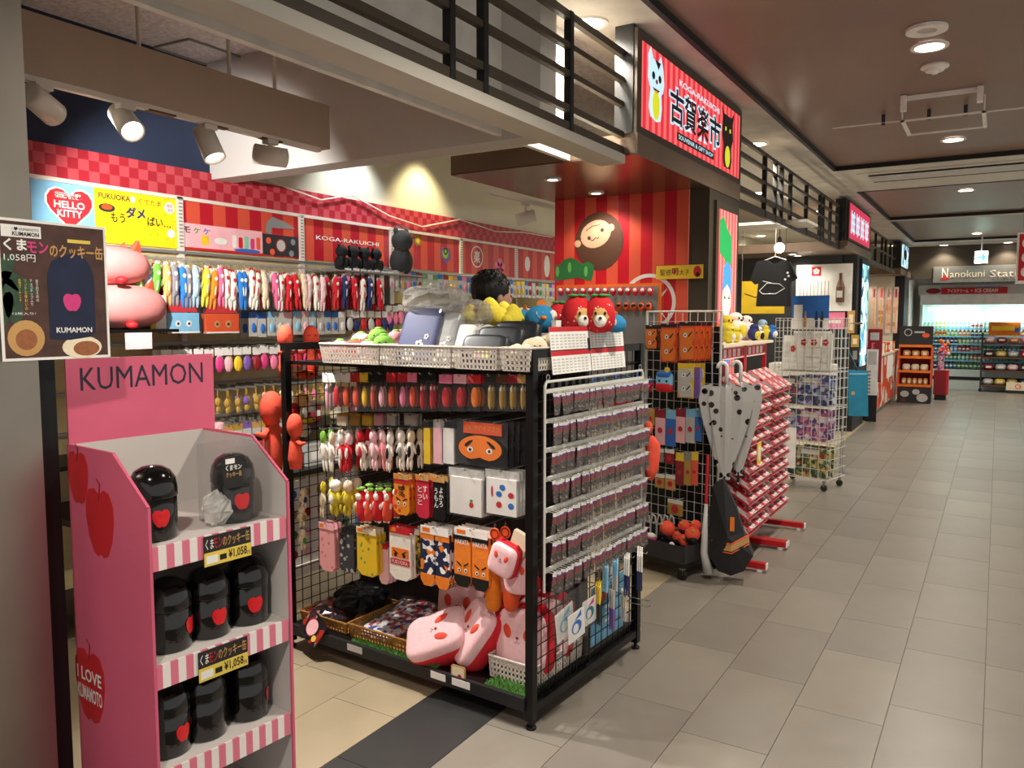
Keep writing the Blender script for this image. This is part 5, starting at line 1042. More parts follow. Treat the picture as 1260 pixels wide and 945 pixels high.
# orange framed board of red charms below the motifs
t = empty('charm_board', 'orange edged grey board with rows of red charms on the partition', 'board', MP); a, e = px(MP, 684, 384, .02), px(MP, 813, 348, .02)
B().box(a[0], e[0], .95, e[1], .0, .012, 'orange').part('board_edge', t); B().box(a[0]+.01, e[0]-.02, .95, e[1]-.02, .012, .016, 'grey').part('board_face', t)
n_ = 0
for r_, (v, m, w2) in enumerate(((353, 'red', 'white'), (372, 'deeporange', 'black'))):
    for k in range(13):
        u = 690+k*9.2+(0 if r_ == 0 else -2); x, y = px(MP, u, v, .05)
        o = empty('daruma_charm', ('red charm with white face on the upper row of the orange board' if r_ == 0 else 'orange charm with dark base on the lower row of the board'), 'keychain', MP @ T(x, y, .05), 'charms on the orange board' if r_ == 0 else 'lower charms on the orange board') if k == 0 else None
        if o:
            B().ell((0, -.03, 0), (.022, .03, .018), 'plushred' if r_ == 0 else 'deeporange', 10, 8).part('body', o, smooth=True); B().ell((0, -.022, .012), (.015, .013, .009), w2, 8, 6).part('face', o, smooth=True); B().tube([(0, 0, 0), (0, .012, -.03)], .0014, 'greywire', 4).part('strap', o); p0_ = o
        else: dup(p0_, MP @ T(x, y, .05))
# ---------------------------------------------------------------- posters on the back wall
FW2 = FB @ T(0, 0, .016)
def wq(u, v, d=0.0): return px(FW2, u, v, d)
def sheet(name, label, u0, v0, u1, v1, m, d=0.0, cat='poster'):
    a, e = wq(u0, v1, d), wq(u1, v0, d); t = empty(name, label, cat, FW2 @ T(a[0], 0, d)); w = e[0]-a[0]
    return t, w
t, w_ = sheet('heart_poster', 'pale blue wall panel with a big red heart', 40, 213, 118, 290, 'skyblue'); B().box(0, w_, 1.89, 2.165, 0, .002, 'skyblue').part('sheet', t)
hx_ = wq(87, 245)[0]-wq(40, 250)[0]; ht = B().prism(heart(hx_, 2.05, .125), .002, .0035, 'white').part('heart_rim', t); B().prism(heart(hx_, 2.05, .115), .0035, .0045, 'red').part('heart', t)
txt('福岡限定', t, hx_-.075, 2.09, hx_+.06, 2.12, .0045, 'white', bold=.05); txt('福岡限定', t, hx_-.073, 2.092, hx_+.058, 2.118, .0055, 'black', bold=.0); txt('HELLO', t, hx_-.08, 2.042, hx_+.075, 2.078, .0045, 'white', bold=.02); txt('KITTY', t, hx_-.065, 2.0, hx_+.06, 2.035, .0045, 'white', bold=.02)
t, w_ = sheet('yellow_poster', 'bright yellow wall poster with black and blue lettering', 118, 220, 215, 306, 'yellow'); mat('posteryellow', 'f0d814', .5, 0, 0, col2='e0c010', pattern=('spots', .03, .2)); B().box(0, w_, 1.89, 2.165, 0, .0025, 'posteryellow').part('sheet', t)
txt('FUKUOKA', t, w_*.05, 2.115, w_*.42, 2.145, .0025, 'brown', bold=.03); txt('ぐでたま', t, w_*.52, 2.11, w_*.8, 2.14, .0025, 'brown'); txt('もう', t, w_*.18, 2.0, w_*.35, 2.05, .0025, 'black', bold=.02); txt('ダメ', t, w_*.36, 2.03, w_*.6, 2.09, .0025, 'navy', bold=.04); txt('ばい…', t, w_*.62, 2.0, w_*.92, 2.05, .0025, 'black', bold=.02)
b = B(); b.prism(disc(w_*.91, 2.11, .032, .032), .0025, .0035, 'white'); b.part('round_patch', t); txt('福岡', t, w_*.87, 2.112, w_*.95, 2.132, .0035, 'red'); txt('限定', t, w_*.88, 2.088, w_*.96, 2.108, .0035, 'red')
B().prism(disc(w_*.14, 2.07, .045, .022), .0025, .0033, 'charcoal').part('printed_plate', t); B().prism(disc(w_*.14, 2.074, .03, .014), .0033, .004, 'deeporange').part('printed_food', t); B().prism(disc(w_*.45, 2.13, .014, .018), .0025, .0033, 'white').part('printed_egg', t); B().prism(disc(w_*.92, 1.97, .024), .0025, .0033, 'white').part('printed_egg', t)
t, w_ = sheet('pink_poster', 'pale pink banner with coloured plush sticks printed on it', 219, 270, 322, 312, 'palepink', .004); B().box(0, w_, 1.89, 2.04, 0, .002, 'palepink').part('sheet', t); B().box(0, w_, 1.89, 1.905, .002, .003, 'red').part('red_edge', t)
for k, (ch, m) in enumerate(zip('モケケ', ('black', 'green', 'blue'))): txt(ch, t, w_*(.06+.11*k), 1.985, w_*(.14+.11*k), 2.02, .002, m, bold=.02)
for k, m in enumerate(('white', 'red', 'mint', 'magenta', 'salmon')): B().prism(rrect(w_*(.62+.075*k), w_*(.67+.075*k), 1.925, 2.0-.01*(k % 2), .01), .002, .003, m).part('printed_stick', t)
B().prism(disc(w_*.8, 1.912, .1, .012), .003, .0036, 'blue').part('printed_pool', t); B().prism(rrect(w_*.26, w_*.34, 1.925, 1.98, .006), .002, .003, 'yellow').part('printed_face', t); B().prism(disc(w_*.48, 1.955, .045, .02), .002, .003, 'white').part('speech_bubble', t)
t, w_ = sheet('dark_poster', 'dark square poster with a pale ring emblem on the wall', 324, 284, 366, 316, 'charcoal', .004); B().box(0, w_, 1.9, 2.03, 0, .002, 'charcoal').part('sheet', t); b = B(); ring(b, w_*.5, 1.965, .036, .045, .002, .003, 'darkred'); b.part('ring', t); B().prism(disc(w_*.5, 1.965, .036), .002, .0026, 'lightgrey').part('disc', t)
for x, y in ((.15, 1.99), (.85, 1.995), (.8, 1.92), (.25, 1.92)): B().prism(disc(w_*x, y, .02), .002, .003, 'salmon' if x < .5 else 'grey').part('printed_spot', t)
x, y = wq(340, 275); B().prism([(x-.09, y-.06), (x-.08, y+.0), (x-.03, y+.04), (x+.06, y+.02), (x+.16, y-.02), (x+.02, y-.03), (x-.04, y-.03), (x-.05, y-.08)], 0, .0015, 'grey').thing('bird_motif', 'grey bird head printed above the dark poster', 'wall graphic', FW2)
a, e = wq(389, 300)[0], wq(466, 310)[0]; ly = wq(430, 303)[1]; t = empty('shop_lettering', 'white spaced lettering on the striped wall panel', 'lettering', FW2); txt('KOGA-RAKUICHI', t, a, ly+.022, e, ly+.05, 0, 'white', bold=.01)
x, y = wq(514, 296); b = B()
for k in range(10): b.prism(disc(x+.03*math.cos(k*.628), y+.03*math.sin(k*.628), .014), 0, .001, 'gold')
b.prism(disc(x, y, .025), .001, .002, 'yellow'); b.thing('flower_motif', 'gold chrysanthemum printed on the striped wall panel', 'wall graphic', FW2)
x, y = wq(548, 312); t = empty('fan_motif', 'blue and yellow fan crest printed on the striped panel', 'wall graphic', FW2); B().prism([(x-.07, y+.05), (x+.06, y+.05), (x+.08, y-.03), (x, y-.09), (x-.06, y-.03)], 0, .001, 'purple').part('fan', t); B().prism(disc(x, y, .04), .001, .002, 'lime').part('disc', t); b = B(); ring(b, x, y+.02, .018, .03, .002, .003, 'black', 10); b.part('crest_ring', t)
x, y = wq(587, 316); t = empty('character_crest', 'white circled character crest on the striped wall panel', 'wall graphic', FW2); b = B(); ring(b, x, y, .085, .095, 0, .001, 'white', 30); b.part('ring', t); txt('楽', t, x-.05, y-.055, x+.05, y+.055, 0, 'white', bold=.02)
x, y = wq(615, 330); b = B()
for k in range(5): b.prism(disc(x+.05*math.cos(k*1.257+.3), y+.05*math.sin(k*1.257+.3), .042), 0, .001, 'pink')
b.prism(disc(x, y, .015), .001, .002, 'red'); b.thing('blossom_motif', 'pink blossom printed on the striped wall panel', 'wall graphic', FW2)
for u, w2, h2, lab in ((649, .05, .09, 'small white figure printed on the far striped panel'), (673, .06, .14, 'tall white figure printed on the far striped panel')): x, y = wq(u, 330); B().prism(disc(x, max(y, 2.03-.0), w2, h2*.8), 0, .001, 'white').thing('white_motif', lab, 'wall graphic', FW2)
# ================================================================ goods on the back wall
wg = empty('wall_hook_bars', 'wire hook bars along the shop back wall', 'rack', FW2)
LV = [(1.87, .0), (1.57, 0), (1.36, 0), (1.12, 0), (.92, 0)]
for y, _ in LV: B().box(2.0, 7.5, y-.008, y+.008, 0, .02, 'greywire').part('bar', wg)
B().box(2.0, 7.5, .55, .58, 0, .42, 'blackmetal').thing('wall_shelf', 'long black shelf low on the shop back wall', 'shelf', FW2)
B().box(2.0, 7.5, .1, .13, 0, .42, 'blackmetal').thing('floor_shelf', 'black base shelf along the shop back wall', 'shelf', FW2)
def penplush(m, m2):
    t = empty('stick_plush', '', 'plush toy', T(0, 0, 0), 'stick plush charms along the top wall bar')
    B().ell((0, -.095, 0), (.024, .085, .02), m, 10, 8, .8).part('body', t, smooth=True)
    for k in (-1, 1): B().ell((k*.013, -.185, .0), (.011, .045, .011), m, 8, 6).part('leg', t, smooth=True)
    B().ell((0, -.06, .017), (.012, .012, .006), m2, 8, 6).part('face', t, smooth=True)
    for k in (-1, 1): B().ell((k*.024, -.1, .004), (.008, .03, .008), m, 6, 5, M=R(k*18)).part('arm', t, smooth=True)
    B().ell((0, -.12, .017), (.006, .03, .004), m2, 6, 5).part('stripe', t, smooth=True); B().box(-.012, .012, -.03, 0, -.006, -.004, m2).part('tag', t); B().tube([(0, -.01, 0), (0, .025, -.02)], .0014, 'greywire', 4).part('strap', t); return t
for n_, h_ in dict(plushgrey='8c8890', plushsky='a8c4dc', plushmagenta='e06a98', plushnavy='2a3468', plushlime='6ab43a', plushteal='2a7ad0').items(): mat(n_, h_, .9, 0, .06, 50)
seq = ['plushlime', 'plushsky', 'plushlime', 'plushtan', 'plushgrey', 'plushteal', 'plushgrey', 'plushsky', 'plushyellow', 'plushorange', 'plushmagenta', 'plushwhite', 'plushwhite', 'plushteal', 'plushteal', 'plushwhite', 'plushwhite', 'plushcream', 'plushmagenta', 'plushwhite', 'plushred', 'plushred', 'plushcream', 'plushpale', 'plushwhite', 'plushpale', 'plushred', 'plushnavy', 'plushred', 'plushwhite', 'plushnavy', 'plushred']
names = dict(plushlime='lime green', plushsky='pale blue', plushtan='tan', plushgrey='grey', plushteal='bright blue', plushyellow='yellow', plushorange='orange', plushmagenta='magenta', plushwhite='white', plushcream='cream', plushred='red', plushpale='pale pink', plushnavy='navy', plushpink='pink', plushgreen='green', plushblack='black', plushsalmon='salmon')
random.seed(31); cache = {}
us = [170, 181, 193, 205, 214, 223, 232, 241, 254, 264, 271, 278, 286, 293, 301, 309, 317, 325, 336, 345, 354, 362, 371, 380, 388, 397, 413, 424, 434, 446, 456, 466]
for u, m in zip(us, seq):
    for dp in (.3, .22, .14):
        v = 328+(u-170)*.03; x, _ = px(FW2, u, v, .3); y = 1.79; key = m if dp == .3 else random.choice(seq)
        if key not in cache: cache[key] = penplush(key, 'plushwhite' if key not in ('plushwhite', 'plushcream') else random.choice(('plushred', 'plushpale', 'plushyellow'))); o = cache[key]; o['label'] = '%s stick plush charm hung on the top wall bar' % names[key]; o.matrix_world = FW2 @ T(x, y, dp)
        else: dup(cache[key], FW2 @ T(x+random.uniform(-.008, .008), y-random.uniform(0, .02), dp) @ R(random.uniform(-10, 10)))
    B().tube([(x, 1.82, 0), (x, 1.815, .32)], .0025, 'greywire', 4).part('hook', wg)
def wcharm(key, form):
    b = B(); m = key
    if form == 0: b.box(-.02, .02, -.03, 0, -.001, .001, 'paper'); b.ell((0, -.065, 0), (.02, .032, .012), m, 8, 6)
    elif form == 1: b.box(-.022, .022, -.025, 0, -.001, .001, m); b.box(-.02, .02, -.1, -.025, -.002, .002, 'lightgrey'); b.ell((0, -.065, .004), (.013, .02, .006), m, 8, 6)
    else: b.tube([(0, 0, 0), (0, -.03, 0)], .002, 'gold', 4); b.ell((0, -.05, 0), (.014, .018, .01), m, 8, 6); b.ell((0, -.08, 0), (.009, .014, .008), 'gold', 6, 5)
    b.box(-.001, .001, -.002, .006, -.16, .006, 'greywire')
    return b.thing('wall_charm', '', 'keychain', T(0, 0, 0), 'charms on the shop back wall')
wc_ = {}
pals = [(1.545, 300, 420, ['lightgrey', 'white', 'blue', 'purple', 'palepink', 'skyblue', 'white', 'lightgrey'], 1, 'bright upper'), (1.34, 190, 420, ['darkred', 'red', 'pink', 'gold', 'magenta', 'yellow', 'palepink', 'purple'], 0, 'pink middle'), (1.10, 265, 430, ['gold', 'palepink', 'lightgrey', 'tan', 'gold', 'pink', 'cream', 'purple'], 2, 'gold lower'), (.90, 265, 345, ['palepink', 'lightgrey', 'tan', 'salmon', 'purple', 'gold'], 1, 'lowest'), (1.84, 480, 690, ['lightgrey', 'yellow', 'green', 'pink', 'blue', 'darkred', 'charcoal', 'tan'], 1, 'far top'), (1.6, 470, 690, ['darkred', 'charcoal', 'tan', 'pink', 'grey'], 0, 'far second'), (1.555, 420, 480, ['plushred', 'red', 'lightgrey', 'navy'], 0, 'bright upper'), (1.84, 420, 480, ['red', 'palepink', 'darkred', 'pink'], 0, 'far top')]
for y, ua, ub, pal, form, nm in pals:
    xa, xb = px(FW2, ua, 400, .2)[0], px(FW2, ub, 400, .2)[0]; n = int((xb-xa)/.066)
    for k in range(n):
        x = xa+(xb-xa)*(k+.5)/n; m = random.choice(pal)
        for dp in (.24, .16):
            key = (m, form); M = FW2 @ T(x+random.uniform(-.006, .006), y-random.uniform(0, .012), dp) @ Matrix.Scale(1.45, 4)
            lab = '%s charm on the %s row of the back wall' % (CN.get(m, names.get(m, m)), nm)
            if key not in wc_: wc_[key] = wcharm(m, form); wc_[key].matrix_world = M; wc_[key]['label'] = lab
            else: dup(wc_[key], M, lab)
# bright white packets right of the dolls
for k in range(6):
    x, _ = px(FW2, 452+k*6, 360, .25); B().box(-.02, .02, -.2, 0, -.004, .004, ('charcoal', 'white')[k % 2]).thing('towel_strip', '%s hanging towel strip beside the plush dolls on the back wall' % ('dark grey', 'white')[k % 2], 'towel', FW2 @ T(x, 1.8, .25), 'towel strips')
# large packets under the sticks
def facepack(u0, u1, v0, v1, m, hm, label):
    x, y, w, h = span(FW2, (u0+u1)/2, v0, v1, u1-u0, .3); t = empty('hair_band_packet', label, 'packet', FW2 @ T(x, y, .3)); B().prism([(-w*.45, -h*.38), (w*.45, -h*.38)]+[(w*.45*math.cos(a), -h*.38+h*.36*math.sin(a)) for a in (.5, .9, 1.3, 1.7, 2.1, 2.6)], -.004, 0, hm).part('header_card', t); f = B().box(-w*.47, w*.47, -h, -h*.4, -.006, .006, m).part('band', t); B().box(-w*.47, w*.47, -h, -h*.95, .006, .008, 'white').part('band_edge', f)
    for k in (-1, 1): B().prism(disc(k*w*.16, -h*.72, w*.08), .006, .007, 'white' if m != 'deeporange' else 'tan').part('printed_eye', f); B().prism(disc(k*w*.16, -h*.72, w*.035), .007, .008, 'black').part('printed_pupil', f)
    B().box(-w*.52, w*.52, -h*1.02, .01, -.008, .012, 'clear').part('film', t)
    for k in range(1, 3): dup(t, FW2 @ T(x+.01*k, y, .3-.04*k), label+', behind the first', 'hair band packets')
    return t
facepack(203, 245, 368, 410, 'skyblue', 'red', 'pale blue hair band packet with round eyes on the back wall'); facepack(251, 294, 370, 410, 'deeporange', 'red', 'orange hair band packet with a face on the back wall')
B().box(px(FW2, 130, 403, .3)[0]-.3, px(FW2, 205, 403, .3)[0], 1.43, 1.445, .02, .4, 'blackmetal').thing('display_shelf', 'short black shelf under the pink pig cushions', 'shelf', FW2)
for u, v, s, lab in ((152, 390, 1.0, 'pink pig cushion lying at the bottom of the pile'), (140, 352, .85, 'pink pig cushion on top of the pile')):
    x, y = px(FW2, u, v, .2); t = empty('pig_cushion', lab, 'cushion', FW2 @ T(x-.06, 1.446 if s == 1 else 1.446+.215, .26), 'pink pig cushions'); B().ell((0, .11*s, 0), (.23*s, .112*s, .16*s), 'plushpig', 18, 12, .85).part('body', t, smooth=True)
    for k in (-1, 1): b = B(); b.prism([(-.03, 0), (.035, 0), (.02, .06)], -.012, .012, 'salmon'); b.part('ear', t, T(.12*s, .19*s, k*.06) @ R(k*20, 'Y'))
    B().ell((.22*s, .09*s, .02), (.02, .03, .035), 'plushpale', 10, 8).part('snout', t, smooth=True); B().ell((-.02, .02, .13), (.03, .02, .03), 'red', 8, 6).part('foot', t, smooth=True)
x, _ = px(FW2, 190, 380, .3); t = empty('boxed_toy', 'yellow and white boxed toy beside the pig cushions', 'box', FW2 @ T(x, 1.446, .25)); B().box(-.03, .0, 0, .2, -.06, .06, 'yellow').part('yellow_side', t); B().box(0, .06, 0, .17, -.06, .06, 'white').part('white_side', t)
B().box(-.07, .07, -.08, 0, 0, .003, 'plushpale').thing('shelf_card', 'plain pale card hanging under the pig shelf', 'card', FW2 @ T(px(FW2, 170, 405, .41)[0], 1.43, .41))
# low shelf goods between display and gondola
for k, (u, v, w2, h2, m, lab) in enumerate(((272, 505, .1, .1, 'grey', 'grey carton on the low wall shelf'), (285, 503, .08, .12, 'palepink', 'pale pink plush slipper shape on the low shelf'), (300, 508, .12, .08, 'mint', 'mint carton stack on the low wall shelf'), (316, 498, .16, .2, 'red', 'red gift bag with gold print on the low shelf'), (330, 494, .12, .22, 'gold', 'gold and red gift box on the low shelf'), (342, 500, .1, .16, 'cream', 'cream lidded jar by the red bag'), (355, 505, .12, .1, 'skyblue', 'pale blue carton on the low shelf'), (385, 508, .2, .12, 'lightgrey', 'light grey carton on the low shelf'), (415, 500, .15, .16, 'white', 'white carton on the low shelf'))):
    x, _ = px(FW2, u, v, .3); t = empty('gift_box', lab, 'box', FW2 @ T(x, .58, .28) @ R((-15, 10, 0, 12, -8, 0, 5, 0, 8)[k], 'Y')); B().box(-w2/2, w2/2, 0, h2, -.06, .06, m).part('body', t); B().box(-w2*.3, w2*.3, h2*.3, h2*.7, .06, .062, 'yellow' if m in ('red',) else 'white').part('label', t); B().box(-w2*.52, w2*.52, h2, h2+.012, -.063, .063, 'charcoal' if k == 1 else m).part('lid', t)
B().box(2.0, 7.5, .80, .82, 0, .34, 'blackmetal').thing('middle_shelf', 'black middle shelf on the shop back wall', 'shelf', FW2)
random.seed(77)
for k in range(22):
    m = random.choice(('red', 'palepink', 'gold', 'cream', 'lightgrey', 'mint', 'pink', 'purple', 'darkred', 'yellow')); x = 2.9+k*.095; yy = .821 if k % 2 else .581; hh = random.uniform(.07, .13)
    t = empty('souvenir_pouch', '%s souvenir pouch on the %s shelf of the back wall' % (CN.get(m, m), 'middle' if k % 2 else 'low'), 'pouch', FW2 @ T(x, yy, .18) @ R(random.uniform(-15, 15), 'Y'), 'souvenir pouches'); B().ell((0, hh/2, 0), (.045, hh/2, .03), m, 12, 8, .6).part('body', t, smooth=True); B().box(-.02, .02, hh*.35, hh*.65, .028, .031, 'white' if m != 'white' else 'red').part('label', t)
for k in range(9): B().box(-.08, .08, 0, .14, -.1, .1, ('navy', 'lightgrey', 'teal', 'cream', 'red')[k % 5]).thing('stock_box', '%s stock box on the base shelf of the back wall' % ('navy', 'light grey', 'teal', 'cream', 'red')[k % 5], 'box', FW2 @ T(2.6+k*.2, .131, .25), 'stock boxes')
# black plush bears on the top rail (plain)
for k, u in enumerate((420, 434, 448, 462)):
    x, y = px(FW2, u, 334, .2); t = empty('black_plush', 'plain black plush toy in the row on the top wall shelf', 'plush toy', FW2 @ T(x, 1.815, .2) @ R((20, 0, -15, 10)[k], 'Y'), 'black plush toys'); B().ell((0, .05, 0), (.05, .06, .045), 'plushblack', 12, 8).part('body', t, smooth=True); B().ell((0, .13, .005), (.045, .042, .042), 'plushblack', 12, 8).part('head', t, smooth=True)
    for q in (-1, 1): B().ell((q*.032, .165, 0), (.014, .014, .008), 'plushblack', 8, 6).part('ear', t, smooth=True); B().ell((q*.05, .06, .02), (.016, .035, .018), 'plushblack', 8, 6).part('arm', t, smooth=True)
x, y = px(FW2, 494, 336, .2); t = empty('bagged_plush', 'large black plush toy wrapped in shiny clear film on the wall shelf', 'plush toy', FW2 @ T(x, 1.815, .2)); B().ell((0, .1, 0), (.095, .11, .08), 'plushblack', 14, 10).part('body', t, smooth=True); B().ell((0, .25, .01), (.085, .08, .075), 'plushblack', 14, 10).part('head', t, smooth=True); B().ell((-.06, .32, 0), (.025, .025, .015), 'plushblack', 8, 6).part('ear', t, smooth=True); B().ell((.06, .32, 0), (.025, .025, .015), 'plushblack', 8, 6).part('ear', t, smooth=True); b = B(); b.ell((0, .17, 0), (.125, .19, .11), 'film', 18, 12, .8); random.seed(8); b.v = [(q[0]+random.uniform(-.01, .01), q[1]+random.uniform(-.01, .01), q[2]+random.uniform(-.01, .01)) for q in b.v]; b.part('film', t)
B().box(px(FW2, 405, 334, .2)[0], px(FW2, 512, 334, .2)[0], 1.805, 1.815, 0, .3, 'greywire').thing('plush_ledge', 'thin wire ledge carrying the black plush toys', 'shelf', FW2)
# ================================================================ red wire stands with slanted trays
mat('boxprint', 'e0d8d4', .35, 0, .0, col2='b82030', pattern=('cells', .022, 'e4dedc', 'c83a44', 'd8b0ac', 'a82834', 'e8e2de', '6a5a70'))
mat('boxside', 'd8ceca', .35, 0, 0, col2='c23038', pattern=('cells', .03, 'e0d8d4', 'd8d0cc', 'c8848a', 'e8e4e0'))
FRK = frame(-1.42, 4.7, 0, 90)
def tray_stand(x0, x1, label, lab2, grp):
    t = empty('tray_stand', label, 'rack', FRK)
    for x in (x0, x1):
        for z in (0, -.14): B().box(x-.012, x+.012, .03, 1.325, z-.012, z+.012, 'redmetal').part('post', t)
        f = B().box(x-.02, x+.02, .02, .055, -.17, .31, 'redmetal').part('foot_bar', t); B().box(x-.02, x+.02, .02, .055, .31, .316, 'white').part('end_cap', f); B().lathe([(.018, 0), (.018, .02)], 'white', (x, 0, .27), 10).part('levelling_foot', f)
        B().box(x-.012, x+.012, 1.3, 1.325, -.14, 0, 'redmetal').part('top_bar', t)
    hd = B().box(x0+.012, x1-.012, 1.245, 1.325, .0, .008, 'white').part('header', t); B().box(x0+.02, x1-.02, 1.255, 1.315, .008, .01, 'red').part('header_print', hd)
    for k in range(4): B().box(x0+.06+k*.1, x0+.12+k*.1, 1.262, 1.308, .01, .011, 'white' if k != 1 else 'palepink').part('header_mark', hd)
    w = x1-x0
    ORD = ['lowest', 'second lowest', 'third lowest', 'fourth lowest', 'fifth lowest', 'fifth highest', 'fourth highest', 'third highest', 'second highest', 'highest']; base_lab = lab2
    for j in range(10):
        lab2 = 'flat red-white box on the %s tray, %s' % (ORD[j], base_lab); y = .2+j*.09; sl = 32
        M = T((x0+x1)/2, y, .2) @ R(sl, 'X')
        tr = B().box(-w/2+.014, w/2-.014, -.006, 0, -.23, 0, 'redmetal').part('tray', t, M); B().box(-w/2+.014, w/2-.014, 0, .02, -.002, 0, 'clear').part('tray_lip', tr)
        n = 3; pw = (w-.05)/n
        for k in range(n):
            MM = FRK @ M @ T(-w/2+.03+pw*(k+.5)-.005, .001, -.012)
            if 'p' not in grp:
                o = empty('boxed_snack', lab2, 'box', MM, 'flat boxes on the red stands'); B().box(-pw*.47, pw*.47, 0, .026, -.215, 0, 'boxside').part('box', o); B().box(-pw*.46, pw*.46, .026, .0268, -.212, -.004, 'boxprint').part('printed_lid', o); B().box(-pw*.47, -pw*.22, .0268, .0276, -.213, -.002, 'red').part('red_band', o); grp['p'] = o
            else: dup(grp['p'], MM, lab2)
    return t
G1, G2 = {}, {}
tray_stand(.02, .55, 'red metal stand of slanted trays beside the umbrellas', 'red stand beside the umbrellas', G1)
tray_stand(.585, 1.11, 'red metal stand of slanted trays nearer the wire cart', 'red stand nearer the wire cart', G2)
x, y = px(FRK, 915, 575, .25); t = empty('tag_card', 'yellow card with a white oval on the red stand', 'tag', FRK @ T(.06, y-.04, .24)); B().box(-.045, .045, 0, .13, 0, .003, 'yellow').part('card', t); B().prism(disc(0, .065, .025, .045), .003, .004, 'white').part('oval', t)
B().box(-.05, 1.16, 1.327, 1.345, -.2, .05, 'cream').thing('top_tray', 'cream tray on top of the red stands', 'tray', FRK)
random.seed(13)
pl_ = [(876, 'plushyellow', 'plushwhite', .055, -.16), (886, 'plushyellow', 'plushwhite', .05, -.11), (897, 'plushyellow', 'plushwhite', .055, 0), (906, 'plushyellow', 'plushwhite', .05, 0), (905, 'plushwhite', 'plushyellow', .1, -.1), (918, 'plushwhite', 'plushcream', .09, -.1), (928, 'plushnavy', 'plushyellow', .06, -.02), (937, 'plushwhite', 'plushnavy', .07, -.1), (942, 'plushyellow', 'plushnavy', .055, 0), (950, 'plushteal', 'plushwhite', .055, 0), (938, 'plushsky', 'plushwhite', .075, -.09), (893, 'plushyellow', 'plushcream', .09, -.12), (934, 'plushwhite', 'plushblack', .05, .0)]
for k, (u, m, m2, r, z) in enumerate(pl_):
    x = px(FRK, u, 400, z)[0]
    t = empty('bird_plush', '%s plush toy with %s front on top of the red stands%s' % (names.get(m), names.get(m2), ', larger and behind' if z < -.05 else ''), 'plush toy', FRK @ T(x, 1.345, z) @ R(random.uniform(-30, 10), 'Y'), 'plush toys on the red stands')
    B().ell((0, r*.8, 0), (r*.75, r*.8, r*.7), m, 14, 10).part('body', t, smooth=True); B().ell((0, r*.7, r*.45), (r*.5, r*.5, r*.35), m2, 12, 8).part('front', t, smooth=True); B().ell((0, r*1.5, 0), (r*.5, r*.45, r*.5), m, 12, 8).part('head', t, smooth=True)
    b = B()
    for q in (-1, 1): b.ell((q*r*.2, r*1.55, r*.45), (r*.07, r*.09, r*.06), 'black', 6, 5)
    b.part('eyes', t); B().ell((0, r*1.42, r*.5), (r*.1, r*.07, r*.12), 'plushorange' if m == 'plushyellow' else 'black', 8, 6).part('beak', t)
# ---------------------------------------------------------------- umbrellas and tote
FU = frame(-1.3, 4.52, 0, 12)
mat('dotfilm', 'c8c6c2', .12, 0, 0, col2='101010', pattern=('spots', .06, .3), clear=.15)
def umbrella(u, vt, vb, z, label, s):
    x, yt = px(FU, u, vt, z); yb = px(FU, u, vb, z)[1]; t = empty('umbrella', label, 'umbrella', FU @ T(x, 0, z), 'polka dot umbrellas'); h = yt-yb
    b = B(); n = 20; vs = []; prof = [(0, .02), (.06, .018), (.3, .045), (.6, .072), (.85, .085), (1.0, .075)]
    for f, r in prof:
        for j in range(n): a = 2*PI*j/n; rr = r*(1+.22*(1 if j % 2 else -1)*f); vs.append((rr*math.cos(a)*s, yb+h*f+(.02 if (j % 4 == 0 and f == 1.0) else 0), rr*math.sin(a)*.45))
    b.add(vs, [(i*n+j, i*n+(j+1) % n, (i+1)*n+(j+1) % n, (i+1)*n+j) for i in range(len(prof)-1) for j in range(n)], 'dotfilm'); b.part('canopy', t)
    b = B(); b.tube([(0, yb-.05, 0), (0, yt+.02, 0)], .006, 'white', 8); b.part('shaft', t); B().lathe([(.004, -.05), (.009, -.03), (.011, .02)], 'black', (0, yb, 0), 10).part('ferrule', t)
    hp = [(0, yt+.02, 0), (0, yt+.11, 0)]+[(-.025+.025*math.cos(a), yt+.11+.028*math.sin(a), 0) for a in (.5, 1.1, 1.6, 2.1, 2.7, 3.3)]
    b = B(); b.tube(hp, .011, 'white', 10); b.part('handle', t, smooth=True)
umbrella(894, 476, 590, 0, 'clear polka dot umbrella hung upside down before the red stand', 1.6); umbrella(911, 474, 585, -.12, 'second clear polka dot umbrella behind the first', 1.3)
t = empty('tote_bag', 'black tapered cloth bag with an orange woven band hanging low', 'bag', FU)
q = [px(FU, u, v, .06) for u, v in ((877, 598), (890, 590), (906, 625), (915, 655), (927, 682), (916, 700), (900, 706), (884, 700), (873, 680), (873, 640))]
b = B(); n = len(q); vs = [(a, max(e, .02), .10 if i in (4, 5, 6, 7, 8) else .06) for i, (a, e) in enumerate(q)]+[(a, max(e, .02), .0) for a, e in q]; cxy = (sum(a for a, e in q)/n, sum(e for a, e in q)/n)
b.add(vs+[(cxy[0], cxy[1], .13), (cxy[0], cxy[1], 0)], [(i, (i+1) % n, 2*n) for i in range(n)]+[(n+(i+1) % n, n+i, 2*n+1) for i in range(n)]+[(i, n+i, n+(i+1) % n, (i+1) % n) for i in range(n)], 'offblack'); b.part('body', t)
for va, vb, m in ((665, 673, 'tan'), (663, 664.5, 'deeporange'), (674.5, 676, 'deeporange')):
    pts_ = [px(FU, u, v, .12) for u, v in ((874, va+2), (900, va+5), (921, va-4))]; pb_ = [px(FU, u, v, .12) for u, v in ((874, vb+2), (900, vb+5), (922, vb-4))]
    B().add([(a, e, (.085, .135, .085)[i]) for i, (a, e) in enumerate(pts_)]+[(a, e, (.09, .137, .09)[i]) for i, (a, e) in enumerate(pb_)], [(0, 3, 4, 1), (1, 4, 5, 2)], m).part('woven_band', t)
a, e = px(FU, 901, 645, .13); B().box(a-.012, a+.012, e-.04, e+.04, .128, .132, 'orange').part('tag', t)
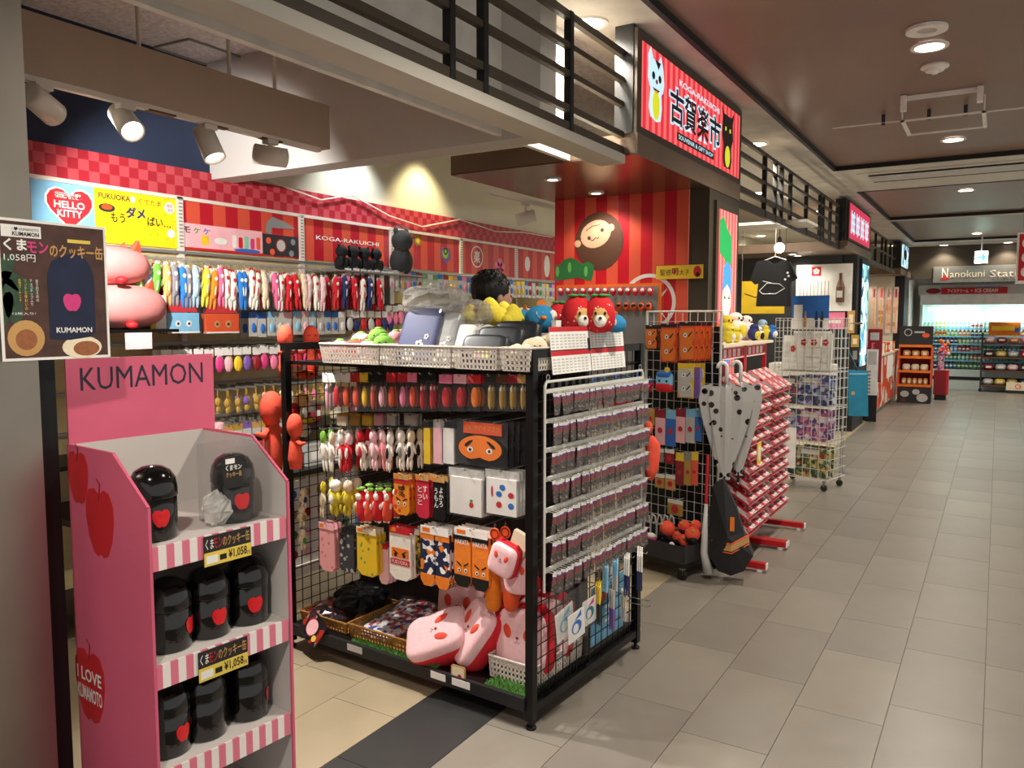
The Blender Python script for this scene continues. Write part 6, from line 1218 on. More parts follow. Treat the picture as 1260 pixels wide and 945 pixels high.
t = empty('strap_bag', 'slim white folded umbrella sleeve with a red strap beside the black bag', 'umbrella', FU)
q = [px(FU, u, v, .08) for u, v in ((871, 560), (869, 620), (866, 680), (872, 706))]
B().tube([(a, max(e, .012), .08) for a, e in q[1:]], [.01, .022, .03], 'lightgrey', 8).part('sleeve', t, smooth=True); B().tube([(q[0][0], q[0][1], .08), (q[1][0], q[1][1], .08)], .009, 'red', 6).part('strap', t)
B().tube([px(FU, 877, 600, .06)+(.05,), px(FU, 876, 430, .0)+(0,), px(FU, 876, 430, .0)+(-.2,)], .004, 'greywire', 5).thing('hook_rod', 'thin steel rod with hooks carrying the umbrellas and bags', 'hook', FU)
# ================================================================ wire cart
FC = frame(-1.21, 7.2, 0, -14)
ct = empty('wire_cart', 'tall white wire cart on castors full of toy packets', 'cart', FC); CW, CD, CH = .5, .38, 1.5
for x in (-.03, -CW+.03):
    for z in (-.03, -CD+.03): w_ = B().lathe([(.028, -.01), (.03, 0), (.028, .01)], 'charcoal', n=12).move(T(x, .03, z) @ R(90, 'X')).part('castor', ct); B().box(x-.01, x+.01, .04, .1, z-.01, z+.01, 'greywire').part('castor_fork', w_)
for z in (0, -CD): B().wires(-CW, 0, .1, CH-.02*(z == 0), z, .07, .09, .0022, 'whitewire').part('wire_side', ct)
for x in (0, -CW): b = B().wires(0, CD, .1, CH, 0, .07, .09, .0022, 'whitewire').move(T(x, 0, 0) @ R(90, 'Y')); b.part('wire_side', ct)
for y in (.1, .42, .73, 1.03): b = B().wires(-CW, 0, 0, CD, 0, .06, .06, .002, 'whitewire').move(T(0, y, 0) @ R(-90, 'X')); b.part('wire_shelf', ct)
mat('toyblue', '4a5a9a', .3, 0, 0, col2='9ab0d8', pattern=('cells', .03, '26307a', '8a5aa0', 'c8d0e8', '5a6a6a')); mat('toypink', 'c86a9a', .3, 0, 0, col2='e8d0dc', pattern=('cells', .03, '8a4a8a', 'f0e8ec', '5a4a90', 'e89ab8')); mat('toygold', '6a7a3a', .3, 0, 0, col2='c8b048', pattern=('cells', .03, '3a4a2a', 'a83a2a', 'd8d0a0', '5a8a7a')); mat('toymix', '5a5a60', .3, 0, 0, col2='a0506a', pattern=('cells', .03, '3a3a44', 'c8c0b0', '6a4a7a', '3a6a7a'))
tc = [(-.16, .74, .27, .26, -.03, 'toyblue', 'blue'), (-.38, .74, .18, .24, -.05, 'toymix', 'mixed grey'), (-.16, .43, .27, .27, -.03, 'toypink', 'pink and purple'), (-.38, .43, .18, .25, -.06, 'toyblue', 'blue'), (-.15, .11, .28, .26, -.03, 'toygold', 'green and gold'), (-.38, .11, .18, .24, -.06, 'toymix', 'mixed grey'), (-.4, 1.04, .14, .1, -.2, 'toypink', 'pink')]
for k, (x, y, w2, h2, z, m, nm) in enumerate(tc):
    for dz in (0, -.12):
        t = empty('toy_packet', '%s toy packet on the %s level of the wire cart%s' % (nm, ('bottom', 'second', 'third', 'top')[int(y/.3) if y < 1 else 3], ', behind' if dz else ''), 'toy', FC @ T(x, y+.003, z+dz) @ R(-8, 'X'), 'toy packets in the wire cart'); B().box(-w2/2, w2/2, 0, h2, -.03, .0, m).part('box', t); B().box(-w2*.4, w2*.2, h2*.75, h2*.92, 0, .003, 'white').part('label', t); B().box(-w2/2, w2/2, 0, h2, 0, .02, 'film').part('blister', t)
for k in range(3):
    t = empty('towel_packet', ('white towel packet with red blossoms at the front of the cart top', 'white towel packet with red blossom behind on the cart top', 'rear white towel packet on the cart top')[k], 'towel', FC @ T((-.28, -.2, -.24)[k], 1.05, -.03-.05*k) @ R(-6, 'X')); B().box(-.17, .17, 0, .3+.02*k, -.02, 0, 'paper').part('cloth', t); B().box(-.175, .175, 0, .32, -.024, .006, 'clear').part('film', t)
    for cx, cy in ((-.08, .18), (.02, .24), (.11, .24)):
        b = B()
        for q in range(5): b.prism(disc(cx+.018*math.cos(q*1.257), cy+.018*math.sin(q*1.257), .014, n=8), .0, .0015, 'red')
        b.part('printed_blossom', t)
t = empty('cart_sign', 'blue photo board with small bottles standing on the wire cart', 'sign', FC @ T(-.3, 1.4, -.2)); B().box(-.15, .19, 0, .3, -.004, 0, 'blue').part('board', t); B().box(-.15, .19, .0, .1, 0, .001, 'white').part('print_ground', t)
for x, m in ((.08, 'navy'), (.13, 'charcoal'), (-.02, 'tan')): B().lathe([(.014, .02), (.014, .1), (.006, .13), (.006, .16)], m, (x, 0, .004), 10).part('printed_bottle', t)
B().box(-.13, -.05, .05, .22, 0, .002, 'white').part('printed_pack', t)
x, y = px(FC, 973, 540, .05); B().box(-.045, .045, -.36, 0, -.004, .004, 'paper').thing('white_bag', 'white paper bag hanging on the cart side by the red stands', 'bag', FC @ T(x, y+.1, .05) @ R(20, 'Y'))
M = frame(-1.12, 8.1, 0, 30); x, y = px(M, 1043, 455); x1, y1 = px(M, 1066, 512)
t = empty('teal_bag', 'teal folded cloth bag hanging beyond the wire cart', 'bag', M); mat('tealcloth', '1a80a0', .6, 0, .12, 12); B().prism([(x, y), (x1-.01, y-.01), (x1+.01, y1), (x+.02, y1+.005)], -.02, .02, 'tealcloth').part('cloth', t); B().box(x+.01, x1-.02, y-.045, y-.03, .02, .022, 'skyblue').part('hem', t); B().prism(disc(x+.05, (y+y1)/2, .018), .02, .022, 'tan').part('badge', t); B().tube([((x+x1)/2, y, 0), (-.12, 1.42, -.2)], .003, 'tealcloth', 5).part('strap', t)
B().tube([(-1.25, 8.25, 0), (-1.25, 8.25, 1.45), (-1.1, 8.2, 1.45)], .012, 'greywire', 8).thing('bag_stand', 'slim steel stand holding the teal bag', 'stand')
# ---------------------------------------------------------------- T-shirt, banner, bulb
FTS = frame(-1.79, 7.6, 0, 0)
t = empty('t_shirt', 'black T-shirt with a white fish drawing on a hanger', 'shirt', FTS)
q = [px(FTS, u, v) for u, v in ((931, 377), (934, 348), (929, 350), (924, 344), (932, 322), (944, 320), (950, 324), (957, 324), (963, 320), (972, 322), (981, 342), (976, 346), (973, 346), (974, 377))]
B().prism(q, -.03, .03, 'offblack').part('shirt', t); a, e = px(FTS, 953, 355)
b = B(); b.tube([(a-.13, e-.02, .032), (a-.06, e+.05, .032), (a+.05, e+.04, .032), (a+.1, e, .032), (a+.02, e-.05, .032), (a-.1, e-.05, .032), (a-.13, e-.02, .032)], .004, 'white', 4); b.tube([(a-.02, e+.05, .032), (a-.1, e+.07, .032)], .004, 'white', 4); b.part('fish_drawing', t)
for dx, dy in ((.1, .08), (.13, .11), (.12, .14)): B().prism(disc(a+dx, e+dy, .01), .03, .032, 'white').part('bubble', t)
b = B(); b.tube([(a-.1, q[5][1]-.005, 0), (a, q[5][1]+.03, 0), (a+.1, q[5][1]-.005, 0)], .005, 'white', 6); b.tube([(a, q[5][1]+.03, 0), (a, 2.34, 0)], .003, 'white', 5); b.part('hanger', t)
q0, q1 = px(frame(-1.79, 8.0, 0, 0), 912, 386), px(frame(-1.79, 8.0, 0, 0), 966, 345)
t = empty('map_banner', 'yellow banner with a dark line drawing behind the T-shirt', 'banner', frame(-1.79, 8.0, 0, 0)); B().box(q0[0], q1[0], q0[1], q1[1], -.004, 0, 'yellow').part('cloth', t); b = B(); b.tube([(q0[0]+.03, q0[1]+.2, .002), (q0[0]+.14, q0[1]+.16, .002), (q0[0]+.22, q0[1]+.24, .002), (q0[0]+.33, q0[1]+.1, .002)], .004, 'brown', 4); b.part('line_drawing', t); B().tube([(q0[0], q1[1], 0), (q0[0], 2.36, 0)], .003, 'greywire', 4).part('cord', t); B().tube([(q1[0], q1[1], 0), (q1[0], 2.36, 0)], .003, 'greywire', 4).part('cord', t)
B().box(-2.3, -1.5, 7.55, 8.05, 2.36, 2.385, 'plaster').thing('hanging_bar', 'pale overhead bar carrying shirt and banner', 'bar')
Mb = frame(-1.74, 9.0, 0, 0); x, y = px(Mb, 959, 305); t = empty('pendant_bulb', 'bare round pendant bulb glowing on a cord', 'lamp', Mb @ T(x, y, 0)); B().ell((0, 0, 0), (.055, .055, .055), 'lampglow', 14, 10).part('bulb', t, smooth=True); B().lathe([(.022, .05), (.022, .1), (.012, .12)], 'charcoal', n=10).part('socket', t); B().tube([(0, .12, 0), (0, ZC-y, 0)], .004, 'black', 5).part('cord', t)
lamp('POINT', Mb @ Vector((x, y-.09, .0)), 10, (1, .9, .75), .05, name='pendant_bulb_light')
# ================================================================ second shop
FS2 = frame(XF, 0, 0, 90)
mat('glowred', 'c83050', .4, 0, 0, emit=.8); mat('glowcool', '7ac0e0', .4, 0, 0, col2='e8f4f8', emit=1.0, pattern=('cells', .12, '3a8ab0', 'b8e0ec', '18405a', '90c0a8'))
t = empty('second_sign', 'lit red sign with pale blue strokes above the second canopy', 'sign', FS2); B().box(10.5, 12.4, 2.45, 2.93, -.018, 0, 'olive').part('frame', t); B().box(10.55, 12.3, 2.48, 2.9, 0, .004, 'glowred').part('lit_face', t)
for k in range(4):
    xx = 10.66+k*.4
    for q in range(3): B().box(xx+q*.1, xx+.045+q*.1, 2.54+.03*((k+q) % 2), 2.82-.03*(q % 2), .004, .007, 'glowpale').part('stroke', t)
    for q in range(3): B().box(xx-.02, xx+.27, 2.57+q*.09, 2.6+q*.09, .007, .009, 'glowpale').part('stroke', t)
t = empty('second_lightbox', 'tall cool lit photo lightbox on the second pillar', 'sign', FS2); B().box(11.5, 12.2, .75, 2.28, 0, .03, 'black').part('frame', t); B().box(11.56, 12.14, .85, 2.22, .03, .034, 'glowcool').part('lit_face', t)
FB2 = frame(-1.78, 11.25, 0, 0); a, e = px(FB2, 979, 383), px(FB2, 1050, 324)
t = empty('bottle_board', 'white board with a red crest and a dark bottle', 'poster', FB2 @ T(0, 0, .012)); B().box(a[0], e[0], a[1], e[1], 0, .01, 'white').part('board', t)
sq = px(FB2, 1005, 334); lg = B().box(sq[0]-.06, sq[0]+.06, sq[1]-.06, sq[1]+.06, .01, .013, 'red').part('crest', t); b = B()
for q in range(5): b.prism(disc(sq[0]+.024*math.cos(q*1.257+1.57), sq[1]+.024*math.sin(q*1.257+1.57), .018), .013, .015, 'white')
b.part('crest_blossom', lg); bo = px(FB2, 1034, 372); B().lathe([(.052, 0), (.054, .02), (.054, .2), (.02, .3), (.018, .37), (.02, .38)], 'brown', (bo[0], bo[1], .02), 12).part('printed_bottle', t); B().box(bo[0]-.035, bo[0]+.035, bo[1]+.06, bo[1]+.15, .075, .077, 'lightgrey').part('bottle_label', t)
for k in range(9): xx = a[0]+.05+k*.045; B().box(xx, xx+.008, a[1]+.14+.02*(k % 3), a[1]+.4, .01, .011, 'grey').part('text_column', t)
t = empty('pink_notice', 'pink printed notice below the bottle board', 'poster', FB2 @ T(0, 0, .006)); p0, p1 = px(FB2, 1012, 405), px(FB2, 1040, 384); B().box(p0[0], p1[0], p0[1], p1[1], 0, .004, 'pink').part('sheet', t); B().box(p0[0]+.03, p1[0]-.05, p0[1]+.08, p0[1]+.12, .004, .005, 'white').part('printed_line', t)
for u0, v0, u1, v1, m, lab in ((1042, 410, 1052, 382, 'tan', 'tan framed notice on the second wall'), (1047, 427, 1057, 412, 'gold', 'gold framed card on the second pillar'), (1047, 446, 1057, 427, 'offblack', 'black bottle card below the gold one')):
    p0, p1 = px(FB2, u0, v0, .02), px(FB2, u1, v1, .02); t = empty('notice_card', lab, 'sign', FB2 @ T(0, 0, .02)); B().box(p0[0], p1[0], p0[1], p1[1], -.018, 0, m).part('board', t); B().box(p0[0]+.02, p1[0]-.02, p0[1]+.04, p1[1]-.05, 0, .002, 'cream' if m != 'offblack' else 'grey').part('print', t)
B().box(-2.6, -1.78, 10.9, 11.2, 0, .9, 'white').thing('white_counter', 'white counter block under the second canopy', 'counter')
# third shop counter along the corridor
FCT = frame(-1.55, 12.7, 0, 90)
ctr = empty('food_counter', 'long counter with orange printed panels along the corridor', 'counter', FCT)
B().box(0, 3.6, .08, .9, -.5, -.01, 'white').part('body', ctr); B().box(-.0, 3.62, .0, .08, -.48, -.02, 'steel').part('plinth', ctr); B().box(-.06, 3.66, .9, .93, -.52, .02, 'beige').part('worktop', ctr)
mat('orangeprint', 'd84a1c', .4, 0, 0, col2='e8e0d4', pattern=('cells', .2, 'e0501c', 'c83c18', 'f0d8c0'))
for k in range(4): B().box(.05+k*.9, .9+k*.9, .1, .5, -.01, .005, 'orangeprint').part('lower_panel', ctr); B().box(.05+k*.9, .9+k*.9, .5, .89, -.01, .005, 'white' if k % 2 == 0 else 'orangeprint').part('upper_panel', ctr)
B().box(-.02, .02, .0, .9, -.52, -.02, 'offblack').part('end_panel', ctr)
FD = frame(-1.6, 12.6, 0, 0); t = empty('dark_red_sign', 'upright dark red sign with pale characters on the counter end', 'sign', FD); p0, p1 = px(FD, 1066, 470), px(FD, 1086, 405); B().box(p0[0], p1[0], p0[1], p1[1], -.03, 0, 'darkred').part('board', t); txt('どん', t, p0[0]+.04, p0[1]+.3, p1[0]-.05, p0[1]+.42, 0, 'palepink', bold=.02); txt('麺', t, p0[0]+.05, p0[1]+.44, p1[0]-.09, p0[1]+.58, 0, 'pink', bold=.02); B().box(p0[0]+.03, p0[0]+.15, p1[1]-.16, p1[1]-.05, 0, .003, 'lightgrey').part('print', t)
t = empty('menu_stand', 'white menu stand with small rows before the counter', 'sign', FD @ T(0, 0, .06)); p0, p1 = px(FD, 1065, 486, .06), px(FD, 1081, 430, .06); B().box(p0[0], p1[0], p0[1], p1[1], -.03, 0, 'white').part('board', t); B().box(p0[0], p1[0], 0, p0[1], -.03, -.005, 'offblack').part('base', t); B().box(p0[0]+.02, p1[0]-.02, p1[1]-.22, p1[1]-.03, 0, .002, 'lightgrey').part('photo', t)
for k in range(7): B().box(p0[0]+.02, p0[0]+.06, p0[1]+.03+k*.05, p0[1]+.055+k*.05, 0, .002, 'grey').part('row_mark', t)
t = empty('flower_arrangement', 'small red and white arrangement on the counter', 'ornament', FCT @ T(.6, .93, -.2)); b = B(); random.seed(6)
for k in range(14): b.ell((random.uniform(-.12, .12), random.uniform(.05, .25), random.uniform(-.1, .1)), (.04, .04, .04), random.choice(('red', 'salmon', 'palepink', 'white')), 8, 6)
b.part('blooms', t); B().lathe([(.06, 0), (.09, .06), (.08, .08)], 'darkred', n=12).part('bowl', t)
for k in range(6):
    t = empty('counter_box', '%s boxed food sample on the counter' % ('red', 'white', 'orange')[k % 3], 'box', FCT @ T(1.1+k*.38, .93, -.12), 'food samples on the counter'); B().box(-.12, .12, 0, .16, -.1, .1, ('red', 'white', 'orange')[k % 3]).part('box', t); B().box(-.1, .1, .04, .12, .1, .102, 'cream').part('label', t)
FT3 = frame(-1.78, 17.4, 0, 0)
mat('bannerpink', 'e8a8a0', .5, 0, 0, col2='f0d0c0', pattern=('cells', .1, 'e8a09a', 'f0c0b0', 'd88a80', 'eec8b8'))
mat('glowstrip', 'e0c838', .5)
for k in range(4):
    p0, p1 = px(FT3, 1071+k*9, 410, .02), px(FT3, 1079+k*9, 353, .02); t = empty('hanging_banner', 'tall pink menu banner with yellow strip on the third shop wall', 'banner', FT3 @ T(0, 0, .02), 'pink menu banners'); B().box(p0[0], p1[0], p0[1], p1[1], -.015, 0, 'bannerpink').part('cloth', t); B().box(p0[0]+.035, p1[0]-.035, p0[1]+.08, p1[1]-.25, 0, .003, 'glowstrip').part('yellow_strip', t); B().box(p0[0]+.03, p1[0]-.03, p1[1]-.2, p1[1]-.04, 0, .003, ('brown', 'salmon', 'grey', 'darkred')[k]).part('photo', t)
t = empty('third_sign', 'lit photo sign panel above the third canopy', 'sign', FS2); B().box(16.65, 18.0, 2.45, 2.92, -.018, 0, 'olive').part('frame', t); B().box(16.7, 17.95, 2.48, 2.9, 0, .004, 'glowcool').part('lit_face', t); B().prism(disc(17.3, 2.72, .3, .1), .004, .008, 'charcoal').part('printed_bowl', t)
# orange stand
FO = frame(-1.49, 15.7, 0, 0)
t = empty('orange_stand', 'orange shelf stand with dark printed header and base', 'shelf unit', FO); W2 = .53
B().box(0, W2, 1.02, 1.36, -.03, 0, 'charcoal').part('header', t); B().box(0, W2, .0, .3, -.32, 0, 'charcoal').part('base', t)
for x in (0, W2-.02): B().box(x, x+.02, .3, 1.02, -.32, 0, 'deeporange').part('side', t)
B().box(0, W2, .3, 1.02, -.33, -.31, 'darkred').part('back', t)
for y in (.3, .55, .8, 1.0): s_ = B().box(0, W2, y, y+.02, -.32, .0, 'deeporange').part('shelf', t); B().box(0, W2, y-.01, y+.035, 0, .012, 'orange').part('shelf_edge', s_)
for x, y, r in ((.12, .16, .07), (.3, .2, .06), (.4, .1, .09), (.1, .05, .05)): B().prism(disc(x, y, r, r*.8), 0, .004, random.choice(('lightgrey', 'tan', 'brown'))).part('printed_dish', t)
b = B(); ring(b, .14, 1.25, .05, .065, 0, .004, 'lightgrey', 14); b.part('printed_ring', t); B().box(.24, .4, 1.24, 1.27, 0, .004, 'lightgrey').part('printed_line', t); B().prism(disc(.42, 1.2, .06, .04), 0, .004, 'salmon').part('printed_dish', t)
for y, m, n in ((.82, 'tan', 3), (.57, 'beige', 3), (.32, 'tan', 5)):
    for k in range(n):
        w2 = (W2-.1)/n; o = empty('snack_packet', '%s snack packet on the %s shelf of the orange stand' % (m, {.82: 'upper', .57: 'middle', .32: 'lower'}[y]), 'packet', FO @ T(.05+w2*(k+.5), y+.001, -.1), 'snack packets on the orange stand'); B().ell((0, .06, 0), (w2*.46, .06, .05), m, 10, 8, .6).part('bag', o, smooth=True); B().box(-w2*.2, w2*.2, .03, .08, .045, .052, 'cream').part('label', o)
for k in range(4): o = B().box(-.04, .04, 0, .08, -.04, .04, ('charcoal', 'tan', 'white', 'brown')[k]).thing('sample_jar', '%s sample jar on top of the orange stand shelf' % ('charcoal', 'tan', 'white', 'brown')[k], 'jar', FO @ T(.08+k*.12, 1.021, -.12))
FR2 = frame(-.97, 16.5, 0, 0); t = empty('red_bin', 'red box stand topped with pink wrapped bouquet', 'stand', FR2); B().box(0, .2, .1, .55, -.4, 0, 'darkred').part('box', t); B().box(.2, .23, .1, .55, -.4, 0, 'red').part('side_panel', t); B().box(.02, .2, .0, .1, -.35, -.03, 'black').part('base', t)
t = empty('bouquet', 'bouquet wrapped in clear film with pink and orange petals', 'flowers', FR2 @ T(.1, .55, -.15)); B().lathe([(.05, 0), (.06, .2), (.09, .35)], 'toypink', n=10).part('wrap', t); b = B(); random.seed(9)
for k in range(16): b.ell((random.uniform(-.04, .12), random.uniform(.3, .55), random.uniform(-.06, .06)), (.035, .03, .03), random.choice(('salmon', 'palepink', 'pink', 'orange')), 7, 5)
b.part('petals', t)
# ================================================================ convenience store at the end
FN = frame(-1.2, 19.3, 0, 0)
mat('tubeglow', 'd8fff8', .4, 0, 0, emit=4); mat('coolerwhite', 'd0dcd8', .4, 0, .03); mat('signsilver', '9a9890', .35, .6, .06); mat('exitgreen', '10b890', .4, 0, 0, emit=2.0); mat('exitwhite', 'e8fff8', .4, 0, 0, emit=2.2)
co = empty('drinks_cooler', 'open white drinks cooler with lit shelves at the corridor end', 'cooler', FN); CWD = 3.4
B().box(-.2, CWD, 0, .42, -.6, .0, 'coolerwhite').part('base', co); B().box(-.2, CWD, .2, .27, 0, .006, 'black').part('black_band', co); B().box(-.2, CWD, .42, 2.1, -.62, -.58, 'coolerwhite').part('back', co); B().box(-.25, -.2, 0, 2.1, -.6, 0, 'coolerwhite').part('end_panel', co); B().box(-.25, CWD, 1.78, 2.2, -.6, .03, 'white').part('canopy', co)
SHV = [.44, .62, .80, .97, 1.13, 1.29]
for y in SHV[1:]: s_ = B().box(-.2, CWD, y-.02, y-.005, -.5, -.02, 'coolerwhite').part('shelf', co); B().box(-.2, CWD, y-.03, y, -.02, -.012, 'skyblue').part('price_rail', s_)
for xa in (-.1, 1.0): B().box(xa, xa+.98, 1.66, 1.72, -.12, -.06, 'tubeglow').part('lamp_tube', co)
for xa in (.4, 1.5): lamp('AREA', FN @ Vector((xa, 1.62, -.05)), 6, (.75, 1, .97), .8, FN @ Vector((xa, .8, -.5)), name='cooler_tube_light')
cols = ['green', 'charcoal', 'lime', 'blue', 'lightgrey', 'mint', 'navy', 'teal', 'yellow', 'red']
bm = {}
def bottle(m, h):
    b = B(); b.lathe([(.028, 0), (.03, .01), (.03, h*.6), (.012, h*.82), (.012, h*.93)], m, n=8); b.lathe([(.013, h*.93), (.013, h)], 'white', n=8); b.lathe([(.0305, h*.25), (.0305, h*.5)], 'paper' if m not in ('lightgrey', 'yellow') else 'red', n=8); return b
random.seed(17)
pal5 = [['blue', 'navy', 'teal', 'green', 'green', 'blue'], ['lightgrey', 'mint', 'green', 'mint', 'tan'], ['green', 'teal', 'skyblue', 'red', 'lightgrey'], ['charcoal', 'charcoal', 'navy', 'lime', 'grey'], ['green', 'yellow', 'lime', 'orange', 'charcoal'], ['mint', 'lime', 'mint', 'skyblue', 'lightgrey']]
for j, y in enumerate(SHV):
    k = 0; x = -.15
    while x < 1.75:
        m = pal5[j][int(k/3) % len(pal5[j])]; h = .14
        lab = '%s bottle on the %s shelf of the lit cooler' % (CN.get(m, m), ('lowest', 'second', 'third', 'fourth', 'fifth', 'top')[j])
        if (m, h) not in bm: bm[(m, h)] = bottle(m, h).thing('drink_bottle', lab, 'bottle', FN @ T(x, y+.001, -.08), 'bottles in the lit cooler', True)
        else: dup(bm[(m, h)], FN @ T(x, y+.001, -.08), lab)
        x += .075; k += 1
FNS = frame(-1.2, 18.6, 0, 0)
t = empty('store_sign', 'silver store sign with raised pale letters over the cooler', 'sign', FNS); p0, p1 = px(FNS, 1148, 348), px(FNS, 1262, 325); B().box(p0[0], p1[0]+.9, p0[1], p1[1], 0, .03, 'signsilver').part('board', t)
q0, q1 = px(FNS, 1159, 342), px(FNS, 1167, 330); txt('N', t, q0[0], q0[1], q1[0], q1[1], .03, 'cream', depth=.01); q0, q1 = px(FNS, 1169, 341.5), px(FNS, 1212, 332); txt('anokuni', t, q0[0], q0[1], q1[0], q1[1], .03, 'cream', depth=.01); q0, q1 = px(FNS, 1218, 341), px(FNS, 1272, 331); txt('Station', t, q0[0], q0[1], q1[0], q1[1], .03, 'beige', depth=.01); q0, q1 = px(FNS, 1220, 345), px(FNS, 1285, 342); txt('CONVENIENCE', t, q0[0], q0[1], q1[0], q1[1], .03, 'black', depth=.005)
q0 = px(FNS, 1161, 342); B().prism([(q0[0]-.06, q0[1]-.03), (q0[0], q0[1]+.05), (q0[0]+.07, q0[1]+.03), (q0[0]+.12, q0[1]-.02), (q0[0]+.03, q0[1]-.04)], .03, .035, 'red').part('red_mark', t)
FNB = frame(-1.2, 19.25, 0, 0); t = empty('ice_cream_banner', 'red strip sign reading ice cream over the cooler', 'sign', FNB); p0, p1 = px(FNB, 1158, 362), px(FNB, 1240, 353); B().box(p0[0], p1[0], p0[1], p1[1], 0, .02, 'red').part('board', t); w2, h2 = p1[0]-p0[0], p1[1]-p0[1]; txt('アイスクリーム', t, p0[0]+w2*.1, p0[1]+h2*.2, p0[0]+w2*.42, p0[1]+h2*.8, .02, 'white', bold=.02); txt('・', t, p0[0]+w2*.46, p0[1]+h2*.4, p0[0]+w2*.48, p0[1]+h2*.6, .02, 'white'); txt('ICE CREAM', t, p0[0]+w2*.52, p0[1]+h2*.2, p0[0]+w2*.86, p0[1]+h2*.8, .02, 'white', bold=.02)
t = empty('photo_strip', 'pale photo strip behind the ice cream sign', 'sign', FNB @ T(0, 0, -.02)); p0, p1 = px(FNB, 1130, 363), px(FNB, 1262, 349); B().box(p0[0], p1[0]+.6, p0[1], p1[1], 0, .01, 'lightgrey').part('board', t); B().prism(disc(p0[0]+.28, p1[1]-.12, .14, .06), .01, .014, 'darkred').part('printed_bowl', t); B().prism(disc(p0[0]+1.3, p1[1]-.1, .3, .08), .01, .014, 'skyblue').part('printed_wave', t)
FX = frame(-.43, 17.0, 0, 0); t = empty('exit_sign', 'lit white exit sign with a green arrow hung from the ceiling', 'sign', FX); p0, p1 = px(FX, 1199, 324), px(FX, 1216, 308.5); B().box(p0[0], p1[0], p0[1], p1[1], -.05, 0, 'exitwhite').part('box', t); w2, h2 = p1[0]-p0[0], p1[1]-p0[1]
B().prism([(p0[0]+w2*a, p0[1]+h2*e) for a, e in ((.15, .42), (.55, .42), (.5, .2), (.65, .2), (.85, .5), (.65, .8), (.5, .8), (.55, .58), (.15, .58))], 0, .005, 'exitgreen').part('arrow', t); B().tube([((p0[0]+p1[0])/2, p1[1], -.02), ((p0[0]+p1[0])/2, ZC+.02, -.02)], .012, 'white', 6).part('stem', t)
FY = frame(.15, 10, 0, 0); t = empty('hanging_board', 'red hanging board with white strokes framed in white', 'sign', FY); p0, p1 = px(FY, 1249, 349), px(FY, 1275, 285); B().box(p0[0], p1[0], p0[1], p1[1], -.03, -.001, 'white').part('frame', t); B().box(p0[0]+.02, p1[0]-.02, p0[1]+.03, p1[1]-.02, -.001, .004, 'red').part('board', t)
for k in range(3): B().prism(disc(p0[0]+.08, p0[1]+.12+k*.15, .035, .05), .004, .008, 'white').part('stroke', t)
for x in (p0[0]+.05, p1[0]-.05): B().tube([(x, p1[1], -.015), (x, ZC, -.015)], .004, 'greywire', 5).part('cord', t)
# bread rack at the end
FBK = frame(-.26, 18.85, 0, 0); t = empty('bread_rack', 'wheeled brown rack of packaged bread before the cooler', 'rack', FBK); WB = 1.6
for x in (0, WB): B().box(x-.015, x+.015, .08, 1.2, -.4, 0, 'charcoal').part('side', t); B().lathe([(.035, -.015), (.035, .015)], 'black', n=10).move(T(x, .035, -.05) @ R(90, 'X')).part('castor', t); B().box(x-.01, x+.01, .035, .09, -.06, -.04, 'black').part('castor_fork', t)
for y in (.15, .45, .72, 1.0): s_ = B().box(0, WB, y-.02, y, -.4, .0, 'charcoal').part('shelf', t); B().box(0, WB, y-.035, y, 0, .01, 'brown').part('shelf_edge', s_)
random.seed(23)
for y, pal in ((.15, ('lightgrey', 'yellow', 'gold', 'charcoal')), (.45, ('darkred', 'lightgrey', 'palepink', 'brown')), (.72, ('brown', 'yellow', 'lightgrey', 'red')), (1.0, ('palepink', 'darkred', 'orange', 'pink'))):
    for k in range(7):
        m = pal[k % 4]; o = empty('bread_packet', '%s bread packet on the %s shelf of the brown rack' % (CN.get(m, m), {.15: 'bottom', .45: 'second', .72: 'third', 1.0: 'top'}[y]), 'packet', FBK @ T(.13+k*.21, y+.001, -.12), 'bread packets on the brown rack'); B().ell((0, .06, 0), (.095, .06, .08), m, 10, 8, .6).part('bag', o, smooth=True); B().box(-.05, .05, .04, .08, .07, .082, 'white').part('label', o)
t = empty('rack_poster', 'orange and yellow topper board on the bread rack', 'sign', FBK @ T(.35, 1.2, -.2)); B().box(-.25, .3, -.05, .22, -.02, 0, 'orange').part('board', t); B().box(-.2, .2, .05, .14, 0, .004, 'yellow').part('printed_band', t); B().box(.2, .28, .02, .1, 0, .004, 'blue').part('printed_patch', t)
t = empty('floor_sign', 'small pale sign board at the foot of the bread rack', 'sign', FBK @ T(.55, .0, .08)); B().box(-.1, .4, .06, .22, -.02, 0, 'cream').part('board', t); b = B(); ring(b, .1, .14, .035, .05, 0, .004, 'salmon', 14); b.part('printed_ring', t); B().box(-.08, .38, 0, .06, -.04, .02, 'charcoal').part('foot', t)
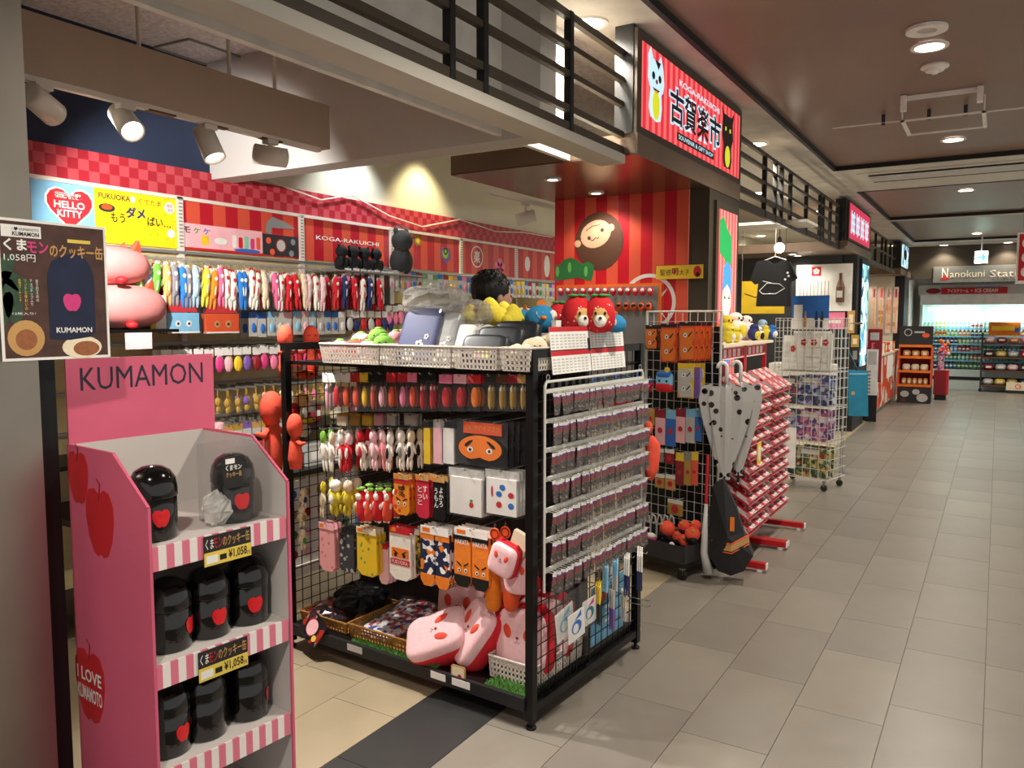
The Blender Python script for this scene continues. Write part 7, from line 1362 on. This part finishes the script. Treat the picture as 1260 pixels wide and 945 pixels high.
# ================================================================ shopper whose hair shows above the goods
FPN = frame(*(FG @ Vector((-1.09, 0, -1.25))).xy, 0, 150)
def person(M, H, label):
    t = empty('person', label, 'person', M); s = H/1.7
    P = dict(pel=(0, .92, 0), che=(0, 1.22, .0), nec=(0, 1.42, -.01), hd=(0, 1.52, .01), sl=(-.17, 1.36, 0), el=(-.23, 1.08, .0), wl=(-.2, .88, .12), sr=(.17, 1.36, 0), er=(.23, 1.08, 0), wr=(.2, .88, .12), hl=(-.09, .88, 0), kl=(-.1, .48, .02), al=(-.1, .08, 0), fl=(-.11, .035, .13), hr=(.09, .88, 0), kr=(.1, .48, .02), ar=(.1, .08, 0), fr=(.11, .035, .13))
    rad = dict(pel=.15, che=.16, nec=.06, hd=.05, sl=.07, el=.05, wl=.035, sr=.07, er=.05, wr=.035, hl=.095, kl=.062, al=.042, fl=.035, hr=.095, kr=.062, ar=.042, fr=.035)
    E_ = [('pel', 'che'), ('che', 'nec'), ('nec', 'hd'), ('che', 'sl'), ('sl', 'el'), ('el', 'wl'), ('che', 'sr'), ('sr', 'er'), ('er', 'wr'), ('pel', 'hl'), ('hl', 'kl'), ('kl', 'al'), ('al', 'fl'), ('pel', 'hr'), ('hr', 'kr'), ('kr', 'ar'), ('ar', 'fr')]
    ks_ = list(P); me = bpy.data.meshes.new('body'); me.from_pydata([tuple(c*s for c in P[k]) for k in ks_], [(ks_.index(a), ks_.index(b_)) for a, b_ in E_], [])
    o = bpy.data.objects.new('body', me); COL.objects.link(o); o.parent = t; md = o.modifiers.new('skin', 'SKIN'); o.modifiers.new('sub', 'SUBSURF').levels = 1; o.modifiers['sub'].render_levels = 2
    for i, k in enumerate(ks_): v = me.skin_vertices[0].data[i]; v.radius = (rad[k]*s, rad[k]*s*.85); v.use_root = k == 'pel'
    me.materials.append(MATS['charcoal']); md.use_smooth_shade = True
    B().ell((0, 1.575*s, .02), (.075*s, .115*s, .095*s), 'skin', 16, 12).part('head', t, smooth=True)
    B().ell((0, 1.56*s, .115*s), (.012, .022, .014), 'skin', 8, 6).part('nose', t, smooth=True)
    for k in (-1, 1): B().ell((k*.03*s, 1.585*s, .104*s), (.01, .006, .006), 'black', 8, 6).part('eye', t); B().ell((k*.076*s, 1.57*s, .015), (.012, .03, .02), 'skin', 8, 6).part('ear', t, smooth=True)
    B().ell((0, 1.515*s, .104*s), (.022, .006, .006), 'darkred', 8, 6).part('mouth', t)
    b = B(); random.seed(41); b.ell((0, 1.62*s, -.008), (.092*s, .1*s, .108*s), 'hair', 20, 14); b.v = [(q[0]*random.uniform(.97, 1.03), q[1]+random.uniform(-.004, .006), min(q[2], .085*s)*random.uniform(.97, 1.03)) for q in b.v]
    for k in range(260):
        a, e = random.uniform(0, 2*PI), random.uniform(.1, 1.45); p_ = Vector((.092*s*math.cos(e)*math.cos(a), 1.62*s+.1*s*math.sin(e), -.008+.1*s*math.cos(e)*math.sin(a))); d = Vector((math.cos(a), .3, math.sin(a)))*.018
        b.tube([p_, p_+d*.5+Vector((0, .008, 0)), p_+d-Vector((0, .006, 0))], [.003, .0025, .0008], 'hair', 3, caps=False)
    b.part('hair', t, kind='stuff')
    for k in (-1, 1):
        hnd = B(); hnd.ell((k*.2*s, .85*s, .14*s), (.038, .045, .018), 'skin', 10, 8); hnd.part('palm', t, smooth=True)
        for f in range(4): B().tube([(k*.2*s+(f-1.5)*.018, .815*s, .145*s), (k*.2*s+(f-1.5)*.019, .785*s, .155*s), (k*.2*s+(f-1.5)*.018, .765*s-.004*(f in (1, 2)), .15*s)], [.009, .008, .006], 'skin', 6).part('finger', t, smooth=True)
        B().tube([(k*.2*s-k*.035, .86*s, .145*s), (k*.2*s-k*.055, .83*s, .16*s), (k*.2*s-k*.05, .81*s, .165*s)], [.01, .009, .007], 'skin', 6).part('thumb', t, smooth=True)
person(FPN, 1.74, 'person with short black hair in dark clothes standing behind the gondola')
